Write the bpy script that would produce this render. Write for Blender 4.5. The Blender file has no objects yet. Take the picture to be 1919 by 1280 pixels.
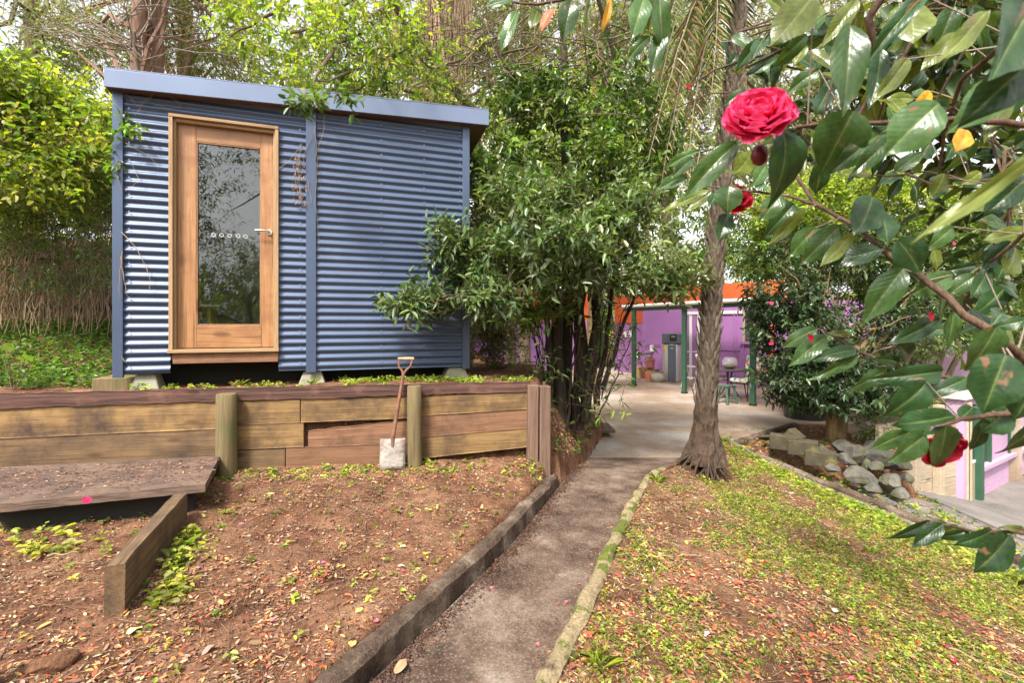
import bpy, math, random
import numpy as np
from mathutils import Vector, Matrix, noise
# ---------------------------------------------------------------- camera, sky, sun, exposure
sc = bpy.context.scene
F = 906.0; CZ = 1.77
cam_d = bpy.data.cameras.new("camera"); cam = bpy.data.objects.new("camera", cam_d)
sc.collection.objects.link(cam); sc.camera = cam
cam.location = (0, 0, CZ); cam.rotation_euler = (math.radians(90), 0, 0)
cam_d.sensor_width = 36; cam_d.lens = F / 1919 * 36
cam_d.shift_y = -0.0156; cam_d.clip_start = 0.05; cam_d.clip_end = 600
cam_d.dof.use_dof = True; cam_d.dof.focus_distance = 3.6; cam_d.dof.aperture_fstop = 9
SUN_EL, SUN_AZ = 52, 205          # degrees; azimuth clockwise from +Y (behind the camera, to its left)
world = bpy.data.worlds.new("World"); sc.world = world; world.use_nodes = True
wn = world.node_tree.nodes; wl = world.node_tree.links
bg = wn['Background']; sky = wn.new('ShaderNodeTexSky'); sky.sky_type = 'NISHITA'; sky.sun_disc = False
sky.sun_elevation = math.radians(SUN_EL); sky.sun_rotation = math.radians(SUN_AZ)
sky.air_density = 1.0; sky.dust_density = 4.0; sky.ozone_density = 1.0; sky.altitude = 100
hs = wn.new('ShaderNodeHueSaturation'); hs.inputs['Saturation'].default_value = 0.10
wl.new(sky.outputs[0], hs.inputs['Color']); wl.new(hs.outputs[0], bg.inputs['Color'])
bg.inputs['Strength'].default_value = 0.085
sl = bpy.data.lights.new("sun", 'SUN'); sun = bpy.data.objects.new("sun", sl); sc.collection.objects.link(sun)
sl.energy = 1.5; sl.angle = math.radians(10); sl.color = (1, .92, .79)
_a = math.radians(SUN_AZ); _e = math.radians(SUN_EL)
_sd = Vector((math.sin(_a)*math.cos(_e), math.cos(_a)*math.cos(_e), math.sin(_e)))
sun.rotation_euler = _sd.to_track_quat('Z', 'Y').to_euler(); sun.location = _sd*50
sc.view_settings.view_transform = 'Standard'; sc.view_settings.look = 'None'
sc.view_settings.exposure = 2.28; sc.view_settings.gamma = 1
sc.render.engine = 'CYCLES'
sc.cycles.max_bounces = 8; sc.cycles.transparent_max_bounces = 12; sc.cycles.transmission_bounces = 4
sc.cycles.use_denoising = True
rng = np.random.default_rng(7); random.seed(7)
C = sc.collection

# ---------------------------------------------------------------- helpers
def P(u, v, Y): return Vector(((u-960)*Y/F, Y, CZ-(v-610)*Y/F))
def zat(v, Y): return CZ-(v-610)*Y/F
def on_line(u, p0, d):
    k = (u-960)/F
    return (k*p0[1]-p0[0])/(d[0]-k*d[1])

def tag(o, label=None, cat=None, group=None, kind=None):
    if label: o['label'] = label
    if cat: o['category'] = cat
    if group: o['group'] = group
    if kind: o['kind'] = kind
    return o
def thing(name, label, cat, loc=(0,0,0), group=None):
    o = bpy.data.objects.new(name, None); C.objects.link(o); o.location = loc; o.empty_display_size = .1
    return tag(o, label, cat, group)
def rootloc(p):
    v = Vector((0,0,0))
    while p is not None: v += p.location; p = p.parent
    return v
def attach(o, parent):
    if parent is not None:
        o.parent = parent
        o.location = Vector(o.location) - rootloc(parent)
    return o
def place(name, me, m=None, parent=None, loc=None, rot=None):
    o = bpy.data.objects.new(name, me); C.objects.link(o)
    if m is not None:
        if not me.materials: me.materials.append(m)
    if loc is not None: o.location = loc
    if rot is not None:
        if isinstance(rot, Matrix): o.rotation_euler = rot.to_euler()
        else: o.rotation_euler = rot
    return attach(o, parent)
def recenter(co):
    mn = co.min(0); mx = co.max(0)
    return np.array([(mn[0]+mx[0])/2, (mn[1]+mx[1])/2, mn[2]])
class MB:
    def __init__(s): s.v = []; s.f = []; s.sm = []
    def add(s, vs, fs, smooth=False):
        n = len(s.v); s.v += [tuple(v) for v in vs]; s.f += [tuple(i+n for i in f) for f in fs]; s.sm += [smooth]*len(fs)
    def box(s, c, size, R=None):
        hx, hy, hz = [a/2 for a in size]
        vs = [Vector((x,y,z)) for x in (-hx,hx) for y in (-hy,hy) for z in (-hz,hz)]
        if R is not None: vs = [R @ v for v in vs]
        vs = [v+Vector(c) for v in vs]
        s.add(vs, [(0,1,3,2),(4,6,7,5),(0,4,5,1),(2,3,7,6),(0,2,6,4),(1,5,7,3)])
        return s
    def hexa(s, a):   # 8 corners: bottom ring 4, top ring 4
        s.add(a, [(3,2,1,0),(4,5,6,7),(0,1,5,4),(1,2,6,5),(2,3,7,6),(3,0,4,7)]); return s
    def tube(s, pts, rad, n=8, cap=True, wob=0.0):
        pts = [Vector(p) for p in pts]
        if not hasattr(rad, '__len__'): rad = [rad]*len(pts)
        up = Vector((0,0,1)); vs = []; fs = []
        d0 = (pts[1]-pts[0]).normalized()
        a = d0.cross(up) if abs(d0.z) < .95 else d0.cross(Vector((1,0,0)))
        a.normalize()
        for i, p in enumerate(pts):
            d = (pts[min(i+1,len(pts)-1)]-pts[max(i-1,0)]).normalized()
            a = (a-d*a.dot(d)).normalized(); b = d.cross(a)
            for k in range(n):
                t = 2*math.pi*k/n; r = rad[i]*(1+(random.uniform(-wob,wob) if wob else 0))
                vs.append(p+a*math.cos(t)*r+b*math.sin(t)*r)
        for i in range(len(pts)-1):
            for k in range(n):
                k2 = (k+1) % n
                fs.append((i*n+k, i*n+k2, (i+1)*n+k2, (i+1)*n+k))
        if cap:
            fs.append(tuple(range(n))[::-1]); fs.append(tuple((len(pts)-1)*n+k for k in range(n)))
        s.add(vs, fs, True); return s
    def lathe(s, c, prof, n=20):
        vs = []; fs = []
        for r, z in prof:
            for k in range(n):
                t = 2*math.pi*k/n; vs.append((c[0]+r*math.cos(t), c[1]+r*math.sin(t), c[2]+z))
        for i in range(len(prof)-1):
            for k in range(n):
                k2 = (k+1) % n; fs.append((i*n+k, i*n+k2, (i+1)*n+k2, (i+1)*n+k))
        fs.append(tuple(range(n))[::-1]); fs.append(tuple((len(prof)-1)*n+k for k in range(n)))
        s.add(vs, fs, True); return s
    def build(s, name, m, parent=None, smooth=None, bevel=0):
        co = np.array(s.v, dtype=float); c = recenter(co); co = co-c
        me = bpy.data.meshes.new(name); me.from_pydata([tuple(x) for x in co], [], s.f); me.validate()
        if len(me.polygons) == len(s.sm):
            me.polygons.foreach_set('use_smooth', s.sm if smooth is None else [smooth]*len(s.sm))
        me.materials.append(m)
        o = place(name, me, None, parent, loc=Vector(c))
        if any(s.sm) and smooth is None:
            try:
                me.set_sharp_from_angle(angle=math.radians(50))
            except Exception: pass
        if bevel:
            b = o.modifiers.new('bevel', 'BEVEL'); b.width = bevel; b.segments = 2; b.limit_method = 'ANGLE'
        return o
def npmesh(name, co, faces, m, parent=None, col=None, smooth=False, center=True):
    """co (N,3); faces (M,k) uniform; col (N,3) point colour"""
    co = np.asarray(co, dtype=np.float64); faces = np.asarray(faces, dtype=np.int32)
    c = recenter(co) if center else np.zeros(3)
    co = co-c
    me = bpy.data.meshes.new(name)
    me.vertices.add(len(co)); me.vertices.foreach_set('co', co.astype(np.float32).ravel())
    M, k = faces.shape
    me.loops.add(M*k); me.loops.foreach_set('vertex_index', faces.ravel())
    me.polygons.add(M); me.polygons.foreach_set('loop_start', np.arange(0, M*k, k, dtype=np.int32))
    me.polygons.foreach_set('loop_total', np.full(M, k, dtype=np.int32))
    if smooth: me.polygons.foreach_set('use_smooth', np.ones(M, dtype=bool))
    me.update(calc_edges=True)
    if col is not None:
        a = me.color_attributes.new('Col', 'FLOAT_COLOR', 'POINT')
        a.data.foreach_set('color', np.concatenate([col, np.ones((len(col),1))], 1).astype(np.float32).ravel())
    me.materials.append(m)
    return place(name, me, None, parent, loc=Vector(c))
def norm(a): return a/np.maximum(np.linalg.norm(a, axis=1, keepdims=True), 1e-9)
def leaves(name, B, D, Nn, L, W, col, m, parent=None, fold=.25, quad=True, droop=.15):
    """cloud of leaves with a folded midrib: B base, D direction, Nn normal"""
    n = len(B); D = norm(D); S = norm(np.cross(D, Nn)); U = np.cross(S, D)
    L = np.broadcast_to(np.asarray(L, float), (n,))[:,None]; W = np.broadcast_to(np.asarray(W, float), (n,))[:,None]
    dz = np.array([[0,0,-1.0]])
    tip = B+D*L+dz*L*droop
    if quad:
        r1 = B+D*L*.28+S*W*.46+U*W*fold; r2 = B+D*L*.68+S*W*.40+U*W*fold+dz*L*droop*.4
        l1 = B+D*L*.28-S*W*.46+U*W*fold; l2 = B+D*L*.68-S*W*.40+U*W*fold+dz*L*droop*.4
        co = np.stack([B, r1, r2, tip, l2, l1], 1).reshape(-1,3)
        i = np.arange(n)[:,None]*6
        f = np.concatenate([i+[0,1,2,3], i+[0,3,4,5]], 1).reshape(-1,4); k = 6
    else:
        r1 = B+D*L*.45+S*W*.5+U*W*fold; l1 = B+D*L*.45-S*W*.5+U*W*fold
        co = np.stack([B, r1, tip, l1], 1).reshape(-1,3)
        i = np.arange(n)[:,None]*4
        f = np.concatenate([i+[0,1,2], i+[0,2,3]], 1).reshape(-1,3); k = 4
    return npmesh(name, co, f, m, parent, np.repeat(col, k, 0))
def sticks(name, A, Bp, r, m, parent=None, r2=None):
    n = len(A); D = norm(Bp-A); up = np.where(np.abs(D[:,2:3]) < .9, np.array([[0,0,1.0]]), np.array([[1.0,0,0]]))
    S = norm(np.cross(D, up)); U = np.cross(S, D)
    r = np.broadcast_to(np.asarray(r, float), (n,))[:,None]; r2 = r*.5 if r2 is None else np.broadcast_to(np.asarray(r2, float), (n,))[:,None]
    vs = []
    for P0, rr in ((A, r), (Bp, r2)):
        for t in (0, 2.09, 4.19): vs.append(P0+S*math.cos(t)*rr+U*math.sin(t)*rr)
    co = np.stack(vs, 1).reshape(-1,3); i = np.arange(n)[:,None]*6
    f = np.concatenate([i+[0,1,4,3], i+[1,2,5,4], i+[2,0,3,5]], 1).reshape(-1,4)
    return npmesh(name, co, f, m, parent, smooth=True)
def wn3(p, s=1.0, o=0.0):     # cheap smooth noise, vectorised
    x, y, z = p[:,0]*s+o, p[:,1]*s-o*.7, p[:,2]*s+o*.3
    return (np.sin(1.7*x+1.3*np.sin(1.1*y+.5))+np.sin(2.1*y+1.7*np.sin(.9*z))+np.sin(1.9*z+1.5*np.sin(1.3*x+1.0))+.6*np.sin(3.9*x+2.7*z)+.6*np.sin(4.3*y-3.1*x))/4.2
def palette(n, cols, w=None, jit=.18):
    cols = np.array(cols, float); i = rng.choice(len(cols), n, p=w)
    return np.clip(cols[i]*(1+rng.normal(0, jit, (n,1)))*(1+rng.normal(0, jit*.35, (n,3))), .003, .95)
def ell_pts(n, c, r, shell=.0, hole=-.25, ns=1.6, seed=0.):
    out = np.zeros((0,3))
    while len(out) < n:
        q = rng.normal(0, 1, (n*3, 3)); q = norm(q)
        rad = rng.uniform(shell**3, 1, (len(q),1))**(1/3.)
        # uneven outline
        rad = rad*(1+.28*wn3(q, 2.3, seed)[:,None])
        q = q*rad; w = np.array(c)+q*np.array(r)
        keep = wn3(w, ns, seed) > hole
        out = np.concatenate([out, w[keep]])
    return out[:n]
def crown(name, ells, L, cols, m, parent, tw=None, k=9, tl=.35, ar=.4, hole=-.3, shell=.35, seed=0., up=.25, quad=True, droop=.2, jit=.2, flat=.5, twr=.004, ns=1.6):
    """ells: list of (centre, radii, n_twigs, cols or None). A twig carries k leaves."""
    Bs=[]; Ds=[]; Ns=[]; Ls=[]; Cs=[]; TA=[]; TB=[]
    for j, e in enumerate(ells):
        c, r, nt = e[0], e[1], e[2]; cc = e[3] if len(e) > 3 and e[3] is not None else cols
        p = ell_pts(nt, c, r, shell, hole, ns, seed+j*3.1)
        out = norm((p-np.array(c))/np.array(r))
        d = norm(out+rng.normal(0,.55,(nt,3))+np.array([0,0,up]))
        tln = tl*rng.uniform(.6,1.3,(nt,1)); a = p-d*tln*.5; b = p+d*tln*.5
        TA.append(a); TB.append(b)
        side0 = norm(np.cross(d, rng.normal(0,1,(nt,3)))); side1 = np.cross(d, side0)
        tc = palette(nt, cc, None, jit)
        for i in range(k):
            t = (i+.7)/k; ph = i*2.4
            s = side0*math.cos(ph)+side1*math.sin(ph)
            Bs.append(a+(b-a)*t)
            dd = norm(d*.55+s*.85+rng.normal(0,.2,(nt,3))); Ds.append(dd)
            nn = np.array([[0,0,1.0]])*flat+rng.normal(0,.45,(nt,3))+d*.3; Ns.append(nn)
            Ls.append(L*rng.uniform(.6,1.25,nt)); Cs.append(np.clip(tc*(1+rng.normal(0,.12,(nt,1))),.002,.9))
    B=np.concatenate(Bs); D=np.concatenate(Ds); N_=np.concatenate(Ns); LL=np.concatenate(Ls); Cc=np.concatenate(Cs)
    o = leaves(name, B, D, N_, LL, LL*ar, Cc, m, parent, quad=quad, droop=droop)
    tag(o, kind='stuff')
    if tw is not None:
        t_ = sticks('twigs', np.concatenate(TA), np.concatenate(TB), twr, tw, parent); tag(t_, kind='stuff')
    return o
def bend(a, b, n=6, sag=0., j=.0):
    a=Vector(a); b=Vector(b); L=(b-a).length; out=[]
    for i in range(n+1):
        t=i/n; p=a.lerp(b,t); p.z += sag*math.sin(math.pi*t)
        if 0<i<n: p += Vector((random.uniform(-1,1),random.uniform(-1,1),random.uniform(-1,1)))*j*L
        out.append(p)
    return out
def taper(n, r0, r1, pw=1.): return [r0+(r1-r0)*(i/(n-1))**pw for i in range(n)]

# ---------------------------------------------------------------- materials
def newmat(name):
    m = bpy.data.materials.new(name); m.use_nodes = True
    return m, m.node_tree.nodes, m.node_tree.links, m.node_tree.nodes['Principled BSDF']
def ramp(N, stops):
    r = N.new('ShaderNodeValToRGB'); e = r.color_ramp.elements
    while len(e) < len(stops): e.new(.5)
    for i, (p, c) in enumerate(stops): e[i].position = p; e[i].color = (*c, 1)
    return r
def plain(name, c, rough=.6, var=.12, scale=8., metal=0., bump=.0, bscale=60., dirt=None, spec=.5, randobj=0., stretch=(1,1,1)):
    """painted / cast surface: large blotches, fine grain and optional dirt"""
    m,N,L,b = newmat(name)
    tc = N.new('ShaderNodeTexCoord'); mp = N.new('ShaderNodeMapping'); mp.inputs['Scale'].default_value = stretch; L.new(tc.outputs['Object'], mp.inputs[0])
    n1 = N.new('ShaderNodeTexNoise'); n1.inputs['Scale'].default_value = scale; n1.inputs['Detail'].default_value = 8; L.new(mp.outputs[0], n1.inputs['Vector'])
    r = ramp(N, [(.3,tuple(x*(1-var) for x in c)),(.7,tuple(min(1,x*(1+var)) for x in c))]); L.new(n1.outputs[0], r.inputs[0]); out = r.outputs[0]
    if dirt:
        n2 = N.new('ShaderNodeTexNoise'); n2.inputs['Scale'].default_value = scale*.45; n2.inputs['Detail'].default_value = 12; n2.inputs['Roughness'].default_value=.7
        L.new(mp.outputs[0], n2.inputs['Vector'])
        r2 = ramp(N, [(dirt[1],(0,0,0)),(dirt[1]+.15,(1,1,1))]); L.new(n2.outputs[0], r2.inputs[0])
        mx = N.new('ShaderNodeMixRGB'); L.new(r2.outputs[0], mx.inputs[0]); L.new(out, mx.inputs[1]); mx.inputs[2].default_value=(*dirt[0],1); out = mx.outputs[0]
    if randobj:
        oi = N.new('ShaderNodeObjectInfo'); mr = N.new('ShaderNodeMapRange'); L.new(oi.outputs['Random'], mr.inputs[0]); mr.inputs[3].default_value=1-randobj; mr.inputs[4].default_value=1+randobj
        vm = N.new('ShaderNodeVectorMath'); vm.operation='SCALE'; L.new(out, vm.inputs[0]); L.new(mr.outputs[0], vm.inputs['Scale']); out = vm.outputs[0]
    L.new(out, b.inputs['Base Color']); b.inputs['Roughness'].default_value = rough; b.inputs['Metallic'].default_value = metal
    b.inputs['Specular IOR Level'].default_value = spec
    if bump:
        n3 = N.new('ShaderNodeTexNoise'); n3.inputs['Scale'].default_value = bscale; n3.inputs['Detail'].default_value = 6; L.new(mp.outputs[0], n3.inputs['Vector'])
        bp = N.new('ShaderNodeBump'); bp.inputs['Strength'].default_value = bump; bp.inputs['Distance'].default_value=.01; L.new(n3.outputs[0], bp.inputs['Height']); L.new(bp.outputs[0], b.inputs['Normal'])
    return m
def wood(name, c1, c2, stain=None, st=.55, axis=0, rough=.75, grain=1., bump=.5, randobj=.15, moss=None):
    m,N,L,b = newmat(name)
    tc = N.new('ShaderNodeTexCoord'); mp = N.new('ShaderNodeMapping'); s=[34,34,34]; s[axis]=1.5
    mp.inputs['Scale'].default_value = [x*grain for x in s]; L.new(tc.outputs['Object'], mp.inputs[0])
    oi = N.new('ShaderNodeObjectInfo'); vs = N.new('ShaderNodeVectorMath'); vs.operation='SCALE'; vs.inputs['Scale'].default_value=37
    cb = N.new('ShaderNodeCombineXYZ')
    for i in range(3): L.new(oi.outputs['Random'], cb.inputs[i])
    L.new(cb.outputs[0], vs.inputs[0]); L.new(vs.outputs[0], mp.inputs['Location'])
    n1 = N.new('ShaderNodeTexNoise'); n1.inputs['Scale'].default_value=1.6; n1.inputs['Detail'].default_value=9; n1.inputs['Roughness'].default_value=.65; n1.inputs['Distortion'].default_value=.6
    L.new(mp.outputs[0], n1.inputs['Vector']); r = ramp(N, [(.28,c1),(.72,c2)]); L.new(n1.outputs[0], r.inputs[0]); out=r.outputs[0]
    mp2 = N.new('ShaderNodeMapping'); L.new(tc.outputs['Object'], mp2.inputs[0]); L.new(vs.outputs[0], mp2.inputs['Location'])
    # fine dark cracks and end-to-end streaks
    mp3 = N.new('ShaderNodeMapping'); s3=[70,70,70]; s3[axis]=1.1; mp3.inputs['Scale'].default_value=s3; L.new(tc.outputs['Object'], mp3.inputs[0]); L.new(vs.outputs[0], mp3.inputs['Location'])
    n5 = N.new('ShaderNodeTexNoise'); n5.inputs['Scale'].default_value=1.; n5.inputs['Detail'].default_value=4; L.new(mp3.outputs[0], n5.inputs['Vector'])
    r5 = ramp(N, [(.30,(.25,.22,.2)),(.40,(1,1,1)),(.62,(1,1,1)),(.74,(1.25,1.2,1.1))]); L.new(n5.outputs[0], r5.inputs[0])
    m5 = N.new('ShaderNodeMixRGB'); m5.blend_type='MULTIPLY'; m5.inputs[0].default_value=.75; L.new(out, m5.inputs[1]); L.new(r5.outputs[0], m5.inputs[2]); out = m5.outputs[0]
    # knots
    mp4 = N.new('ShaderNodeMapping'); s4=[5,5,5]; s4[axis]=1.6; mp4.inputs['Scale'].default_value=s4; L.new(tc.outputs['Object'], mp4.inputs[0]); L.new(vs.outputs[0], mp4.inputs['Location'])
    vk = N.new('ShaderNodeTexVoronoi'); vk.inputs['Scale'].default_value=1.; L.new(mp4.outputs[0], vk.inputs['Vector'])
    rk = ramp(N, [(.05,(.25,.2,.17)),(.10,(.55,.48,.42)),(.15,(1,1,1))]); L.new(vk.outputs['Distance'], rk.inputs[0])
    mk = N.new('ShaderNodeMixRGB'); mk.blend_type='MULTIPLY'; mk.inputs[0].default_value=.8; L.new(out, mk.inputs[1]); L.new(rk.outputs[0], mk.inputs[2]); out = mk.outputs[0]
    def blot(col, thr, scale, out, wdt=.14):
        n2 = N.new('ShaderNodeTexNoise'); n2.inputs['Scale'].default_value=scale; n2.inputs['Detail'].default_value=10; n2.inputs['Roughness'].default_value=.65; L.new(mp2.outputs[0], n2.inputs['Vector'])
        r2 = ramp(N, [(thr,(0,0,0)),(thr+wdt,(1,1,1))]); L.new(n2.outputs[0], r2.inputs[0])
        mx = N.new('ShaderNodeMixRGB'); L.new(r2.outputs[0], mx.inputs[0]); L.new(out, mx.inputs[1]); mx.inputs[2].default_value=(*col,1); return mx.outputs[0]
    if stain: out = blot(stain, st-.06, 3.6, out, .26)
    if moss: out = blot(moss, .56, 5., out)
    mr = N.new('ShaderNodeMapRange'); L.new(oi.outputs['Random'], mr.inputs[0]); mr.inputs[3].default_value=1-randobj; mr.inputs[4].default_value=1+randobj
    vm = N.new('ShaderNodeVectorMath'); vm.operation='SCALE'; L.new(out, vm.inputs[0]); L.new(mr.outputs[0], vm.inputs['Scale'])
    L.new(vm.outputs[0], b.inputs['Base Color']); b.inputs['Roughness'].default_value = rough
    bp = N.new('ShaderNodeBump'); bp.inputs['Strength'].default_value=bump; bp.inputs['Distance'].default_value=.006; L.new(n1.outputs[0], bp.inputs['Height']); L.new(bp.outputs[0], b.inputs['Normal'])
    return m
def leafmat(name, transl=.4, rough=.38, spec=.5, tint=(1.5,1.7,.5)):
    m,N,L,b = newmat(name)
    at = N.new('ShaderNodeAttribute'); at.attribute_name='Col'
    L.new(at.outputs['Color'], b.inputs['Base Color']); b.inputs['Roughness'].default_value=rough; b.inputs['Specular IOR Level'].default_value=spec
    tr = N.new('ShaderNodeBsdfTranslucent'); mu = N.new('ShaderNodeMixRGB'); mu.blend_type='MULTIPLY'; mu.inputs[0].default_value=1; mu.inputs[2].default_value=(*tint,1)
    L.new(at.outputs['Color'], mu.inputs[1]); L.new(mu.outputs[0], tr.inputs[0])
    ms = N.new('ShaderNodeMixShader'); ms.inputs[0].default_value=transl
    L.new(b.outputs[0], ms.inputs[1]); L.new(tr.outputs[0], ms.inputs[2]); L.new(ms.outputs[0], N['Material Output'].inputs[0])
    return m
def attrmat(name, rough=.8, spec=.3):
    m,N,L,b = newmat(name); at = N.new('ShaderNodeAttribute'); at.attribute_name='Col'
    L.new(at.outputs['Color'], b.inputs['Base Color']); b.inputs['Roughness'].default_value=rough; b.inputs['Specular IOR Level'].default_value=spec
    return m
def bark(name, c1, c2, sx=9, sz=2.0, bump=1., rough=.9, moss=None):
    m,N,L,b = newmat(name); tc=N.new('ShaderNodeTexCoord'); mp=N.new('ShaderNodeMapping'); mp.inputs['Scale'].default_value=(sx,sx,sz); L.new(tc.outputs['Object'],mp.inputs[0])
    n=N.new('ShaderNodeTexNoise'); n.inputs['Scale'].default_value=2.2; n.inputs['Detail'].default_value=10; n.inputs['Roughness'].default_value=.7; n.inputs['Distortion'].default_value=.5; L.new(mp.outputs[0],n.inputs['Vector'])
    r=ramp(N,[(.32,c1),(.7,c2)]); L.new(n.outputs[0],r.inputs[0]); out=r.outputs[0]
    if moss:
        n2=N.new('ShaderNodeTexNoise'); n2.inputs['Scale'].default_value=6; n2.inputs['Detail'].default_value=8; L.new(tc.outputs['Object'],n2.inputs['Vector'])
        r2=ramp(N,[(.5,(0,0,0)),(.62,(1,1,1))]); L.new(n2.outputs[0],r2.inputs[0]); mx=N.new('ShaderNodeMixRGB'); L.new(r2.outputs[0],mx.inputs[0]); L.new(out,mx.inputs[1]); mx.inputs[2].default_value=(*moss,1); out=mx.outputs[0]
    L.new(out,b.inputs['Base Color']); b.inputs['Roughness'].default_value=rough; b.inputs['Specular IOR Level'].default_value=.2
    bp=N.new('ShaderNodeBump'); bp.inputs['Strength'].default_value=bump; bp.inputs['Distance'].default_value=.02; L.new(n.outputs[0],bp.inputs['Height']); L.new(bp.outputs[0],b.inputs['Normal'])
    return m
def groundmat(name, stops, scale=3., speck=None, bump=.6, rough=.95, spec=.2, damp=None):
    m,N,L,b = newmat(name); tc=N.new('ShaderNodeTexCoord')
    n=N.new('ShaderNodeTexNoise'); n.inputs['Scale'].default_value=scale; n.inputs['Detail'].default_value=14; n.inputs['Roughness'].default_value=.68; L.new(tc.outputs['Object'],n.inputs['Vector'])
    r=ramp(N,stops); L.new(n.outputs[0],r.inputs[0]); out=r.outputs[0]
    n3=N.new('ShaderNodeTexNoise'); n3.inputs['Scale'].default_value=70; n3.inputs['Detail'].default_value=6; n3.inputs['Roughness'].default_value=.7; L.new(tc.outputs['Object'],n3.inputs['Vector'])
    mr=N.new('ShaderNodeMapRange'); L.new(n3.outputs[0],mr.inputs[0]); mr.inputs[1].default_value=.3; mr.inputs[2].default_value=.7; mr.inputs[3].default_value=.55; mr.inputs[4].default_value=1.45
    vm=N.new('ShaderNodeVectorMath'); vm.operation='SCALE'; L.new(out,vm.inputs[0]); L.new(mr.outputs[0],vm.inputs['Scale']); out=vm.outputs[0]
    if damp:
        nd=N.new('ShaderNodeTexNoise'); nd.inputs['Scale'].default_value=damp[0]; nd.inputs['Detail'].default_value=10; nd.inputs['Roughness'].default_value=.72; L.new(tc.outputs['Object'],nd.inputs['Vector'])
        rd=ramp(N,[(.42,(0,0,0)),(.60,(1,1,1))]); L.new(nd.outputs[0],rd.inputs[0]); md=N.new('ShaderNodeMixRGB'); md.blend_type='MULTIPLY'; L.new(rd.outputs[0],md.inputs[0]); L.new(out,md.inputs[1]); md.inputs[2].default_value=(*damp[1],1); out=md.outputs[0]
    if speck:
        v=N.new('ShaderNodeTexVoronoi'); v.inputs['Scale'].default_value=speck[1]; L.new(tc.outputs['Object'],v.inputs['Vector'])
        r2=ramp(N,[(.18,(1,1,1)),(.4,(0,0,0))]); L.new(v.outputs['Distance'],r2.inputs[0]); mul=N.new('ShaderNodeMath'); mul.operation='MULTIPLY'; L.new(r2.outputs[0],mul.inputs[0]); mul.inputs[1].default_value=speck[2]
        mx=N.new('ShaderNodeMixRGB'); L.new(mul.outputs[0],mx.inputs[0]); L.new(out,mx.inputs[1]); mx.inputs[2].default_value=(*speck[0],1); out=mx.outputs[0]
    L.new(out,b.inputs['Base Color']); b.inputs['Roughness'].default_value=rough; b.inputs['Specular IOR Level'].default_value=spec
    bp=N.new('ShaderNodeBump'); bp.inputs['Strength'].default_value=bump; bp.inputs['Distance'].default_value=.012; L.new(n3.outputs[0],bp.inputs['Height']); L.new(bp.outputs[0],b.inputs['Normal'])
    return m

M = {}
M['soil'] = groundmat('soil', [(.3,(.085,.036,.020)),(.5,(.19,.093,.054)),(.7,(.32,.18,.108))], 2.2, None, 1.1, damp=(5.5,(.5,.45,.42)))
M['litter'] = attrmat('litter', .75)
M['path'] = groundmat('path_concrete', [(.34,(.055,.033,.024)),(.46,(.125,.083,.060)),(.58,(.20,.145,.112)),(.70,(.29,.235,.195))], 2.3, ((.40,.33,.28),60,.28), 1.2, .8, .3, damp=(3.2,(.55,.48,.44)))
M['patio'] = groundmat('patio_concrete', [(.3,(.17,.11,.075)),(.5,(.30,.225,.17)),(.62,(.38,.34,.31)),(.8,(.42,.39,.37))], .8, None, .25, .7, .35)
M['asphalt'] = groundmat('asphalt', [(.3,(.10,.09,.085)),(.7,(.24,.215,.20))], 1.3, None, .5)
M['kerb'] = groundmat('kerb_concrete', [(.32,(.045,.027,.02)),(.5,(.12,.082,.06)),(.68,(.27,.22,.17))], 3.8, None, 1.6)
M['moss'] = groundmat('mossy_concrete', [(.34,(.09,.06,.04)),(.43,(.28,.215,.13)),(.52,(.25,.20,.11)),(.56,(.09,.105,.02)),(.7,(.14,.17,.03))], 4.2, None, 1.)
M['stone'] = plain('stone', (.085,.078,.066), .92, .55, 9, bump=1., bscale=26, dirt=((.055,.058,.022),.47), randobj=.45)
M['block'] = plain('mossy_block', (.055,.045,.025), .9, .3, 9, bump=.7, dirt=((.16,.15,.04),.52))
M['footing'] = plain('footing', (.26,.245,.19), .9, .25, 7, bump=.6, dirt=((.20,.22,.10),.5))
M['blue'] = plain('blue_steel', (.070,.098,.165), .38, .08, 3, metal=.3, dirt=((.12,.14,.18),.60), spec=.45)
M['fascia'] = plain('blue_fascia', (.145,.185,.285), .38, .06, 2, metal=.2, spec=.5, dirt=((.14,.17,.235),.6))  # paler than the wall steel: reflected sky is put into the colour
M['soffit'] = wood('soffit_ply', (.09,.045,.028), (.16,.08,.05))
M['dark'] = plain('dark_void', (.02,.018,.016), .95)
M['jamb'] = wood('pale_jamb', (.26,.155,.075), (.44,.30,.165), stain=(.22,.12,.06), st=.62, axis=2, bump=.25)
M['jambx'] = wood('pale_jamb_across', (.24,.14,.07), (.42,.27,.15), stain=(.22,.12,.06), st=.62, axis=0, bump=.25)
M['doorz'] = wood('door_timber', (.22,.10,.04), (.40,.21,.09), stain=(.20,.085,.035), st=.54, axis=2, rough=.5, bump=.15, randobj=.06)
M['doorx'] = wood('door_timber_across', (.22,.10,.04), (.40,.21,.09), stain=(.20,.085,.035), st=.54, axis=0, rough=.5, bump=.15, randobj=.06)
M['sleeper'] = wood('dark_sleeper', (.020,.010,.009), (.13,.060,.045), stain=(.20,.11,.075), st=.6, rough=.9, bump=1.)
M['plank'] = wood('yellow_plank', (.120,.066,.028), (.32,.195,.074), stain=(.050,.028,.018), st=.49, rough=.85, bump=.5, randobj=.1)
M['plankd'] = wood('brown_plank', (.075,.042,.022), (.19,.115,.055), stain=(.045,.028,.018), st=.5, rough=.9, bump=.6)
M['plankr'] = wood('red_plank', (.13,.06,.034), (.27,.14,.075), stain=(.07,.038,.024), st=.54, rough=.9, bump=.6)
M['plankp'] = wood('pale_weathered_plank', (.28,.22,.155), (.46,.38,.28), stain=(.3,.22,.15), st=.6, rough=.9, bump=.4)
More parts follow.
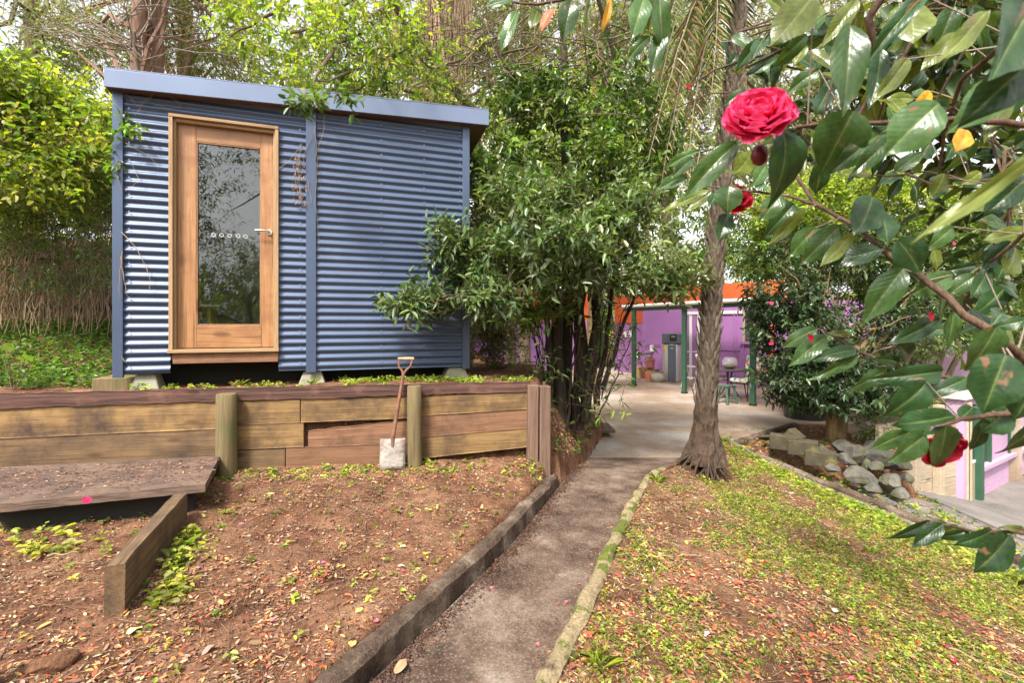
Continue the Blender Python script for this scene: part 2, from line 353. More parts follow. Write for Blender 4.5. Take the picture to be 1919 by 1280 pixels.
M['post'] = wood('treated_post', (.085,.06,.03), (.20,.145,.07), stain=(.10,.105,.035), st=.52, axis=2, rough=.9, bump=.6)
M['cpost'] = wood('red_corner_post', (.075,.042,.032), (.19,.115,.08), stain=(.08,.04,.03), st=.6, axis=2, rough=.9, bump=.8)
M['step'] = wood('step_board', (.06,.036,.028), (.20,.13,.095), stain=(.045,.028,.024), st=.48, rough=.8, bump=.9, randobj=.06)
M['bark_dark'] = bark('dark_bark', (.018,.013,.01), (.075,.055,.042), 9, 2)
M['bark_mid'] = bark('mid_bark', (.07,.05,.035), (.22,.165,.12), 8, 1.6)
M['bark_red'] = bark('red_bark', (.16,.085,.06), (.36,.24,.18), 8, .7, 1.2)
M['bark_tan'] = bark('tan_bark', (.16,.10,.045), (.36,.25,.13), 6, 1.4, .6, moss=(.17,.15,.05))
M['palm'] = bark('palm_trunk', (.028,.018,.014), (.125,.085,.058), 9, 5, 1.8)
M['scale'] = plain('palm_scale', (.115,.088,.065), .9, .35, 26, bump=.6, bscale=50, randobj=.35)
M['twig'] = plain('twig', (.13,.085,.055), .8, .2, 20)
M['twigg'] = plain('grey_twig', (.20,.155,.12), .8, .2, 20)
M['vine'] = plain('dry_vine', (.27,.19,.11), .8, .25, 12, randobj=.2)
M['leaf'] = leafmat('leaf', .38, .36)
M['leafs'] = leafmat('glossy_leaf', .28, .33, .5)
M['leafy'] = leafmat('sunlit_leaf', .5, .42, tint=(1.5,1.6,.4))
M['leafd'] = leafmat('distant_leaf', .5, .5, tint=(1.4,1.5,.7))
# ---------------------------------------------------------------- terrain
WX0, WY0, WS = -4.275, 4.03, .1672        # retaining wall: top front edge line
def y_wall(x): return WY0+(x-WX0)*WS
KL = np.array([(-1.75,-.2),(-1.25,1.0),(-.747,1.99),(-.41,2.67),(-.016,3.56),(.30,4.40),(.49,4.93),(.86,6.0),(1.50,7.9),(1.7,11)])
KR = np.array([(-1.1,-.2),(-.45,1.0),(.13,2.18),(.30,2.56),(.726,3.575),(1.06,4.35),(1.34,4.91),(2.1,5.95),(3.1,6.95),(3.2,9)])
def xk(y): return np.interp(y, KL[:,1], KL[:,0])
def xr(y): return np.interp(y, KR[:,1], KR[:,0])
def xK(y): return 3.15+(7.1-y)*.5
def zK(y): return -.02-(7.1-y)*.135
def sstep(a, b, t): t = np.clip((t-a)/(b-a), 0, 1); return t*t*(3-2*t)
def ground(x, y, off=0.):
    x = np.asarray(x, float); y = np.asarray(y, float)
    xk_, xr_, K, ZK = xk(y), xr(y), xK(y), np.clip(zK(y), -1.6, .0)
    yw = y_wall(x)
    dk = np.clip(xk_-x, 0, 9); dw = np.clip(yw-y, 0, 9)
    z_left = .27+.20*dk/(dk+dw+.01)
    # terrace and bank behind the retaining wall
    z_ter = 1.19+.55*sstep(0, 3.2, (y-yw-.5))*sstep(-3.3, -4.4, x)+sstep(8, 16, -x)*2
    z_ter = z_ter-sstep(6.5, 17, y)*sstep(-3, 0, x)*1.1
    # mound between terrace and path
    xt = .28+np.clip(y-4.9,0,3)*.02; mt = np.clip((x-xt)/np.maximum(xk_+.05-xt, .1), 0, 1)
    z_m = z_ter*(1-mt)+.12*mt
    z_path = .12-.17*sstep(5.0, 6.3, y)
    t = np.clip((x-xr_)/np.maximum(K-xr_, .2), 0, 1)
    z_lawn = .235*(1-t)+ZK*t+.05*np.sin(t*3.14)+.03*np.sin(2*x+1.3*y)*np.sin(t*3.14)
    z_lawn = z_lawn*(1-sstep(6.6, 7.3, y))+(-.045)*sstep(6.6, 7.3, y)
    zr = ZK-.06-.22*(x-K)
    bed = sstep(6.72, 7.0, y)*(1-sstep(5.6, 5.75, x))
    zr = zr*(1-bed)+(-.02)*bed
    zr = np.maximum(zr, -1.15)
    pat = sstep(7.0, 7.2, y-(x-3.2)*.78-.18)       # patio side of its kerb
    zr = zr*(1-pat)+(-.05)*pat
    z = np.where(x < xr_+.09, z_path, np.where(x < K, z_lawn, zr))
    z = np.where((x < xk_-.09) & (y < 11), z_left, z)
    beh = (y-yw > .10)
    z = np.where(beh & (x < xt), z_ter, z)
    z = np.where(beh & (x >= xt) & (x < xk_), z_m, z)
    z = np.where((y >= 8.4) & (x < 1.5), np.where(x < .4, z_ter, np.interp(x, [.4,1.5], [1, 0])*z_ter-.05), z)
    z = np.where((y > 7.1) & (x > 1.55) & (x < K), -.05, z)
    # far land
    far = sstep(20, 34, np.hypot(x, y-8)); z = z*(1-far)+(.4+np.clip(-x*.06, -2, 4))*far
    return z+off
def gz(x, y): return float(ground(np.array([x]), np.array([y]))[0])
fx = np.concatenate([-np.geomspace(300, 9.5, 16), np.arange(-9, -4, .08), np.arange(-4, 5.6, .035), np.arange(5.6, 9.6, .08), np.geomspace(10, 300, 16)])
fy = np.concatenate([-np.geomspace(300, .8, 16), np.arange(-.3, .8, .1), np.arange(.8, 6, .035), np.arange(6, 12.5, .08), np.geomspace(13, 300, 22)])
GX, GY = np.meshgrid(fx, fy); gx, gy = GX.ravel(), GY.ravel()
gzv = ground(gx, gy)
pp = np.stack([gx, gy, gx*0], 1)
onp = (gx > xk(gy)-.08) & (gx < xr(gy)+.08) & (gy < 8)
lump = 1.15*(.012*wn3(pp, 6.3, 1)+.008*wn3(pp, 17, 2)+.007*wn3(pp, 41, 5)+.004*wn3(pp, 83, 9)+rng.normal(0, .0025, len(gx)))*np.where(onp | (gy > 12) | ((gx > 1.5) & (gy > 7)), 0.15, 1)
nx, ny = len(fx), len(fy)
ii = (np.arange(ny-1)[:,None]*nx+np.arange(nx-1)[None,:]).ravel()
g = npmesh('ground', np.stack([gx, gy, gzv+lump], 1), np.stack([ii, ii+1, ii+nx+1, ii+nx], 1), M['soil'], smooth=True, center=False)
tag(g, 'bare red brown soil sloping down from the shed to the path', kind='structure')

# path strip
ys = np.arange(.6, 6.45, .06); vs = []; fs = []; n_ = 9
for j, y in enumerate(ys):
    a, b = float(xk(y))+.02, float(xr(y))-.0
    for i in range(n_):
        x = a+(b-a)*i/(n_-1); vs.append((x, y, .166-.155*float(sstep(5.2, 6.5, y))+.004*noise.noise(Vector((x*6,y*6,0)))))
for j in range(len(ys)-1):
    for i in range(n_-1): q = j*n_+i; fs.append((q, q+1, q+1+n_, q+n_))
me = bpy.data.meshes.new('path'); me.from_pydata(vs, [], fs); me.polygons.foreach_set('use_smooth', [True]*len(fs))
tag(place('path', me, M['path']), 'narrow worn brown concrete path between the two kerbs', kind='structure')
# patio slab
mb = MB(); pv = [(.98,6.30),(2.62,6.30),(3.22,7.16),(5.0,8.6),(9.5,9.0),(12,12),(8,20),(-4,22),(.2,14),(1.35,8.6)]
n0 = len(pv); mb.add([(x,y,.004) for x,y in pv]+[(x,y,-1.5) for x,y in pv], [tuple(range(n0)), tuple(range(n0,2*n0))[::-1]]+[(i,(i+1)%n0,(i+1)%n0+n0,i+n0)[::-1] for i in range(n0)])
tag(mb.build('patio', M['patio']), 'stained pale concrete patio in front of the purple house', kind='structure')
# lower path: descending asphalt right of the kerb, and its slabs
ys = np.arange(1.5, 6.7, .15); mb = MB(); vs=[]; fs=[]
for y in ys:
    for i, t in enumerate(np.linspace(.05, 2.6, 7)):
        x = float(xK(y))+t; vs.append((x, y, float(ground(np.array([x]), np.array([y]))[0])+.012))
for j in range(len(ys)-1):
    for i in range(6): q=j*7+i; fs.append((q,q+1,q+8,q+7))
mb.add(vs, fs, True)
for (x0,y0),(x1,y1) in (((5.2,6.62),(7.0,7.3)),((6.6,5.6),(12,8.2))): pass
tag(mb.build('driveway', M['asphalt'], smooth=True), 'grey concrete and asphalt path falling away to the right', kind='structure')
vs=[]; fs=[]
X2=np.linspace(5.9,13,10); Y2=np.linspace(4.2,9.3,9)
for y in Y2:
    for x in X2: vs.append((x,y,gz(x,y)+.02))
for j in range(8):
    for i in range(9): q=j*10+i; fs.append((q,q+1,q+11,q+10))
mb=MB(); mb.add(vs,fs,True); tag(mb.build('pavement', M['asphalt'], smooth=True), 'pale concrete pavement at the foot of the lower building', kind='structure')
# narrow asphalt strip on the lawn side of the kerb
vs=[]; fs=[]; ys=np.arange(4.0,7.15,.1)
for y in ys:
    w = .20+.30*float(sstep(4.6,6.6,y))
    for i in range(4):
        x=float(xK(y))-w*i/3-.04; vs.append((x,y,gz(x,y)+.02))
for j in range(len(ys)-1):
    for i in range(3): q=j*4+i; fs.append((q,q+1,q+5,q+4))
mb=MB(); mb.add(vs,fs,True); tag(mb.build('side_path', M['asphalt'], smooth=True), 'thin dark asphalt strip beside the lower kerb', kind='structure')

# kerbs
def strip_box(name, pts, w, zt, zb, m, lab, wob=.009, nseg=None, cat='kerb', seg=5):
    """extruded kerb along a polyline, rough faces"""
    pts=[Vector((p[0],p[1],0)) for p in pts]; fine=[]
    for i in range(len(pts)-1):
        L=(pts[i+1]-pts[i]).length; k=max(1,int(L/.06))
        fine += [(pts[i].lerp(pts[i+1],j/k), (i+j/k)/(len(pts)-1)) for j in range(k)]
    fine.append((pts[-1],1.)); vs=[]; fs=[]
    for i,(p,t) in enumerate(fine):
        d=(fine[min(i+1,len(fine)-1)][0]-fine[max(i-1,0)][0]).normalized(); s=Vector((d.y,-d.x,0))
        zt_=zt(p.x,p.y) if callable(zt) else zt; zb_=zb(p.x,p.y) if callable(zb) else zb
        prof=[(-w/2,zb_),(-w/2,zt_-.02),(-w/2+.02,zt_),(0,zt_+.004),(w/2-.02,zt_),(w/2,zt_-.02),(w/2,(zt_*.4+zb_*.6)),(w/2,zb_)]
        for k,(a,z) in enumerate(prof):
            q=p+s*a; q.z=z
            nn=noise.noise_vector(q*5)*wob*1.4+noise.noise_vector(q*18)*wob; vs.append(q+nn)
    for i in range(len(fine)-1):
        for k in range(7): fs.append((i*8+k,i*8+k+1,(i+1)*8+k+1,(i+1)*8+k))
    fs.append(tuple(range(8))[::-1]); fs.append(tuple((len(fine)-1)*8+k for k in range(8)))
    mb=MB(); mb.add(vs,fs,False); o=mb.build(name,m,smooth=False); return tag(o,lab,cat)
kl=[(float(xk(y))-.045,y) for y in np.arange(.6,4.99,.25)]
strip_box('path_kerb',kl,.10,lambda x,y:.30-.02*max(0,y-4)-.012*abs(noise.noise(Vector((x*7,y*7,0)))),.06,M['kerb'],'crumbling brown concrete kerb along the left side of the narrow path',.016)
kr=[(float(xr(y))+.055,y) for y in np.arange(.6,5.3,.22)]
strip_box('mossy_kerb',kr,.088,lambda x,y:.245+.012*math.sin(x*9+y*4),.08,M['moss'],'rough pale kerb with green moss along the right side of the path',.016)
strip_box('lower_kerb',[(3.12,7.15),(3.5,6.4),(4.0,5.4),(4.55,4.3),(5.5,2.4)],.10,lambda x,y:float(zK(y))+.09,-1.2,M['kerb'],'thin dark concrete kerb edging the grassy slope on the right')
strip_box('patio_kerb',[(3.18,7.10),(4.1,7.85),(5.02,8.58)],.10,.045,-.2,M['kerb'],'dark kerb at the patio edge above the stone edged bed')

# ---------------------------------------------------------------- shed
m,N,L,b=newmat('door_glass'); N.remove(b); tr=N.new('ShaderNodeBsdfTransparent'); tr.inputs[0].default_value=(.9,.93,.92,1); gl=N.new('ShaderNodeBsdfGlossy'); gl.inputs['Roughness'].default_value=.012
fr=N.new('ShaderNodeFresnel'); fr.inputs['IOR'].default_value=1.8; ms=N.new('ShaderNodeMixShader'); L.new(fr.outputs[0],ms.inputs[0]); L.new(tr.outputs[0],ms.inputs[1]); L.new(gl.outputs[0],ms.inputs[2]); L.new(ms.outputs[0],N['Material Output'].inputs[0]); M['glass']=m
D1 = Vector((.9419,.3360,0)); N1 = Vector((-.3360,.9419,0))      # along the front, into the shed
Ydl = 4.385; pdl = Vector(((318-960)/F*Ydl, Ydl, 0))
s215 = on_line(215, pdl, D1); O1 = pdl+D1*s215
def S(u, off=0.):                      # distance along the front at picture column u (off = towards the viewer)
    return on_line(u, O1-N1*off, D1)
def YS(u, off=0.): return (O1-N1*off+D1*S(u,off)).y
def ZS(u, v, off=0.): return zat(v, YS(u, off))
RS = math.atan2(D1.y, D1.x); RM = Matrix.Rotation(RS, 3, 'Z')
def W1(s, d, z): q = O1+D1*s+N1*d; return Vector((q.x, q.y, z))
def sbox(mb, s0, s1, d0, d1, z0, z1):
    mb.hexa([W1(s0,d0,z0),W1(s1,d0,z0),W1(s1,d1,z0),W1(s0,d1,z0),W1(s0,d0,z1),W1(s1,d0,z1),W1(s1,d1,z1),W1(s0,d1,z1)]); return mb
def spart(name, s0, s1, d0, d1, z0, z1, m, parent, bevel=.003):
    """a board of the shed: local X along the front so that grain follows it"""
    c = W1((s0+s1)/2, (d0+d1)/2, (z0+z1)/2); mb = MB(); mb.box((0,0,0), (s1-s0, d1-d0, z1-z0))
    me = bpy.data.meshes.new(name); me.from_pydata(mb.v, [], mb.f); me.materials.append(m)
    o = place(name, me, None, parent, loc=c, rot=(0,0,RS))
    if bevel: b=o.modifiers.new('bevel','BEVEL'); b.width=bevel; b.segments=2
    return o
SR = S(878); DEP = 2.6
zb = ZS(230,702)
shed = thing('garden_shed', 'blue corrugated steel garden shed with a glazed timber door on a terrace', 'shed', W1(SR/2, DEP/2, zb))
zl, zr_ = ZS(215,168), ZS(878,234)
def fas_b(s): return zl+(zr_-zl)*s/SR
def corr(name, s0, s1, z0, ztop, label=None, d=0.):
    pitch=.0762; nz=int((4.2-z0)/pitch*10); vs=[]; fs=[]; sv=[s0]+list(np.arange(s0+.25,s1-.1,.25))+[s1]
    for i in range(nz+1):
        for s in sv:
            zt=ztop(s); z=min(z0+i*pitch/10, zt)
            vs.append(W1(s, d+.010-.0095*math.cos(2*math.pi*z/pitch)+.0015*noise.noise(Vector((s*2,z*2,0))), z))
    k=len(sv)
    for i in range(nz):
        if all(vs[i*k+j].z>=ztop(sv[j])-1e-5 for j in range(k)): break
        for j in range(k-1): fs.append((i*k+j,i*k+j+1,(i+1)*k+j+1,(i+1)*k+j))
    mb=MB(); mb.add(vs,fs,True); o=mb.build(name,M['blue'],shed,smooth=True)
    if label: o['label']=label
    return o
sd0, sd1 = S(318), S(523); zdb, zdt = ZS(318,655), ZS(318,219)
topf=lambda s: fas_b(s)+.05
sc0, sc1 = S(574), S(593)
corr('corrugated_sheet', .04, sd0+.004, zb-.0, topf)
corr('corrugated_sheet', sd0+.004, sd1-.004, zdt-.005, topf)
corr('corrugated_sheet', sd1-.004, (sc0+sc1)/2, ZS(540,695), topf)
corr('corrugated_sheet', (sc0+sc1)/2, SR-.03, ZS(730,691), topf)
spart('corner_trim', -.012, S(232), -.016, .02, ZS(222,708), fas_b(0)+.03, M['blue'], shed)
spart('cover_strip', sc0, sc1, -.016, .0, ZS(583,698), fas_b(sc0)+.03, M['blue'], shed)
spart('corner_trim', S(867), SR+.012, -.016, .02, ZS(872,691), fas_b(SR)+.03, M['blue'], shed)
# fascia, roof, soffit: a wedge that rises to the right
fo=.10; sL=S(195,fo); sRr=S(917,fo)
zfl, zfr = ZS(195,127,fo), ZS(917,206,fo); zfl2, zfr2 = ZS(195,161,fo), ZS(917,234,fo)
mb=MB(); f=lambda s,d,z: W1(s,d,z)
mb.hexa([f(sL,-fo,zfl2),f(sRr,-fo,zfr2),f(sRr,-fo+.025,zfr2),f(sL,-fo+.025,zfl2),f(sL,-fo,zfl),f(sRr,-fo,zfr),f(sRr,-fo+.025,zfr),f(sL,-fo+.025,zfl)])
mb.build('fascia', M['fascia'], shed, bevel=.003)
mb=MB(); mb.hexa([f(sL,-fo,zfl+.003),f(sRr,-fo,zfr+.003),f(sRr,-fo+.05,zfr+.003),f(sL,-fo+.05,zfl+.003),f(sL,-fo,zfl+.012),f(sRr,-fo,zfr+.012),f(sRr,-fo+.05,zfr+.012),f(sL,-fo+.05,zfl+.012)]); mb.build('fascia_cap',M['fascia'],shed)
mb=MB(); a=.03; mb.hexa([f(sL,-fo+.026,zfl-.06),f(sRr,-fo+.026,zfr-.06),f(sRr,DEP+.1,zfr-.3),f(sL,DEP+.1,zfl-.3),f(sL,-fo+.026,zfl-.02),f(sRr,-fo+.026,zfr-.02),f(sRr,DEP+.1,zfr-.26),f(sL,DEP+.1,zfl-.26)]); mb.build('roof',M['blue'],shed)
mb=MB(); mb.hexa([f(sL,-fo+.026,zfl2+.012),f(sRr,-fo+.026,zfr2+.012),f(sRr,DEP+.1,zfr2-.26),f(sL,DEP+.1,zfl2-.26),f(sL,-fo+.026,zfl2+.03),f(sRr,-fo+.026,zfr2+.03),f(sRr,DEP+.1,zfr2-.24),f(sL,DEP+.1,zfl2-.24)]); mb.build('soffit',M['soffit'],shed)
# side, back, floor, lining
M['lining']=plain('lining_board',(.42,.38,.33),.7,.1,3)
M['floorb']=wood('shed_floor',(.16,.10,.06),(.26,.17,.10))
def slopetop(nm,s0,s1,d0,d1,z0):
    sz=lambda s_,d_: zfl2+(zfr2-zfl2)*(s_-sL)/(sRr-sL)+.02-.272*(d_+fo)/(DEP+.1+fo)
    return MB().hexa([W1(s0,d0,z0),W1(s1,d0,z0),W1(s1,d1,z0),W1(s0,d1,z0),W1(s0,d0,sz(s0,d0)),W1(s1,d0,sz(s1,d0)),W1(s1,d1,sz(s1,d1)),W1(s0,d1,sz(s0,d1))]).build(nm,M['blue'],shed)
slopetop('side_wall',.0,.02,.021,DEP,zb+.1); slopetop('side_wall',SR-.02,SR,.021,.45,zb+.1); slopetop('side_wall',SR-.02,SR,1.9,DEP,zb+.1); slopetop('back_wall',.021,SR-.021,DEP-.02,DEP,zb+.1); slopetop('side_wall',SR-.02,SR,.451,1.899,zdb+1.95)
spart('side_wall',SR-.02,SR,.451,1.899,zb+.1,zdb+.75,M['blue'],shed,0); spart('added_side_window',SR-.013,SR-.008,.452,1.898,zdb+.751,zdb+1.949,M['glass'],shed,0)  # unseen glazed opening, added to let daylight in on the stool
spart('shed_floor',.02,SR-.02,.03,DEP-.02,zdb-.10,zdb-.01,M['floorb'],shed,0)
spart('inner_lining',.03,SR-.03,DEP-.05,DEP-.03,zdb,zdb+2.3,M['lining'],shed,0)
spart('inner_lining',.022,.04,.08,DEP-.05,zdb,zdb+2.3,M['lining'],shed,0)
# front studs so that the wall is not paper thin beside the door
spart('stud',sd0-.09,sd0-.002,.03,.11,zdb-.05,zdt+.05,M['jamb'],shed,0); spart('stud',sd1+.002,sd1+.09,.03,.11,zdb-.05,zdt+.05,M['jamb'],shed,0)
spart('inner_lining',.04,sd0-.01,.115,.13,zdb,zdb+2.3,M['lining'],shed,0); spart('inner_lining',sd1+.01,SR-.03,.115,.13,zdb,zdb+2.3,M['lining'],shed,0)
# door frame
jw=.032
dfm=thing('door_frame',None,None,W1((sd0+sd1)/2,0,zdb)); dfm=attach(dfm,shed)
def fp(name,*a,**k): return spart(name,*a,dfm,**k)
fp('jamb',sd0,sd0+jw,-.03,.11,zdb,zdt,M['jamb']); fp('jamb',sd1-jw,sd1,-.03,.11,zdb,zdt,M['jamb'])
fp('door_head',sd0,sd1,-.034,.11,zdt-.0,zdt+.028,M['jambx'])
fp('architrave',sd0+jw,sd0+jw+.016,.0,.05,zdb,zdt,M['jamb']); fp('architrave',sd1-jw-.016,sd1-jw,.0,.05,zdb,zdt,M['jamb'])
fp('door_stop',sd0+jw,sd1-jw,.0,.05,zdt-.03,zdt,M['jambx'])
fp('door_sill',sd0-.005,sd1+.005,-.05,.11,zdb-.032,zdb,M['jambx'])
spart('sill_beam',sd0+.03,sd1-.004,-.02,.06,ZS(323,682),zdb-.033,M['plankr'],shed)
# door leaf
dl0, dl1 = sd0+jw+.016, sd1-jw-.016; dd=.045; zt_=zdt-.032; zd0=zdb+.008
door=thing('door',None,None,W1((dl0+dl1)/2,dd,zd0)); attach(door,shed)
g0,g1 = S(368,-dd), S(490,-dd); gz0, gz1 = zat(610,YS(368,-dd)), zat(264,YS(368,-dd))
def dp(name,*a,**k): return spart(name,*a,door,**k)
dp('stile',dl0,g0,dd,dd+.04,zd0,zt_,M['doorz']); dp('stile',g1,dl1,dd,dd+.04,zd0,zt_,M['doorz'])
dp('top_rail',g0+.001,g1-.001,dd+.001,dd+.039,gz1,zt_,M['doorx']); dp('bottom_rail',g0+.001,g1-.001,dd+.001,dd+.039,zd0,gz0,M['doorx'])
for a in ((g0,g0+.012,gz0,gz1),(g1-.012,g1,gz0,gz1)): dp('glazing_bead',a[0],a[1],dd+.004,dd+.018,a[2],a[3],M['doorz'])
for a in ((g0+.013,g1-.013,gz0,gz0+.012),(g0+.013,g1-.013,gz1-.012,gz1)): dp('glazing_bead',a[0],a[1],dd+.004,dd+.018,a[2],a[3],M['doorx'])
dp('glass_pane',g0+.002,g1-.002,dd+.019,dd+.024,gz0+.002,gz1-.002,M['glass'],bevel=0)
M['white']=plain('white_sticker',(.75,.75,.75),.6,.04); M['chrome']=plain('satin_chrome',(.62,.61,.59),.28,.04,metal=1.)
for i,u in enumerate((400,415,430,446,460)):
    mb=MB(); s=S(u,-dd); z=zat(439+i*.8,YS(u,-dd)); R,r=.019,.0155; vs=[]
    for k in range(6):
        t=math.pi/6+k*math.pi/3
        for q in (R,r):
            vs.append(W1(s+q*math.cos(t),dd+.0165,z+q*math.sin(t)))
    for k in range(6):
        for q in (R,r):
            t=math.pi/6+k*math.pi/3; vs.append(W1(s+q*math.cos(t),dd+.0188,z+q*math.sin(t)))
    fs=[(2*k,2*((k+1)%6),2*((k+1)%6)+1,2*k+1) for k in range(6)]+[(2*k+12,2*k+13,2*((k+1)%6)+13,2*((k+1)%6)+12) for k in range(6)]
    mb.add(vs,fs); mb.build('hexagon_sticker',M['white'],door)
# handle (lever pointing left) with round rose
hs_=S(505,-dd); hz=zat(435,YS(505,-dd)); mb=MB()
mb.tube([W1(hs_,dd-.001,hz),W1(hs_,dd-.012,hz)],.027,20); mb.build('rose',M['chrome'],door)
mb=MB(); mb.tube([W1(hs_,dd-.012,hz),W1(hs_,dd-.05,hz),W1(hs_-.012,dd-.058,hz),W1(hs_-.06,dd-.058,hz+.004),W1(hs_-.115,dd-.056,hz+.002)],[.010,.010,.011,.0105,.009],12); mb.build('handle',M['chrome'],door)
# screws on the ribs
mb=MB()
for u in (243,563,715,795,862):
    s=S(u); z=zb+.05
    while z<fas_b(s)-.05:
        zz=round(z/.0762)*.0762+.0381
        if u!=563 or zz>0: mb.tube([W1(s,-.001,zz),W1(s,-.009,zz)],.0075,6)
        z+=.152
tag(mb.build('screws',M['fascia'],shed),kind='stuff')
# stool inside, seen through the glass
stool=thing('wooden_stool','pale topped wooden stool standing inside behind the shed door glass','stool',W1(S(376)+.12,.75,zdb-.01))
M['stoolw']=wood('stool_timber',(.42,.22,.08),(.6,.36,.15),axis=2)
base=W1(S(379,-.30),.30,0); zs=zdb-.01
mb=MB(); mb.lathe((base.x,base.y,zs+.40),[(.15,0),(.165,.012),(.165,.028),(.155,.034)],24); mb.build('seat',plain('stool_top',(.62,.58,.5),.5),stool)
for k in range(4):
    t=RS+math.pi/4+k*math.pi/2; c,s_=math.cos(t),math.sin(t)
    MB().tube([(base.x+c*.17,base.y+s_*.17,zs),(base.x+c*.10,base.y+s_*.10,zs+.399)],[.022,.02],6).build('leg',M['stoolw'],stool)
MB().box((base.x,base.y,zs+.34),(.17,.02,.05),RM).build('apron',M['stoolw'],stool)
# pale easel board further in
eas=thing('leaning_board','pale board leaning on the back wall inside the shed','board',W1(1.35,2.2,zs)); 
MB().box(W1(1.35,2.35,zs+.9),(.55,.03,.8),RM).build('panel',M['lining'],eas); MB().box(W1(1.35,2.38,zs+.45),(.05,.05,.9),RM).build('leg',M['stoolw'],eas)
# footings
spart('underfloor_shade_board',.05,SR-.05,.34,.36,1.05,zb+.12,M['dark'],shed,0)  # dark sheet added to paint the shade under the shed floor
for nm,s,w,lab in (('concrete_footing',S(268),.20,'pale weathered concrete footing under the left corner of the shed'),('concrete_footing',S(585),.22,'concrete footing under the middle cover strip of the shed'),('concrete_footing',S(858),.24,'tapered concrete footing under the right corner of the shed')):
    c=W1(s,.14,0); zg=gz(c.x,c.y)-.04; mb=MB(); vs=[]
    for z,h in ((zg,w*.62),(zb-.002 if s<1 else zb-.02,w*.36)):
        for a,b_ in ((-1,-1),(1,-1),(1,1),(-1,1)): q=W1(s+a*h,.14+b_*h,z); vs.append(q)
    mb.hexa(vs); tag(mb.build(nm,M['footing'],bevel=.012),lab,'footing',None)
c=W1(.1,.2,0); mb=MB(); mb.box((c.x-.1,c.y,gz(c.x,c.y)+.03),(.42,.26,.16),RM); tag(mb.build('timber_block',M['post'],bevel=.01),'mossy timber block on the ground under the left corner of the shed','timber')
for s in (.5,1.6,2.7):
    c=W1(s,2.3,0); MBx=MB().box((c.x,c.y,(gz(c.x,c.y)+zb)/2+.08),(.2,.2,zb-gz(c.x,c.y)+.16),RM)
    tag(MBx.build('rear_footing',M['footing']),'square footing in the dark under the back of the shed, '+{.5:'behind the left corner',1.6:'behind the middle strip',2.7:'behind the right corner'}[s],'footing','footings under the back of the shed')

# ---------------------------------------------------------------- retaining wall
DW=Vector((1,WS,0)).normalized(); NW=Vector((-DW.y,DW.x,0)); RW=math.atan2(DW.y,DW.x); PW=Vector((WX0,WY0,0))
wall=thing('retaining_wall','low retaining wall of stacked timber planks held by round posts','retaining wall',(-1.8,4.5,.45))
def wpt(u,v,off=0.):
    p0=PW+NW*off; t=on_line(u,p0,DW); q=p0+DW*t; return Vector((q.x,q.y,zat(v,q.y)))
def rough_board(name,a,b,c,d,th,m,parent,rag=.0,label=None,nx=None):
    """a,b top left/right; c,d bottom left/right front corners; th = vector of thickness. Local X = along."""
    L=(b-a).length; nx=nx or max(4,int(L/.07)); prof=6; vs=[]; fs=[]; th=Vector(th)
    ax=(b-a).normalized(); rz=math.atan2(ax.y,ax.x); inv=Matrix.Rotation(-rz,3,'Z'); cen=(a+b+c+d)/4+th/2
    seed=random.uniform(0,99)
    for i in range(nx+1):
        t=i/nx; T=a.lerp(b,t); B=c.lerp(d,t); r=random.uniform(-1,1)*rag; r2=random.uniform(-1,1)*rag
        T=T+Vector((0,0,r+ .004*noise.noise(Vector((t*L*3,seed,0))))); B=B+Vector((0,0,r2))
        ring=[]
        for w,q in ((0,0),(.03,-.004),(.5,-.001),(.97,-.004),(1,0)): ring.append(T.lerp(B,w)+NW*(-q*1.2)+NW*.003*noise.noise(Vector((t*L*6,w*4,seed))))
        ring+= [B+th,T+th]
        vs+= [inv@(x-cen) for x in ring]
    k=7
    for i in range(nx):
        for j in range(k): j2=(j+1)%k; fs.append((i*k+j,i*k+j2,(i+1)*k+j2,(i+1)*k+j))
    fs.append(tuple(range(k))); fs.append(tuple(nx*k+j for j in range(k))[::-1])
    me=bpy.data.meshes.new(name); me.from_pydata([tuple(x) for x in vs],[],fs); me.materials.append(m)
    o=place(name,me,None,parent,loc=cen,rot=(0,0,rz))
    if label: o['label']=label
    return o
PL=[(-60,994,739.5,716,767,733,'sleeper',.006,.0),
 (-60,410,767.5,753,825,804,'plank',.001,.012),(-60,410,826,804.5,892,856,'plankd',.001,.010),(-60,410,896,861,950,905,'plankd',.002,.03),
 (440,562,752,748.6,797,792,'plank',.001,.012),(564,772,747.5,742,792,784,'plank',.001,.014),
 (440,569,797.6,792.6,843,838,'plank',.001,.008),(578,770,809,786,838,831,'plankr',.007,.02),
 (440,534,843.6,841,880,876,'plankd',.001,.013),(536,770,840,832,880,868,'plankr',.001,.008),
 (787,992,744,732.5,779.5,767,'plank',.001,.010),(786,990,780,768,820,802,'plankr',.001,.014),(786,989,820.6,803.5,860,838,'plank',.001,.008)]
for (u0,u1,a,b_,c,d,mm,rag,off) in PL:
    rough_board('plank',wpt(u0,a,off),wpt(u1,b_,off),wpt(u0,c,off),wpt(u1,d,off),NW*.05,M[mm],wall,rag,label={'sleeper':'dark split top sleeper'}.get(mm))
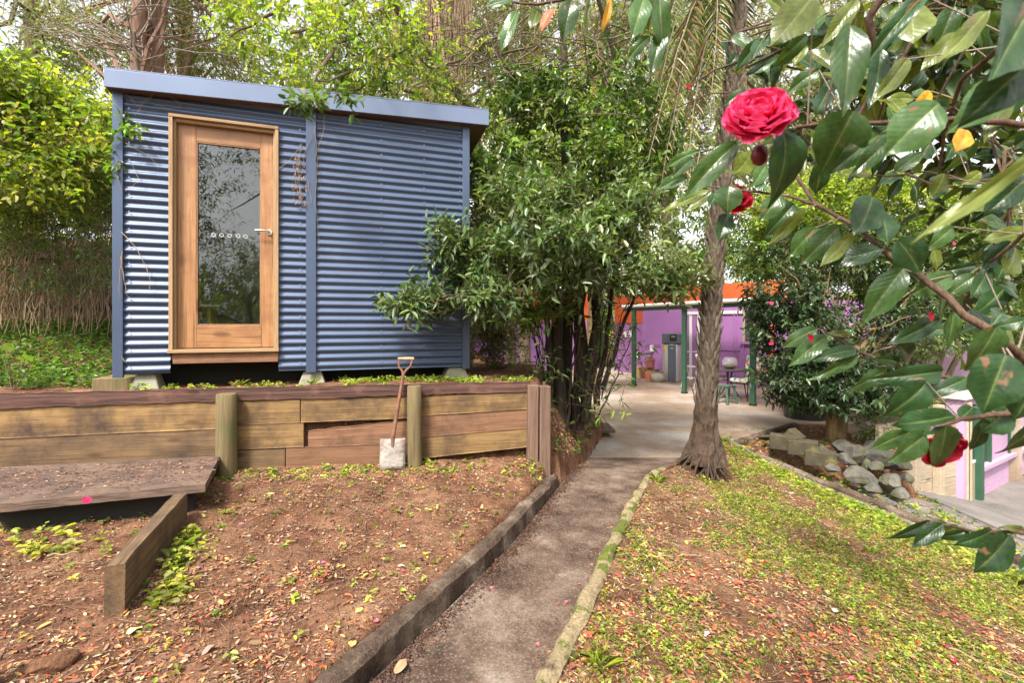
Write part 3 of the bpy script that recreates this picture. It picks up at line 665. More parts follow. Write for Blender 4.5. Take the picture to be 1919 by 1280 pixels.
# lid behind the top sleeper so it has depth
for u,v0,v1,r,t in ((425,738,892,.083,0),(777,723,876,.066,.02)):
    q=wpt(u,v0,-.085); zb_=.30; q2=Vector((q.x+t*.3,q.y,zb_)); mb=MB(); mb.tube([q2,q2.lerp(q,.3),q2.lerp(q,.7),q-Vector((0,0,.008)),q],[r*1.02,r,r*.99,r,r*.93],18,wob=.025); mb.build('post',M['post'],wall)
for u0,u1,v0 in ((990,1010,722),(1012.5,1033,724)):
    a=wpt(u0,v0,-.05); b_=wpt(u1,v0,-.05); w=(b_-a).length
    o=MB(); o.box((0,0,0),(w,.11,a.z-.25)); me=bpy.data.meshes.new('corner_post'); me.from_pydata(o.v,[],o.f); me.materials.append(M['cpost'])
    ob=place('corner_post',me,None,wall,loc=(a+b_)/2+NW*.055+Vector((0,0,-(a.z-.25)/2)),rot=(0,random.uniform(-.01,.01),RW)); bv=ob.modifiers.new('b','BEVEL'); bv.width=.008
# return boards running back from the corner post
a=wpt(1024,722,0.06)
for i in range(4):
    z1=a.z-.03-i*.2; dv=Vector((.05,.9,0)); o=MB().hexa([a+Vector((-.03,0,z1-.19-a.z)),a+Vector((.0,0,z1-.19-a.z)),a+Vector((.03,.6,z1-.19-a.z)),a+Vector((0,.6,z1-.19-a.z)),a+Vector((-.03,0,z1-a.z)),a+Vector((0,0,z1-a.z)),a+Vector((.03,.6,z1-a.z)),a+Vector((0,.6,z1-a.z))]); o.build('plank',M['plankd'],wall)

# ---------------------------------------------------------------- broad board step at the left and its beam
zt=CZ-1.13
stp=thing('plank_step','broad weathered board lying low against the left end of the wall','bench',(-2.9,3.6,gz(-2.9,3.6)))
def gp(u,v,h): Y=F*h/(v-610); return Vector(((u-960)/F*Y,Y,CZ-h))
bl,br,fl,fr_=gp(-30,877,1.13),gp(412,855,1.13),gp(-30,948,1.13),gp(385,908,1.13)
cuts=[0,.36,1.]
for i in range(2):
    t0,t1=cuts[i],cuts[i+1]; g_=.004
    A=bl.lerp(fl,t0+g_); B=br.lerp(fr_,t0+g_); Cc=bl.lerp(fl,t1-g_); Dd=br.lerp(fr_,t1-g_)
    nx=44; nyy=8; vs=[]; fs=[]; th=.055; ax=(B-A).normalized(); rz=math.atan2(ax.y,ax.x); inv=Matrix.Rotation(-rz,3,'Z'); cen=(A+B+Cc+Dd)/4
    for k in range(nx+1):
        for j in range(nyy+1):
            p=A.lerp(B,k/nx).lerp(Cc.lerp(Dd,k/nx),j/nyy); p=p+Vector((0,0,.0025*noise.noise(p*9)+.002*noise.noise(Vector((p.x*4,p.y*50,0))))); vs.append(inv@(p-cen))
    n1=len(vs); vs+= [v-Vector((0,0,th)) for v in vs]
    idx=lambda k,j:k*(nyy+1)+j
    for k in range(nx):
        for j in range(nyy): fs.append((idx(k,j),idx(k,j+1),idx(k+1,j+1),idx(k+1,j))); fs.append((n1+idx(k,j),n1+idx(k+1,j),n1+idx(k+1,j+1),n1+idx(k,j+1)))
        for j,s in ((0,1),(nyy,-1)):
            q=(idx(k,j),idx(k+1,j),n1+idx(k+1,j),n1+idx(k,j)); fs.append(q if s>0 else q[::-1])
    for j in range(nyy):
        for k,s in ((0,-1),(nx,1)):
            q=(idx(k,j),idx(k,j+1),n1+idx(k,j+1),n1+idx(k,j)); fs.append(q[::-1] if s>0 else q)
    me=bpy.data.meshes.new('board'); me.from_pydata([tuple(v) for v in vs],[],fs); me.materials.append(M['step'])
    place('board',me,None,stp,loc=cen,rot=(0,0,rz))
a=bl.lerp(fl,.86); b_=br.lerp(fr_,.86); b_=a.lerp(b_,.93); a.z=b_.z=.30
MB().hexa([a,b_,b_+Vector((0,.03,0)),a+Vector((0,.03,0)),a+Vector((0,0,zt-.058-.30)),b_+Vector((0,0,zt-.058-.30)),b_+Vector((0,.03,zt-.058-.30)),a+Vector((0,.03,zt-.058-.30))]).build('gap_shade_board',M['dark'],stp)  # near-black sheet standing in for the shade in the gap below the boards
for q in (gp(60,900,1.2),gp(350,880,1.2)):
    MB().box((q.x,q.y,(gz(q.x,q.y)+zt-.058)/2),(.1,.3,zt-.058-gz(q.x,q.y)+.02)).build('support',M['plankd'],stp)
p0,p1=gp(215,1058,1.165),gp(338,925,1.165); ax=(p1-p0); sd=Vector((ax.y,-ax.x,0)).normalized()*.041
mb=MB(); z0=.28; nseg=14; vs=[]; fs=[]
inv=Matrix.Rotation(-math.atan2(ax.y,ax.x),3,'Z'); cen=(p0+p1)/2; cen.z=.44
for i in range(nseg+1):
    p=p0.lerp(p1,i/nseg); p.z=.60-.0*i
    for a,z in ((-1,z0),(-1,.59),(-.9,.602),(.9,.602),(1,.59),(1,z0)):
        q=p+sd*a; q.z=z; q+=noise.noise_vector(q*7)*.006; vs.append(inv@(q-cen))
for i in range(nseg):
    for k in range(6): fs.append((i*6+k,i*6+(k+1)%6,(i+1)*6+(k+1)%6,(i+1)*6+k))
fs.append(tuple(range(6))[::-1]); fs.append(tuple(nseg*6+k for k in range(6)))
me=bpy.data.meshes.new('timber_beam'); me.from_pydata([tuple(v) for v in vs],[],fs); me.materials.append(M['plankd'])
tag(place('timber_beam',me,None,None,loc=cen,rot=(0,0,math.atan2(ax.y,ax.x))),'square timber beam set edge up in the soil, running under the broad board','timber')
q=gp(2,1275,1.40); tag(MB().tube([(q.x-.05,q.y-.03,.2),(q.x-.055,q.y-.02,.50)],[.04,.037],10,wob=.05).build('wooden_stake',M['post']),'short round stake at the lower left edge of the soil','stake')

# ---------------------------------------------------------------- spade
q=wpt(736,878,-.17); q.z=gz(q.x,q.y); top=wpt(757,698,-.035)
sp=thing('spade','old rusty D handled spade with a pale blade leaning on the timber wall','spade',q)
M['rust']=plain('rusty_shaft',(.17,.075,.045),.8,.35,16,bump=.5,dirt=((.34,.27,.22),.56)); M['blade']=plain('chalky_blade',(.30,.27,.245),.8,.4,9,bump=.6,dirt=((.13,.08,.055),.47)); M['grip']=plain('worn_grip',(.34,.23,.14),.7,.2,20,dirt=((.30,.12,.07),.55))
b0=wpt(735.5,880,-.165); b1=wpt(736.5,822,-.11); sx=DW; dn=(b1-b0)
vs=[];fs=[]; nn=6; hw=.118
for j in range(8):
    t=j/7; c=b0.lerp(b1,t); w=hw*(1-.0*t)*( .97 if t>.1 else .93+ t*.4)
    for i in range(nn+1):
        a=i/nn*2-1; vs.append(c+sx*a*w+NW*(.022*a*a-.012)+Vector((0,0,(-.012*abs(a)**3 if j==0 else 0))))
k=nn+1
for j in range(7):
    for i in range(nn): fs.append((j*k+i,j*k+i+1,(j+1)*k+i+1,(j+1)*k+i))
mb=MB(); mb.add(vs,fs,True); o=mb.build('blade',M['blade'],sp); sol=o.modifiers.new('s','SOLIDIFY'); sol.thickness=.004
s0=b1-dn*.25-NW*.012; s1=b1+Vector((0,0,.03))
MB().tube([s0,b1-NW*.008,b1.lerp(top,.3)],[.012,.019,.018],10).build('socket',M['rust'],sp)
MB().tube([b1.lerp(top,.28),b1.lerp(top,.6),top],[.0165,.016,.016],10).build('shaft',M['rust'],sp)
ud=(top-b1).normalized(); gl_=top+ud*.13
l=gl_-sx*.062; r=gl_+sx*.062; l=l-ud*.0
MB().tube([top-ud*.02,top+ud*.02-sx*.02,top+ud*.06-sx*.055,l+ud*.0],[.013,.012,.010,.010],8).build('yoke',M['rust'],sp)
MB().tube([top-ud*.02,top+ud*.02+sx*.02,top+ud*.06+sx*.055,r],[.013,.012,.010,.010],8).build('yoke',M['rust'],sp)
MB().tube([l-sx*.012,gl_,r+sx*.012],[.015,.017,.015],10).build('grip',M['grip'],sp)
# ---------------------------------------------------------------- purple house, pergola and patio things
M['purple']=plain('purple_paint',(.27,.115,.30),.7,.06,2.5,bump=.15,bscale=40,dirt=((.33,.12,.36),.62)); M['orange']=plain('orange_paint',(.50,.085,.018),.6,.08,3)
M['pink']=plain('pale_pink_paint',(.46,.29,.44),.7,.06,2.5,dirt=((.45,.28,.42),.62)); M['green']=plain('green_paint',(.028,.085,.048),.5,.12,4,dirt=((.10,.15,.08),.6)); M['whitep']=plain('white_paint',(.62,.60,.58),.55,.06,3,dirt=((.42,.38,.33),.62))
M['beige']=plain('beige_boards',(.27,.23,.16),.8,.1,4,dirt=((.24,.20,.13),.56)); M['dglass']=plain('dark_glass',(.05,.055,.055),.12,.1,4,spec=.8)
m,N,L,b=newmat('clear_roof_sheet'); b.inputs['Base Color'].default_value=(.75,.8,.82,1); b.inputs['Roughness'].default_value=.3; b.inputs['Alpha'].default_value=.55; M['poly']=m
def ppt(u,v,Y): return P(u,v,Y)
def wallpoly(mb,a,b,z0,z1,th=.12,back=None):
    a=Vector((a[0],a[1],0)); b=Vector((b[0],b[1],0)); d=(b-a).normalized(); n=Vector((-d.y,d.x,0))*(back if back else th)
    mb.hexa([a+Vector((0,0,z0)),b+Vector((0,0,z0)),b+n+Vector((0,0,z0)),a+n+Vector((0,0,z0)),a+Vector((0,0,z1)),b+Vector((0,0,z1)),b+n+Vector((0,0,z1)),a+n+Vector((0,0,z1))]); return mb
house=thing('purple_house','purple block house with orange painted upper walls behind the patio','house',(6,17,0))
A0,A1=(-3.5,20.5),(3.2,19.2); B0,B1=(4.05,19.0),(4.65,17.2); C1=(7.72,13.25); E1=(9.6,10.9)
wallpoly(MB(),A0,A1,-.4,1.95).build('wall',M['purple'],house); wallpoly(MB(),A0,A1,1.951,3.2,.10).build('upper_wall',M['orange'],house)
wallpoly(MB(),B0,B1,0,1.86).build('wall',M['purple'],house)
wallpoly(MB(),B1,C1,0,2.42).build('wall',M['purple'],house); wallpoly(MB(),C1,E1,-.5,2.42).build('wall',M['purple'],house)
wallpoly(MB(),B1,C1,2.421,3.05,.10).build('upper_wall',M['orange'],house)
# vertical orange boards over the block wall
d=(Vector((*B1,0))-Vector((*B0,0))); n=Vector((-d.y,d.x,0)).normalized()
for i in range(14):
    a=Vector((*B0,0))+d*(i/14.); b_=a+d/14*.88; wallpoly(MB(),(a.x-n.x*.02,a.y-n.y*.02),(b_.x-n.x*.02,b_.y-n.y*.02),1.87,2.9,.05).build('board',M['orange'],house)
wallpoly(MB(),B0,B1,1.861,2.9,.08).build('upper_wall',M['orange'],house)
# block joints as thin recessed courses: proud blocks
for r in range(9):
    for c in range(5):
        t0=c/5+(.1 if r%2 else 0); t1=t0+.19
        if t1>1: continue
        a=Vector((*B0,0))+d*t0-n*.012; b_=Vector((*B0,0))+d*t1-n*.012
        z0=r*.2+.006
        if (r in (5,6) and c in (1,2)) or (r==3 and c in (3,4)): continue
        wallpoly(MB(),a,b_,z0,z0+.188,.03).build('block',M['purple'],house)
# breeze blocks: frame with a star of bars
for (tc,zc) in ((.42,1.45),(.62,1.45),(.80,.72)):
    c=Vector((*B0,0))+d*tc-n*.02; c.z=zc; ds=d.normalized(); q=.17
    for k in range(4):
        an=k*math.pi/4; v=(ds*math.cos(an)+Vector((0,0,1))*math.sin(an))
        MB().tube([c-v*q,c+v*q],.018,4).build('breeze_block_bar',M['whitep'],house)
    MB().box(c+n*.018,(.32,.004,.34),Matrix.Rotation(math.atan2(ds.y,ds.x),3,'Z')).build('breeze_block_back',M['dark'],house)
# door in the diagonal wall
dC=(Vector((*C1,0))-Vector((*B1,0))); dCn=dC.normalized(); nC=Vector((-dCn.y,dCn.x,0)); RC=math.atan2(dCn.y,dCn.x); RCM=Matrix.Rotation(RC,3,'Z')
if nC.y<0: nC=-nC
B1v=Vector((*B1,0))
def sC(u): return on_line(u,B1v,dCn)
def cpt(u,off,z): p=B1v+dCn*sC(u)-nC*off; return Vector((p.x,p.y,z))
for u0,u1,z0,z1,mm,nm in ((1293,1298,0,2.12,'whitep','door_frame'),(1308,1314,0,2.12,'whitep','door_frame')):
    a,b_=cpt(u0,.03,0),cpt(u1,.03,0); wallpoly(MB(),a,b_,z0,z1,.05).build(nm,M[mm],house)
a,b_=cpt(1290,.05,0),cpt(1392,.05,0); wallpoly(MB(),a,b_,2.125,2.22,.07).build('lintel',M['whitep'],house)
a,b_=cpt(1299,.03,0),cpt(1307,.03,0); wallpoly(MB(),a,b_,.02,2.1,.04).build('door',M['purple'],house)
for u in (1378,1384,1395):   # battens and pipes
    a=cpt(u,.04,0); MB().tube([(a.x,a.y,.1),(a.x,a.y,2.3)],.016,6).build('conduit',M['purple'],house)
a,b_=cpt(1340,.02,1.0),cpt(1388,.02,1.0); MB().tube([(a.x,a.y,1.02),(b_.x,b_.y,1.02)],.012,5).build('conduit',M['purple'],house)
# louvred window right of the post
for i in range(7):
    a,b_=cpt(1398,.04,0),cpt(1436,.04,0); wallpoly(MB(),a,b_,1.35+i*.13,1.35+i*.13+.11,.02).build('louvre',M['dglass'],house)
for u in (1394,1437): a,b_=cpt(u,.06,0),cpt(u+4,.06,0); wallpoly(MB(),a,b_,1.28,2.3,.06).build('window_frame',M['bark_mid'] if False else M['beige'],house)
a,b_=cpt(1390,.08,0),cpt(1445,.08,0); wallpoly(MB(),a,b_,1.22,1.28,.1).build('sill',M['purple'],house)
# wall meter box
c=cpt(1224,.05,.98); MB().box(c,(.12,.08,.22),RCM).build('tap_box',M['whitep'],house)
MB().tube([cpt(1212,.05,1.1),cpt(1240,.05,1.1)],.012,5).build('pipe',M['twig'],house)
M['orangep']=plain('orange_pipe',(.62,.11,.03),.5,.08,3)
pp_=[cpt(1450,.10,2.4),cpt(1450,.10,.75),cpt(1449,.12,.62),cpt(1424,.50,.16)]
tag(MB().tube(pp_,.055,10).build('downpipe',M['orangep']),'orange downpipe with an angled foot on the purple wall','downpipe')
c=cpt(1450,.10,.70); 
# roof slab over house
mb=MB(); mb.hexa([Vector(p) for p in ((3.8,19.5,2.95),(4.3,16.6,3.62),(9.9,10.3,3.62),(14,16,4.4),(3.8,19.5,3.1),(4.3,16.6,3.75),(9.9,10.3,3.75),(14,16,4.6))]); 
# pergola
pg=thing('pergola','green post pergola with a pale translucent roof over the patio','pergola',(4.5,12.5,0))
posts=[(1188.6,723,14.19),(1283,737.6,12.57),(1411.6,760.5,10.65)]
pt=[]
for u,v,Y in posts:
    p=P(u,v,Y); p.z=0; pt.append(p); s=.105
    MB().box((p.x,p.y,1.1),(s,s,2.19),RCM).build('post',M['green'],pg,bevel=.006)
    MB().box((p.x,p.y,.02),(s+.02,s+.02,.05),RCM).build('post_foot',M['dark'],pg)
pd=(pt[2]-pt[0]).normalized(); a=pt[0]-pd*.5; b_=pt[2]+pd*.15
wallpoly(MB(),a,b_,2.195,2.30,.06).build('beam',M['green'],pg)
gut=[a-Vector((.06,.03,0)),b_-Vector((.06,.03,0))]
MB().tube([gut[0]+Vector((0,0,2.335)),gut[1]+Vector((0,0,2.335))],.05,8).build('gutter',M['whitep'],pg)
nP=Vector((pd.y,-pd.x,0)); nP = nP if nP.x>0 else -nP
q0,q1=Vector(a),Vector(b_); w0,w1=a+nP*1.9,b_+nP*2.5
MB().hexa([q0+Vector((0,0,2.36)),q1+Vector((0,0,2.36)),w1+Vector((0,0,2.50)),w0+Vector((0,0,2.50)),q0+Vector((0,0,2.366)),q1+Vector((0,0,2.366)),w1+Vector((0,0,2.506)),w0+Vector((0,0,2.506))]).build('roof_sheet',M['poly'],pg)
for i in range(7):
    t=i/6; s0=q0.lerp(q1,t); s1=w0.lerp(w1,t); MB().tube([s0+Vector((0,0,2.31)),s1+Vector((0,0,2.45))],.03,4).build('rafter',M['green'],pg)
# water heater
hb=P(1259.5,711,15.4); hb.z=0; H=thing('water_heater','tall grey and silver heat pump water heater against the purple wall','water heater',hb)
M['silver']=plain('silver_steel',(.45,.43,.42),.35,.05,2,metal=.4); M['slate']=plain('slate_panel',(.10,.115,.15),.4,.06,3); M['yellow']=plain('yellow_label',(.75,.6,.05),.6,.03)
R_=.29
MB().lathe(hb,[(R_,.02),(R_,1.16),(R_-.01,1.18)],28).build('tank',M['silver'],H)
MB().lathe(hb,[(R_-.02,.0),(R_-.02,.03)],24).build('tank_base',M['slate'],H)
th0=math.atan2(-hb.y,-hb.x); vs=[];fs=[]
for i in range(9):
    t=th0-.42+i*.105
    for r,z in ((R_+.001,.03),(R_+.008,.03),(R_+.008,1.17),(R_+.001,1.17)): vs.append((hb.x+r*math.cos(t+.0),hb.y+r*math.sin(t+.0),z))
for i in range(8):
    for k in range(4): fs.append((i*4+k,i*4+(k+1)%4,(i+1)*4+(k+1)%4,(i+1)*4+k))
mb=MB(); mb.add(vs,fs,True); mb.build('front_panel',M['slate'],H)
MB().box((hb.x,hb.y,1.365),(.60,.56,.33),Matrix.Rotation(th0+math.pi/2,3,'Z')).build('head_unit',M['slate'],H,bevel=.03)
MB().lathe(hb,[(R_-.05,1.17),(R_-.05,1.22)],24).build('neck',M['dark'],H)
dirc=Vector((math.cos(th0),math.sin(th0),0)); sdx=Vector((-dirc.y,dirc.x,0)); RT=Matrix.Rotation(th0+math.pi/2,3,'Z')
c=hb+dirc*.283+sdx*(.04); MB().box((c.x,c.y,1.39),(.20,.02,.20),RT).build('control_panel',M['dark'],H)
for i in range(4):
    c2=c+dirc*.012+sdx*(-.05+.033*i); MB().box((c2.x,c2.y,1.37),(.014,.004,.014),RT).build('button',M['silver'],H)
c2=c+dirc*.012; MB().box((c2.x,c2.y,1.43),(.12,.004,.03),RT).build('display',M['silver'],H)
c=hb+dirc*.302; MB().box((c.x,c.y,1.06),(.07,.004,.022),RT).build('badge',M['whitep'],H)
c=hb+dirc*.20-sdx*.215; MB().box((c.x,c.y,1.08),(.10,.02,.13),Matrix.Rotation(th0+math.pi/2-.85,3,'Z')).build('energy_label',M['yellow'],H)
# pots
M['terra']=plain('terracotta',(.42,.17,.08),.8,.15,9,dirt=((.32,.2,.12),.6)); M['terrad']=plain('dark_red_pot',(.24,.07,.06),.5,.1,9); M['cream']=plain('cream_pot',(.36,.33,.27),.5,.15,6,dirt=((.30,.22,.14),.58)); M['olivep']=plain('ochre_pot',(.38,.27,.10),.6,.15,8)
def pot(u,v,Y,r,h,m,lab,kind=0,plant=True):
    p=P(u,v,Y); p.z=0
    pr=[[(r*.7,0),(r*.95,h*.86),(r*1.05,h*.87),(r*1.05,h),(r*.9,h),(r*.88,h*.9)],[(r*.55,0),(r,h*.35),(r*1.02,h*.6),(r*.75,h*.86),(r*.9,h),(r*.72,h),(r*.66,h*.86)]][kind]
    t=thing('plant_pot',lab,'pot',p); MB().lathe(p,pr,18).build('pot',m,t); MB().lathe(p,[(r*.8,h*.88),(r*.8,h*.9)],14).build('potting_soil',M['soil'],t)
    if plant:
        n=26; B=np.array([[p.x,p.y,h*.9]]).repeat(n,0); D=rng.normal(0,.5,(n,3)); D[:,2]=rng.uniform(.4,1,n); o=leaves('foliage',B,D,rng.normal(0,1,(n,3)),.16,.02,palette(n,[(.07,.10,.03),(.14,.13,.05)]),M['leaf'],t)
pot(1198,706,16.6,.19,.34,M['olivep'],'ochre plant pot, leftmost of the pots by the water heater',0,False)
pot(1209,707,16.2,.20,.36,M['terrad'],'dark red cylindrical plant pot among the terracotta pots',0,False)
pot(1220,705,16.0,.19,.32,M['terra'],'round bellied terracotta pot behind the small terracotta one',1,True)
pot(1216,709,15.2,.12,.20,M['terra'],'smallest terracotta pot in front of the other pots',0,False)
pot(1233.5,710.5,15.1,.21,.34,M['cream'],'cream glazed pot beside the water heater',1,True)
pot(1219,697,16.9,.17,.62,M['terrad'],'tall dark pot of seedlings against the purple wall',0,True)
# step ladder
p=P(1298,717,13.9); p.z=0; t=thing('step_ladder','small white folding step ladder behind the middle green post','ladder',p)
for s in (-.2,.2):
    a=p+dCn*s; MB().tube([a-nC*.25,a+Vector((0,0,.95))],.016,6).build('leg',M['whitep'],t); MB().tube([a+nC*.25,a+Vector((0,0,.7))],.016,6).build('leg',M['whitep'],t)
MB().tube([p-dCn*.2+Vector((0,0,.95)),p-dCn*.14+Vector((0,0,1.02)),p+dCn*.14+Vector((0,0,1.02)),p+dCn*.2+Vector((0,0,.95))],.016,6).build('handle',M['whitep'],t)
for z,o in ((.28,.16),(.6,.07)): c=p-nC*o; MB().box((c.x,c.y,z),(.38,.2,.035),RCM).build('tread',M['whitep'],t)
# table with terrarium bowl
M['wicker']=plain('dark_table',(.06,.05,.055),.5,.1,9)
tp=P(1368,744,11.9); tp.z=0; t=thing('patio_table','small round dark patio table between two cushioned chairs','table',tp)
MB().lathe(tp+Vector((0,0,.66)),[(.36,0),(.38,.012),(.38,.03),(.36,.04)],28).build('tabletop',M['wicker'],t)
for k in range(4):
    an=k*math.pi/2+.5; c,s=math.cos(an),math.sin(an)
    MB().tube([tp+Vector((c*.05,s*.05,.66)),tp+Vector((c*.06,s*.06,.35)),tp+Vector((c*.2,s*.2,.12)),tp+Vector((c*.33,s*.33,.0))],.014,6).build('leg',M['wicker'],t)
bc=tp+Vector((0,0,.70)); t=thing('terrarium_bowl','round glass bowl with succulents on the patio table','terrarium',bc)
m,N,L,b=newmat('bowl_glass'); b.inputs['Base Color'].default_value=(.6,.65,.65,1); b.inputs['Roughness'].default_value=.05; b.inputs['Alpha'].default_value=.18; M['bowl']=m
pr=[(.08,0),(.15,.05),(.185,.13),(.18,.20),(.14,.27),(.10,.29)]; MB().lathe(bc,pr,22).build('bowl',M['bowl'],t); MB().lathe(bc,[(.07,.006),(.15,.07),(.15,.09)],18).build('soil_layer',M['soil'],t)
n=60; B=np.array([[bc.x,bc.y,bc.z+.09]]).repeat(n,0)+rng.normal(0,.05,(n,3))*[1,1,.2]; D=rng.normal(0,.5,(n,3)); D[:,2]=.7; leaves('succulents',B,D,rng.normal(0,1,(n,3)),.07,.03,palette(n,[(.2,.25,.06),(.10,.18,.05),(.35,.33,.12)]),M['leaf'],t)
# cushioned chairs
m,N,L,b=newmat('floral_cushion'); tc=N.new('ShaderNodeTexCoord'); v=N.new('ShaderNodeTexVoronoi'); v.inputs['Scale'].default_value=16; L.new(tc.outputs['Object'],v.inputs['Vector'])
r=ramp(N,[(0,(.75,.72,.68)),(.3,(.72,.7,.66)),(.42,(.03,.30,.42)),(.55,(.75,.7,.65)),(.66,(.72,.16,.08)),(.78,(.06,.35,.3)),(.9,(.75,.4,.06))]); r.color_ramp.interpolation='CONSTANT'; sx_=N.new('ShaderNodeSeparateColor'); L.new(v.outputs['Color'],sx_.inputs[0]); L.new(sx_.outputs[0],r.inputs[0]); L.new(r.outputs[0],b.inputs['Base Color']); b.inputs['Roughness'].default_value=.9; M['floral']=m
def chair(p,rz,lab):
    R=Matrix.Rotation(rz,3,'Z'); t=thing('patio_chair',lab,'chair',p)
    def q(x,y,z): return p+R@Vector((x,y,z))
    MB().box(q(0,0,.46),(.50,.50,.09),R).build('seat_cushion',M['floral'],t,bevel=.03)
    Rb=R@Matrix.Rotation(-.22,3,'X'); MB().box(q(0,.29,.76),(.48,.08,.56),Rb).build('back_cushion',M['floral'],t,bevel=.03)
    for s in (-1,1):
        MB().tube([q(s*.26,-.26,0),q(s*.25,-.22,.42),q(s*.25,-.20,.62),q(s*.25,.0,.67),q(s*.25,.28,.66)],.012,6).build('arm',M['dark'],t)
        MB().tube([q(s*.27,.34,0),q(s*.24,.22,.42),q(s*.24,.36,.98)],.012,6).build('back_leg',M['dark'],t)
    MB().tube([q(-.24,.36,.98),q(.24,.36,.98)],.012,6).build('back_rail',M['dark'],t); MB().tube([q(-.25,-.22,.40),q(.25,-.22,.40)],.012,6).build('seat_rail',M['dark'],t)
cp=P(1398,742,11.55); cp.z=0; chair(cp,-1.15,'floral cushioned patio chair to the right of the small table'); cp=P(1338,736,12.3); cp.z=0; chair(cp,1.7,'floral cushioned patio chair mostly hidden behind the palm trunk')
# green plastic stool
gp_=P(1363,752,10.9); gp_.z=0; t=thing('plastic_stool','small green plastic stool in front of the patio table','stool',gp_); M['gplast']=plain('green_plastic',(.07,.13,.10),.5,.08,5)
R=Matrix.Rotation(.5,3,'Z'); MB().box(gp_+Vector((0,0,.41)),(.32,.25,.035),R).build('seat',M['gplast'],t,bevel=.01)
for a in (-1,1):
    for b_ in (-1,1):
        x0=gp_+R@Vector((a*.16,b_*.13,0)); x1=gp_+R@Vector((a*.12,b_*.09,.395)); MB().tube([x0,x1],[.032,.03],4).build('leg',M['gplast'],t)
for b_ in (-1,1): MB().box(gp_+R@Vector((0,b_*.12,.14)),(.26,.015,.04),R).build('brace',M['gplast'],t)
# black planter tub
tb=Vector((5.62,9.25,0)); M['blackp']=plain('black_plastic',(.018,.018,.02),.35,.1,4); t=thing('planter_tub','tall black plastic tub at the patio edge beside the camellia','planter',tb)
MB().lathe(tb,[(.36,0),(.40,.30),(.41,.66),(.44,.67),(.44,.74),(.38,.74),(.38,.65)],28).build('tub',M['blackp'],t); MB().lathe(tb,[(.37,.64),(.37,.66)],16).build('potting_soil',M['soil'],t)
# small timber step near the mound
tp_=P(1140,800,7.9); t=thing('timber_step','low timber seat plank at the foot of the mound by the patio','bench',Vector((tp_.x-.05,tp_.y,0)))
MB().box((tp_.x-.12,tp_.y,.10),(.35,.6,.045)).build('seat',M['step'],t); MB().box((tp_.x-.1,tp_.y-.22,.04),(.12,.08,.09)).build('block',M['block'],t); MB().box((tp_.x-.1,tp_.y+.2,.04),(.12,.08,.09)).build('block',M['block'],t)

# ---------------------------------------------------------------- right: stone edging, timber wall, lower building
def rock(name,c,size,m,lab,rot=0.,seed=1,cat='stone',grp=None,par=None):
    bm=[]; me=bpy.data.meshes.new(name); import bmesh; b=bmesh.new(); bmesh.ops.create_icosphere(b,subdivisions=4,radius=1)
    rs=random.Random(seed); pl=[(Vector((rs.uniform(-1,1),rs.uniform(-1,1),rs.uniform(-1,1))).normalized(),rs.uniform(.55,.8)) for _ in range(14)]
    for v in b.verts:
        for n_,d_ in pl:
            k=v.co.dot(n_)
            if k>d_: v.co-=n_*(k-d_)
        v.co*=1+.05*noise.noise(v.co*3+Vector((seed,0,0)))+.025*noise.noise(v.co*9)
        v.co=Vector((v.co.x*size[0],v.co.y*size[1],v.co.z*size[2]))
    b.to_mesh(me); b.free(); me.materials.append(m); o=place(name,me,None,par,loc=c,rot=(rs.uniform(-.2,.2),rs.uniform(-.2,.2),rot))
    if lab: tag(o,lab,cat,grp)
    return o
stones=[(1655,858,6.55,.34,.26,.20,'large flat fronted grey stone nearest the timber wall'),(1600,850,6.5,.20,.18,.19,'upright tan stone beside the mossy blocks'),(1612,893,6.2,.34,.22,.15,'broad wedge shaped stone lowest in the edging'),(1583,838,6.9,.19,.15,.13,'grey stone behind the upright tan stone'),(1635,840,6.9,.20,.18,.14,'rounded grey stone behind the large grey one'),(1668,905,6.3,.30,.22,.16,'pale stone low beside the sprouting weeds'),(1538,846,6.6,.11,.1,.09,'small stone on the end of the mossy block row'),(1690,868,6.7,.16,.16,.15,'stone tucked against the timber wall'),(1640,875,6.4,.14,.12,.09,'small dark stone wedged between the larger stones'),(1668,950,5.5,.13,.13,.12,'brown broken stone stump in the grass'),(1560,878,6.3,.13,.10,.09,'small stone under the right mossy block'),(1585,862,6.4,.15,.12,.12,'brown stone between the mossy blocks and the tan stone'),(1636,915,6.0,.17,.13,.10,'flat stone lying just above the lower kerb'),(1690,928,6.1,.20,.14,.10,'flat slab stone at the foot of the timber wall'),(1650,812,7.3,.12,.10,.09,'small dark stone beside the feathery shrub'),(1622,868,6.5,.12,.1,.11,'squarish stone in the middle of the edging'),(1700,895,6.6,.13,.12,.12,'stone leaning on the first timber wall post')]
for i,(u,v,Y,a,b_,c,lab) in enumerate(stones):
    p=P(u,v,Y); rock('stone',p,(a*.82,b_*.82,c*.85),M['stone'],lab,rot=i*.8,seed=10+i)
for i,(u,v,Y,lab) in enumerate(((1470,826,6.75,'mossy concrete block, leftmost in the edging row'),(1505,836,6.62,'mossy concrete block in the middle of the edging row'),(1538,856,6.45,'mossy concrete block at the right of the edging row'))):
    p=P(u,v,Y); tag(MB().box((p.x,p.y,p.z-.02),(.36,.2,.2),Matrix.Rotation(-.55,3,'Z')).build('mossy_block',M['block'],bevel=.015),lab,'block')
p=P(1488,820,6.95); tag(MB().box(p,(.2,.2,.18),Matrix.Rotation(.6,3,'Z')@Matrix.Rotation(.6,3,'X')).build('tilted_block',M['block'],bevel=.01),'tilted concrete block lying in the bed under the camellia','block')
p=P(1447,820,7.05); rock('flat_rock',p,(.28,.1,.06),M['block'],'low dark rock at the left tip of the camellia bed',.3,44)
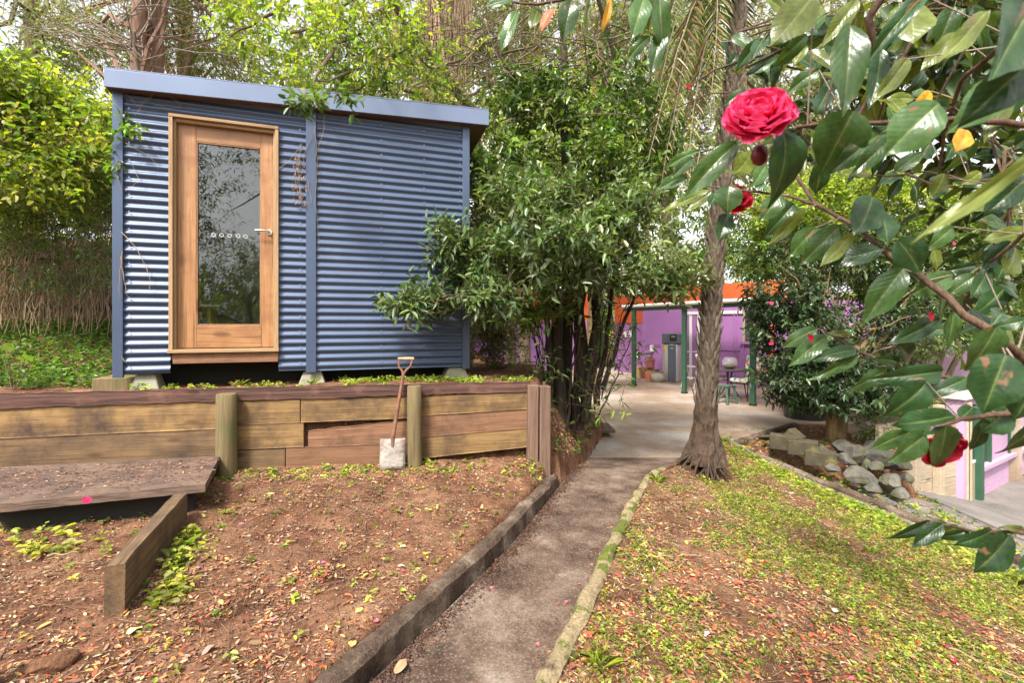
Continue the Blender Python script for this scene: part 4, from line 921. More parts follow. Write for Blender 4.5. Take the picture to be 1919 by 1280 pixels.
# timber wall (pale boards)
tw=thing('timber_wall','pale weathered timber retaining wall with upright posts below the camellia','retaining wall',(6.3,7.3,-.8))
a0=P(1672,900,7.0); b0_=P(1815,938,7.75); a0=Vector((a0.x,a0.y,0)); b0_=Vector((b0_.x,b0_.y,0)); dT=(b0_-a0).normalized(); nT=Vector((-dT.y,dT.x,0)); LT=(b0_-a0).length; RTW=math.atan2(dT.y,dT.x)
def tpt(s,off,z): q=a0+dT*s+nT*off; return Vector((q.x,q.y,z))
rows=[(-1.35,-.95),(-.94,-.62),(-.61,-.28),(-.27,.04),(.05,.34)]
for s0,s1 in ((-.25,.5),(.5,1.12),(1.12,LT+.05)):
    for z0,z1 in rows:
        rough_board('plank',tpt(s0+.005,.03,z1),tpt(s1-.005,.03,z1),tpt(s0+.005,.03,z0),tpt(s1-.005,.03,z0),nT*.05,M['plankp'],tw)
for s in (.5,1.12,LT-.10):
    MB().box(tpt(s,-.02,-.4),(.13,.10,1.9),Matrix.Rotation(RTW,3,'Z')).build('post',M['plankp'],tw,bevel=.006)
# lower building
lb=thing('lower_building','pale pink painted building with green window frames below the slope on the right','building',(9,9,-1.15))
q0=Vector((7.72,8.0,0)); dL=Vector((2.08,1.29,0)).normalized(); nL=Vector((-dL.y,dL.x,0)); RL=Matrix.Rotation(math.atan2(dL.y,dL.x),3,'Z')
def lpt(s,off,z): q=q0+dL*s+nL*off; return Vector((q.x,q.y,z))
def lbox(nm,s0,s1,o0,o1,z0,z1,m): return MB().hexa([lpt(s0,o0,z0),lpt(s1,o0,z0),lpt(s1,o1,z0),lpt(s0,o1,z0),lpt(s0,o0,z1),lpt(s1,o0,z1),lpt(s1,o1,z1),lpt(s0,o1,z1)]).build(nm,m,lb)
lbox('wall',-.02,5,.05,.2,-1.3,-.66,M['pink'])
for r in range(3):
    for c in range(11): lbox('block',c*.4+(.2 if r%2 else 0)+.06,c*.4+(.2 if r%2 else 0)+.45,.038,.06,-1.2+r*.18,-1.2+r*.18+.17,M['pink'])
lbox('sill',-.02,5,-.05,.12,-.655,-.59,M['pink'])
lbox('wall_top',-.6,5,.04,.2,.465,.60,M['pink']); 
for s in (.0,.62,1.7,2.3,3.4): lbox('window_frame',s,s+.07,.0,.12,-.588,.448,M['green'])
for s in (.07,1.77): lbox('pane',s+.002,s+.548,.05,.06,-.586,.44,M['dglass2'] if 'dglass2' in M else M['dglass'])
for s in (.69,2.37): lbox('wall_panel',s+.002,s+1.0,.03,.15,-.586,.446,M['pink'])
lbox('door_post',-.16,-.03,-.08,.05,-1.3,.46,M['green']); lbox('door_post',-.62,-.56,-.05,.05,-1.3,.46,M['green'])
lbox('door_panel',-.555,-.165,.0,.04,-1.3,-.45,M['beige']); lbox('door_glass',-.555,-.165,.01,.02,-.445,.44,M['dglass']); lbox('door_rail',-.555,-.165,-.01,.045,-.47,-.43,M['whitep'])
lbox('wall',-.74,-.625,-.02,.2,-1.5,.60,M['pink']); lbox('wall_cap',-.80,.4,-.06,.24,.605,.65,M['whitep'])
# long wall behind the bed: pink above, white ledge, beige boards
lw=thing('rear_wall','pink rear wall with a white ledge over beige weatherboards behind the camellia','wall',(7,9.3,-.5))
a=(5.9,9.15); b_=(9.5,9.75)
wallpoly(MB(),a,b_,.70,1.5,.12).build('upper_panel',M['pink'],lw); wallpoly(MB(),(a[0],a[1]-.06),(b_[0],b_[1]-.06),.62,.70,.2).build('ledge',M['whitep'],lw)
for i in range(7): wallpoly(MB(),(a[0],a[1]+.005*0),(b_[0],b_[1]),.62-.2*(i+1)+.008,.62-.2*i,.10-.02*(i%2)).build('weatherboard',M['beige'],lw)
# green gutter corner far right
p=P(1912,555,9); tag(MB().box(p+Vector((.5,0,0)),(1.2,.3,.22)).build('green_gutter',plain('teal_gutter',(.05,.20,.14),.5)),'green painted gutter end at the right edge behind the leaves','gutter')
# ---------------------------------------------------------------- vegetation
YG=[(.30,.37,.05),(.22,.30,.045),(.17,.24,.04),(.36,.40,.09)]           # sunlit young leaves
MG=[(.08,.15,.027),(.12,.20,.035),(.055,.105,.022),(.17,.24,.045)]
DG=[(.035,.07,.02),(.05,.095,.025),(.028,.055,.018),(.075,.12,.03)]
GG=[(.12,.18,.06),(.16,.22,.075),(.09,.14,.045),(.20,.25,.11)]             # grey green, glossy
OG=[(.25,.28,.12),(.19,.22,.095),(.31,.32,.17),(.26,.23,.14)]                # olive, drooping gum foliage
def E(u,v,Y,ru,rv,ry,n,cols=None):
    c=P(u,v,Y); return (tuple(c),(ru*Y/F,ry,rv*Y/F),n,cols)
def limb(name,pts,rad,m,parent,n=8,wob=.05): return MB().tube(pts,rad,n,wob=wob).build(name,m,parent)
def tree(name,label,cat,base,top,r0,r1,ells,L,cols,bk,lm,group=None,nl=8,tn=10,limbs=True,j=.02,**kw):
    t=thing(name,label,cat,Vector(base),group)
    tr=bend(base,top,tn,0,j); limb('trunk',tr,taper(len(tr),r0,r1,.8),bk,t,10)
    if limbs:
        mb=MB()
        for q in range(nl):
            e=random.choice(ells); c=Vector(e[0]); R=Vector(e[1])
            tgt=c+Vector((random.uniform(-.75,.75)*R.x,random.uniform(-.75,.75)*R.y,random.uniform(-.6,.7)*R.z))
            s=tr[random.randint(int(tn*.35),tn)]; pts=bend(s,tgt,6,.12*(tgt-s).length,.05); rr=max(.012,r1*.55)
            mb.tube(pts,taper(7,rr,.006),5,wob=.1)
        tag(mb.build('limbs',bk,t),kind='stuff')
    crown('crown',ells,L,cols,lm,t,**kw); return t

# --- the many stemmed shrub beside the shed
sb=P(1078,795,6.0); sb.z=.45
t=thing('spreading_shrub','big many stemmed glossy leaved shrub growing beside the right corner of the shed','shrub',sb)
def stemline(u0,v0,u1,v1,Y0,Y1,r0,r1,n=7,j=.012,nm='stem',m='bark_dark'):
    a,b_=P(u0,v0,Y0),P(u1,v1,Y1); pts=bend(a,b_,n,0,j); return limb(nm,pts,taper(n+1,r0,r1),M[m],t,9,.06)
for a in ((1052,800,1038,430,6.0,6.2,.085,.055),(1082,805,1095,300,6.2,6.4,.10,.05),(1098,790,1128,480,6.1,6.3,.075,.045),(1066,800,1056,60,6.3,6.8,.08,.045),(1035,780,1012,470,5.9,6.0,.045,.03),(1120,760,1150,520,6.0,6.1,.035,.025),(1130,730,1205,500,5.9,5.8,.03,.015)):
    stemline(*a,j=.018)
for i in range(17):
    u=random.uniform(1000,1165) if i%3 else random.uniform(955,1010); v0=random.uniform(745,815); Y=random.uniform(5.7,6.5); stemline(u*.6+1075*.4,v0,u+random.uniform(-35,45),random.uniform(500,620),Y,Y,random.uniform(.008,.018),.005,8,.02,'thin_stem')
# arms reaching over the shed face
for a in ((1050,520,745,570,6.0,4.75,.03,.006),(1060,480,830,520,6.0,4.9,.028,.006),(1060,420,850,440,6.1,5.2,.03,.006),(1090,460,1280,500,6.0,5.4,.03,.008),(1100,380,1220,300,6.2,5.9,.03,.008),(1062,330,905,235,6.4,6.5,.03,.008)):
    stemline(*a,nm='arm')
GL=[(.11,.165,.065),(.085,.135,.045),(.15,.205,.09),(.06,.10,.03)]
crown('foliage',[E(1040,470,5.2,140,75,.7,300,GL),E(955,520,5.0,110,60,.5,190,GL),E(850,560,4.75,80,28,.3,120,GL),E(775,572,4.7,42,14,.15,34,GL),E(860,455,5.1,60,50,.3,80,GL),
  E(1180,470,5.3,120,75,.7,240,GG),E(1250,520,5.3,70,35,.5,90,GG),E(1000,390,5.6,120,80,.8,240,GG),E(1130,400,5.7,110,70,.8,200,GG),E(1020,580,5.6,90,35,.4,50,MG)],.105,GL,M['leafs'],t,tw=M['twig'],k=10,tl=.36,ar=.35,hole=.06,shell=.0,seed=2.,flat=.9,droop=.12,ns=3.)
crown('upper_foliage',[E(1060,330,6.3,170,100,1.,330,MG),E(1100,190,6.5,170,110,1.,300,DG+MG),E(1190,270,6.3,80,130,.8,230,MG),E(930,330,6.4,60,80,.6,130,MG),E(990,210,6.4,90,80,.6,140,MG)],.10,MG,M['leafs'],t,tw=M['twig'],k=9,tl=.34,ar=.42,hole=.04,shell=.05,seed=5.,flat=.8,ns=2.6)
crown('low_foliage',[E(1150,650,5.9,70,60,.4,26,GG),E(1130,740,5.7,60,50,.3,20,MG),E(1010,700,5.6,35,50,.3,16,GG)],.10,GG,M['leaf'],t,tw=M['twig'],k=5,tl=.4,ar=.3,hole=-1,seed=8.)
tag(crown('green_shoots',[E(930,620,6.6,45,90,.3,330,[(.14,.2,.04),(.2,.24,.06),(.25,.25,.09)])],.07,MG,M['leaf'],thing('weedy_thicket','light green thicket growing behind the right corner of the shed','shrub',P(930,700,6.6)),tw=M['twigg'],k=8,tl=.5,ar=.25,hole=-.5,seed=9.),kind='stuff')

# --- branch of young yellow green leaves hanging over the shed roof
t=thing('overhanging_tree','tree with pale yellow green leaves whose branches hang over the shed roof','tree',(-.9,9.2,gz(-.9,9.2)))
trk=[Vector((-.9,9.2,1.)),P(905,330,8.8),P(880,200,8.2),P(815,115,7.4),P(770,60,6.6),P(700,-60,6)]
limb('trunk',trk,[.16,.12,.10,.075,.05,.04],M['bark_mid'],t,10)
for a,b_,c,d,ya,yb,s in ((880,200,600,60,8.2,5.2,-.2),(815,115,640,170,7.4,4.8,-.1),(770,60,590,150,6.6,4.4,-.15),(830,130,700,190,7.4,5,0),(700,-60,480,60,6,5,-.3),(700,-60,560,185,6,4.25,-.2),(900,60,760,90,7,5.2,-.35),(600,-70,430,70,5.4,5,-.1),(860,180,960,90,8,7,-.2)):
    pts=bend(P(a,b_,ya),P(c,d,yb),9,s,.018); limb('branch',pts,taper(10,.035,.007),M['bark_mid'],t,6)
crown('crown',[E(640,80,5.,160,75,.8,130,YG),E(530,60,5.3,130,70,.7,85,YG),E(720,120,5.2,120,60,.7,110,MG+YG),E(810,90,6.,110,80,.7,80,YG),E(620,165,5.2,100,28,.4,60,YG),E(460,50,5.4,50,60,.5,55,YG),E(770,190,6.4,130,40,.6,100,YG),E(580,-10,4.9,180,50,.8,80,YG)],.075,YG,M['leafy'],t,tw=M['twigg'],k=7,tl=.30,ar=.46,hole=-.15,shell=.0,seed=11.,ns=3.2,flat=.7,droop=.3)
crown('hanging_sprig',[E(585,188,4.2,42,11,.12,16,MG),E(655,188,4.3,18,9,.1,7,MG)],.085,MG,M['leaf'],t,tw=M['twig'],k=7,tl=.2,ar=.42,hole=-2,seed=12.)

# --- hedge, hanging vines and fence on the left
fn=thing('paling_fence','dark timber paling fence behind the hanging vines','fence',(-6.6,7.8,1.7))
f0,f1=Vector((-9.2,7.3,0)),Vector((-4.9,9.6,0)); nf=34
for i in range(nf):
    a=f0.lerp(f1,i/nf); b_=f0.lerp(f1,(i+.93)/nf); wallpoly(MB(),a,b_,gz(a.x,a.y)-.2,3.25+random.uniform(-.03,.03),.02).build('paling',M['bark_dark'],fn)
for z in (2.1,2.9): wallpoly(MB(),f0-Vector((0,.05,0)),f1-Vector((0,.05,0)),z,z+.09,.04).build('rail',M['bark_dark'],fn)
hd=thing('hedge','tall overgrown leafy hedge with bright yellow green top left of the shed','hedge',(-6.2,6.6,1.6))
crown('foliage',[((-5.9,5.6,3.75),(.75,1.2,.75),1100,None),((-6.6,6.9,3.75),(1.2,.9,.8),1000,None),((-6.0,8.0,3.8),(.9,.8,.8),600,None),((-7.6,5.6,3.5),(1.2,1.0,1.0),450,None)],.062,[(.18,.27,.045),(.25,.33,.055),(.12,.19,.035),(.36,.41,.09),(.30,.26,.16)],M['leaf'],hd,tw=M['twig'],k=11,tl=.30,ar=.42,hole=-.6,shell=.45,seed=21.,flat=.5)
crown('top_foliage',[((-5.5,5.4,4.35),(.55,.9,.32),260,None),((-6.1,6.6,4.4),(.7,.8,.3),200,None),((-4.9,5.8,4.05),(.35,.5,.3),90,None),(tuple(P(150,215,6.2)),(.55,.5,.45),140,None),(tuple(P(205,230,5.0)),(.16,.2,.3),40,None),(tuple(P(60,180,5.2)),(.5,.4,.35),120,None),(tuple(P(70,290,5.0)),(.55,.4,.45),150,None),(tuple(P(150,300,5.4)),(.45,.4,.5),130,None)],.075,[(.32,.38,.06),(.22,.31,.05),(.40,.42,.11),(.13,.20,.035)],M['leafy'],hd,tw=M['twig'],k=8,tl=.36,ar=.55,hole=-.25,seed=23.,flat=.8,ns=3.5)
st=[];
for i in range(300):
    u=random.uniform(-60,222); a=P(u,random.uniform(390,470),random.uniform(6.3,7.6)); zg=gz(a.x,a.y); n=7; sw=random.uniform(-.25,.25); pts=[]
    for k in range(n+1): q=k/n; pts.append(Vector((a.x+sw*q+random.uniform(-.05,.05),a.y-.25*q+random.uniform(-.05,.05),a.z+(zg-a.z)*q*random.uniform(.85,1.)+(.05 if k<n else 0))))
    st+= [(pts[k],pts[k+1]) for k in range(n)]
o=sticks('hanging_stems',np.array([tuple(a) for a,b in st]),np.array([tuple(b) for a,b in st]),.0052,M['vine'],hd,r2=.0045); tag(o,kind='stuff')
crown('trailing_foliage',[(tuple(P(100,480,6.4)),(1.1,.5,.6),150,None),(tuple(P(190,420,5.7)),(.25,.3,.8),90,None),(tuple(P(30,420,6.)),(.6,.4,.4),120,None)],.06,MG,M['leaf'],hd,tw=M['twigg'],k=8,tl=.3,ar=.35,hole=-1,seed=25.)
# ground cover on the bank
def cover(name,label,n,fxy,L,cols,hmax,m,k=5,ar=.5,cat='ground cover'):
    xy=fxy(n); n=len(xy); z=ground(xy[:,0],xy[:,1]); B=[];D=[];Cc=[];Ls=[]
    c0=palette(n,cols,None,.22); hh=rng.uniform(.15,1,n)*hmax
    for i in range(k):
        an=rng.uniform(0,6.28,n); q=np.stack([xy[:,0],xy[:,1],z+hh*(i+1)/k*.9],1)+rng.normal(0,L*.25,(n,3))*[1,1,.3]
        B.append(q); D.append(np.stack([np.cos(an),np.sin(an),rng.uniform(-.1,.7,n)],1)); Cc.append(c0*(1+rng.normal(0,.12,(n,1)))); Ls.append(L*rng.uniform(.55,1.3,n))
    B=np.concatenate(B);D=np.concatenate(D);Cc=np.clip(np.concatenate(Cc),.002,.9);Ls=np.concatenate(Ls)
    N_=np.tile([[0,0,1.0]],(len(B),1))+rng.normal(0,.3,(len(B),3))
    o=leaves(name,B,D,N_,Ls,Ls*ar,Cc,m); return tag(o,label,cat,kind='stuff')
def uni(x0,x1,y0,y1,cond):
    def f(n):
        out=np.zeros((0,2))
        while len(out)<n:
            p=np.stack([rng.uniform(x0,x1,n*3),rng.uniform(y0,y1,n*3)],1); out=np.concatenate([out,p[cond(p[:,0],p[:,1])]])
        return out[:n]
    return f
def W1inv(x,y): return (x-O1.x)*D1.x+(y-O1.y)*D1.y, (x-O1.x)*N1.x+(y-O1.y)*N1.y
cover('ground_cover','low green creeping plants covering the bank left of the shed',5200,uni(-8.5,-2.6,4.35,8.2,lambda x,y:(W1inv(x,y)[0]<-.03)&(y>y_wall(x)+.35)&(wn3(np.stack([x,y,0*x],1),2.2,4)>-.55)),.05,[(.06,.12,.025),(.10,.18,.035),(.16,.24,.05),(.04,.08,.02)],.16,M['leaf'])
tag(crown('foliage',[((-6.3,7.5,2.6),(1.3,.35,.25),90,MG),((-5.6,6.2,2.45),(.5,.5,.3),60,MG)],.05,MG,M['leaf'],hd,tw=M['twigg'],k=7,tl=.3,ar=.35,hole=-1,seed=26.),kind='stuff')
t=thing('maple_seedling','young plant with broad pale green lobed leaves at the left edge of the bank','plant',P(20,690,4.35))
for u,v,s in ((12,652,.13),(48,672,.14),(26,697,.15),(5,668,.1),(60,680,.09)):   # lobed leaves
    c=P(u,v,4.35+random.uniform(-.1,.1)); vs=[c+Vector((0,0,0))]; nn=15
    R=Matrix.Rotation(random.uniform(-.5,.5),3,'Y')@Matrix.Rotation(-.7+random.uniform(-.2,.3),3,'X')
    mbv=[Vector((0,0,0))]
    for k in range(nn):
        an=-math.pi/2+.35+(2*math.pi-.7)*k/(nn-1); rr=s*(.5 if k%3 else .30)*(1.15 if abs(an-math.pi/2)<.3 else 1.); rr=s*(.52 if k%3==1 else .36)
        mbv.append(Vector((math.cos(an)*rr,math.sin(an)*rr,.01*(k%2))))
    vs=[c+R@v for v in mbv]; me_c=np.array([[.20,.32,.07]]).repeat(len(vs),0)
    npmesh('leaf',[tuple(v) for v in vs],[(0,k,k+1) for k in range(1,nn)],M['leaf'],t,me_c)
    MB().tube([P(25,735,4.3),c],.004,4).build('stalk',M['twig'],t)

# --- tree fern / palm with scaly trunk
pb=Vector((2.16,5.42,.12)); t=thing('palm_tree','palm like tree with a rough scaly trunk standing beside the path bend','tree',pb)
ax=[(1323,866,5.42),(1322,800,5.42),(1325,720,5.42),(1331,620,5.42),(1337,520,5.42),(1345,430,5.45),(1357,330,5.5),(1368,230,5.5),(1378,120,5.5),(1385,0,5.55),(1390,-120,5.6)]
apt=[P(*a) for a in ax]; arad=[.215,.128,.112,.108,.102,.097,.092,.09,.086,.082,.082]
# dense resample with rough surface
pts=[];rr=[]
for i in range(len(apt)-1):
    for k in range(6): pts.append(apt[i].lerp(apt[i+1],k/6)); rr.append(arad[i]+(arad[i+1]-arad[i])*k/6)
pts.append(apt[-1]); rr.append(arad[-1])
mb=MB(); nn=26; vs=[];fs=[]
for i,(p,r) in enumerate(zip(pts,rr)):
    hgt=p.z-pb.z
    for k in range(nn):
        an=2*math.pi*k/nn; d_=Vector((math.cos(an),math.sin(an),0)); rough=.085 if hgt<1.1 else .03
        e=1+rough*3*noise.noise(Vector((math.cos(an)*2.5,math.sin(an)*2.5,p.z*3)))+rough*2.2*noise.noise(Vector((math.cos(an)*7,math.sin(an)*7,p.z*9)))
        if hgt<.35: e*=1+.35*(1-hgt/.35)*max(0,noise.noise(Vector((math.cos(an)*2,math.sin(an)*2,1)))+.3)
        vs.append(p+d_*r*e)
for i in range(len(pts)-1):
    for k in range(nn): k2=(k+1)%nn; fs.append((i*nn+k,i*nn+k2,(i+1)*nn+k2,(i+1)*nn+k))
mb.add(vs,fs,True); mb.build('trunk',M['palm'],t,smooth=False)
# root skirt on the left of the base
mb=MB()
for i in range(46):
    an=random.uniform(1.8,5.4); h=random.uniform(.05,.24); c=pb+Vector((math.cos(an)*.19,math.sin(an)*.19,h)); f_=pb+Vector((math.cos(an+random.uniform(-.3,.3))*random.uniform(.26,.40),math.sin(an)*random.uniform(.26,.40),-.02)); f_.z=gz(f_.x,f_.y)-.01
    mb.tube([c,c.lerp(f_,.5)+Vector((math.cos(an),math.sin(an),0))*.03,f_],[.013,.010,.006],5,wob=.2)
tag(mb.build('roots',M['palm'],t),kind='stuff')
# scale mesh: an upright boat shaped leaf base
vs=[(-.5,0,0),(.5,0,0),(-.5,.05,.35),(0,.30,.30),(.5,.05,.35),(-.36,.10,.8),(0,.42,.8),(.36,.10,.8),(0,.36,1.02),(0,.10,-.05)]
fs=[(9,3,2,0),(9,1,4,3),(2,3,6,5),(3,4,7,6),(5,6,8),(6,7,8)]
sm_=bpy.data.meshes.new('leaf_base'); sm_.from_pydata([(x*.046,y*.045,z*.12) for x,y,z in vs],[],fs); sm_.materials.append(M['scale'])
def on_axis(z):
    for i in range(len(apt)-1):
        if apt[i].z<=z<=apt[i+1].z:
            k=(z-apt[i].z)/(apt[i+1].z-apt[i].z); return apt[i].lerp(apt[i+1],k), arad[i]+(arad[i+1]-arad[i])*k
    return apt[-1],arad[-1]
sc_=[]; z=pb.z+.75; row=0
while z<5.4:
    p,r=on_axis(z); n=10
    for k in range(n):
        an=2*math.pi*(k+.5*(row%2))/n+random.uniform(-.08,.08); sc_.append((p,r,an,z+random.uniform(-.015,.015)))
    z+=.088; row+=1
def facing(s): return -math.sin(s[2])*.93-math.cos(s[2])*.36
vis=[s for s in sc_ if facing(s)>-.1 and s[3]<4.3]; vis=vis[:295]; rest=[s for s in sc_ if s not in vis]
def sc_mat(s):
    p,r,an,z=s; d_=Vector((math.cos(an),math.sin(an),0)); tx=Vector((math.sin(an),-math.cos(an),0))
    Rm=Matrix((tx,d_,Vector((0,0,1)))).transposed(); Rm=Rm@Matrix.Rotation(random.uniform(-.12,.12),3,'Y')@Matrix.Rotation(-.08+random.uniform(-.14,.06),3,'X')
    q=p+d_*(r*.93); q.z=z; return q,Rm,random.uniform(.8,1.2)
for s in vis:
    q,Rm,k=sc_mat(s); o=bpy.data.objects.new('leaf_base',sm_); C.objects.link(o); o.location=q-t.location; o.rotation_euler=Rm.to_euler(); o.scale=(k,k,k*random.uniform(.9,1.15)); o.parent=t
mb=MB(); base_v=[Vector(v.co) for v in sm_.vertices]; base_f=[tuple(p.vertices) for p in sm_.polygons]
for s in rest: q,Rm,k=sc_mat(s); mb.add([q+Rm@(v*k) for v in base_v],base_f)
tag(mb.build('leaf_bases',M['scale'],t),kind='stuff')
# fronds
FC=[(.17,.21,.08),(.22,.25,.11),(.13,.17,.06),(.25,.23,.12)]
def frond(root,tip,sag,plen,n=34,parent=None,cols=FC,w=1.,nm='frond'):
    pts=bend(root,tip,14,sag,.004); f=thing(nm,None,None,root); attach(f,parent)
    MB().tube(pts,taper(15,.011,.003),5).build('rachis',M['twigg'],f)
    B=[];D=[];N_=[];L_=[]
    for i in range(n):
        q=.12+.88*i/n; k=q*14; i0=min(int(k),13); p=pts[i0].lerp(pts[i0+1],k-i0); d=(pts[i0+1]-pts[i0]).normalized(); s=d.cross(Vector((0,0,1))).normalized()
        ln=plen*math.sin(math.pi*(.12+.84*q))**.8
        for sg in (-1,1):
            dd=(s*sg+d*.45+Vector((0,0,-.35+random.uniform(-.1,.1)))).normalized(); m_=8
            B.append(tuple(p)); D.append(tuple(dd)); N_.append((s.x*.3,-.6,1)); L_.append(ln)
    L_=np.array(L_); B=np.array(B)
    leaves('pinnae',B,np.array(D)+rng.normal(0,.08,(len(B),3)),np.array(N_)+rng.normal(0,.2,(len(B),3)),L_,L_*.05+.009,palette(1,cols,None,.2).repeat(len(B),0)*(1+rng.normal(0,.12,(len(B),1))),M['leaf'],f,fold=.15,droop=.45)['kind']='stuff'
top=P(1388,-80,5.6)
tips=[(1245,60,4.9,.5),(1260,290,5.3,.9),(1330,240,4.7,.9),(1230,190,5.3,.8),(1480,110,5.2,.8),(1395,260,5.9,.9),(1300,330,6.2,1.),(1160,220,6.3,1.),(1260,390,6.0,1.1)]
for u,v,Y,sg in tips: frond(top+Vector((random.uniform(-.1,.1),random.uniform(-.1,.1),random.uniform(-.1,.15))),P(u,v,Y),sg,.25,n=46,parent=t)
for u,v,Y,sg in ((1215,300,4.7,.6),(1275,400,5.0,.7),(1240,345,5.2,.8)): frond(top,P(u,v,Y),sg,.26,n=30,parent=t,cols=[(.22,.15,.08),(.26,.19,.11)],nm='dead_frond')

# --- camellia bush on the stone edged bed
t=thing('camellia_bush','large dark leaved camellia bush with forked tan trunks in the stone edged bed','bush',(5.15,7.6,0))
for a,b_,r in ((( 1562,825,7.6),(1545,640,7.6),.10),((1575,822,7.55),(1612,600,7.7),.085),((1560,815,7.6),(1490,600,7.5),.06),((1612,720,7.6),(1700,560,7.7),.05),((1570,760,7.6),(1660,560,7.9),.05)):
    pts=bend(P(*a),P(*b_),7,0,.02); limb('trunk',pts,taper(8,r,r*.5),M['bark_tan'],t,10)
for i in range(26):
    a=P(random.uniform(1530,1620),random.uniform(620,720),7.6); b_=P(random.uniform(1440,1800),random.uniform(420,620),random.uniform(7,8.3)); limb('branch',bend(a,b_,5,0,.03),taper(6,.022,.006),M['bark_tan' if i%2 else 'bark_mid'],t,5)
CD=[(.030,.062,.025),(.045,.085,.032),(.065,.11,.045),(.022,.045,.018)]
crown('crown',[E(1560,715,7.3,135,55,.8,700,CD),E(1500,640,7.4,85,80,.8,420,CD),E(1470,560,7.6,60,60,.7,240,CD),E(1600,470,7.9,150,60,.9,420,DG),E(1640,620,7.7,60,70,.7,90,CD),E(1690,590,7.6,60,50,.6,60,CD),E(1730,640,8.0,80,40,.5,150,GG),E(1640,560,8.2,80,50,.5,160,MG)],.085,CD,M['leafs'],t,tw=M['twig'],k=9,tl=.26,ar=.48,hole=-.55,shell=.25,seed=31.,flat=1.,droop=.3)
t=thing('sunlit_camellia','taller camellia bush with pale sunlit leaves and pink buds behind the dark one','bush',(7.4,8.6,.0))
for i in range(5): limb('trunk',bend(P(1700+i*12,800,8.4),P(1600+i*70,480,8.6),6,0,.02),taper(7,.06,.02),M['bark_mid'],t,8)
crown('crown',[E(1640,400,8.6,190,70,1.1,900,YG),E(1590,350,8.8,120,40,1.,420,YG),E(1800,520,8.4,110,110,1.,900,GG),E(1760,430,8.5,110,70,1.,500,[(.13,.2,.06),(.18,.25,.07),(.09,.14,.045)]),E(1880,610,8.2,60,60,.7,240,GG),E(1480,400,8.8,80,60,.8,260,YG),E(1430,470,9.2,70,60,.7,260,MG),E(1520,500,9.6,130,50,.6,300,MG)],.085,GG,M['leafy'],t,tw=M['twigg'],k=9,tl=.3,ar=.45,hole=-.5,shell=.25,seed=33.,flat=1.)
t=thing('small_green_shrub','small feathery green shrub between the camellia trunk and the beige wall','shrub',P(1650,820,7.2))
crown('foliage',[E(1645,800,7.2,40,38,.3,90,MG),E(1740,760,7.8,45,20,.3,30,YG)],.07,MG,M['leaf'],t,tw=M['twigg'],k=8,tl=.3,ar=.2,hole=-1,seed=34.)
t=thing('twiggy_bush','bare orange tan twiggy bush over the beige wall beside the pink building','bush',P(1760,790,8))
for i in range(46): a=P(random.uniform(1720,1770),random.uniform(770,800),8.); limb('twig',bend(a,P(random.uniform(1640,1830),random.uniform(660,760),random.uniform(7.6,8.4)),5,0,.03),taper(6,.010,.003),M['vine'],t,4)

# --- background trees
bgt=[]
def bgtree(kind,u,vtop,Y,r,ells,L,cols,lab,bk='bark_mid',lean=0,**kw):
    b_=P(u,610,Y); b_.z=gz(b_.x,b_.y)-.1; tp=P(u+lean,vtop,Y)
    return tree(kind,lab,'tree',b_,tp,r,r*.6,ells,L,cols,M[bk],M['leafd'],group='trees standing behind the shed and the house',quad=False,**kw)
CF=[(.27,.30,.13),(.32,.33,.17),(.19,.23,.085),(.28,.25,.15)]
kwf=dict(k=10,tl=.8,ar=.16,hole=.02,shell=.0,flat=.2,droop=.5,tw=M['twigg'],twr=.006,nl=18,j=.006)
bgtree('conifer_tree',262,-500,11,.20,[E(230,40,12.8,130,90,1.3,170),E(330,90,13,110,60,1.2,110),E(120,40,12,110,70,1.3,60),E(262,-200,11,250,200,2,260)],.17,CF,'conifer with a reddish trunk, left one of the pair behind the shed roof','bark_red',seed=41.,**kwf)
bgtree('conifer_tree',290,-500,11.4,.16,[E(360,20,13,110,90,1.2,140),E(420,120,13,100,45,1.,90),E(290,-220,11.4,220,190,2,220)],.17,CF,'conifer with a reddish trunk, right one of the pair behind the shed roof','bark_red',seed=42.,**kwf)
bgtree('conifer_tree',348,-400,14,.2,[E(400,40,14,110,110,2,120),E(160,100,14,150,60,2,110),E(348,-200,14,250,180,2,160)],.2,CF,'thin trunked conifer standing farther back to the right of the pair','bark_red',seed=43.,**kwf)
g2=dict(k=9,tl=.8,ar=.35,hole=-.05,shell=.0,flat=.3,droop=.5,tw=M['twigg'],twr=.01,nl=16,j=.008)
GM=[(.24,.27,.09),(.30,.32,.11),(.17,.21,.065),(.33,.31,.15)]
bgtree('gum_tree',801,-500,13,.36,[E(690,40,15,140,90,1.5,260),E(900,90,15,110,110,1.5,260),E(840,210,12.5,110,40,1.5,160),E(800,-250,13,320,200,3,300)],.18,GM,'gum tree with a broad reddish stringy trunk right of the shed roof','bark_red',seed=44.,**g2)
t=thing('bark_strips','long strips of stringy brown bark hanging beside the gum trunk','bark',P(845,100,12.4)); A=[];Bq=[]
for i in range(520):
    u=random.uniform(812,880) if i%4 else random.uniform(785,820); a=P(u,random.uniform(-60,60),random.uniform(12.2,12.8)); L_=random.uniform(.8,2.6); b_=a+Vector((random.uniform(-.12,.12),random.uniform(-.1,.1),-L_)); m_=a.lerp(b_,.5)+Vector((random.uniform(-.08,.08),0,0)); A+=[tuple(a),tuple(m_)]; Bq+=[tuple(m_),tuple(b_)]
tag(sticks('strips',np.array(A),np.array(Bq),.012,M['vine'],t,r2=.009),kind='stuff')
bgtree('gum_tree',985,-400,16,.22,[E(960,30,16,120,120,2.5,260),E(1060,120,15,120,120,2.,260),E(980,-240,16,260,180,3,220)],.2,GM,'slim gum tree behind the top of the shrub beside the shed','bark_mid',seed=45.,**g2)
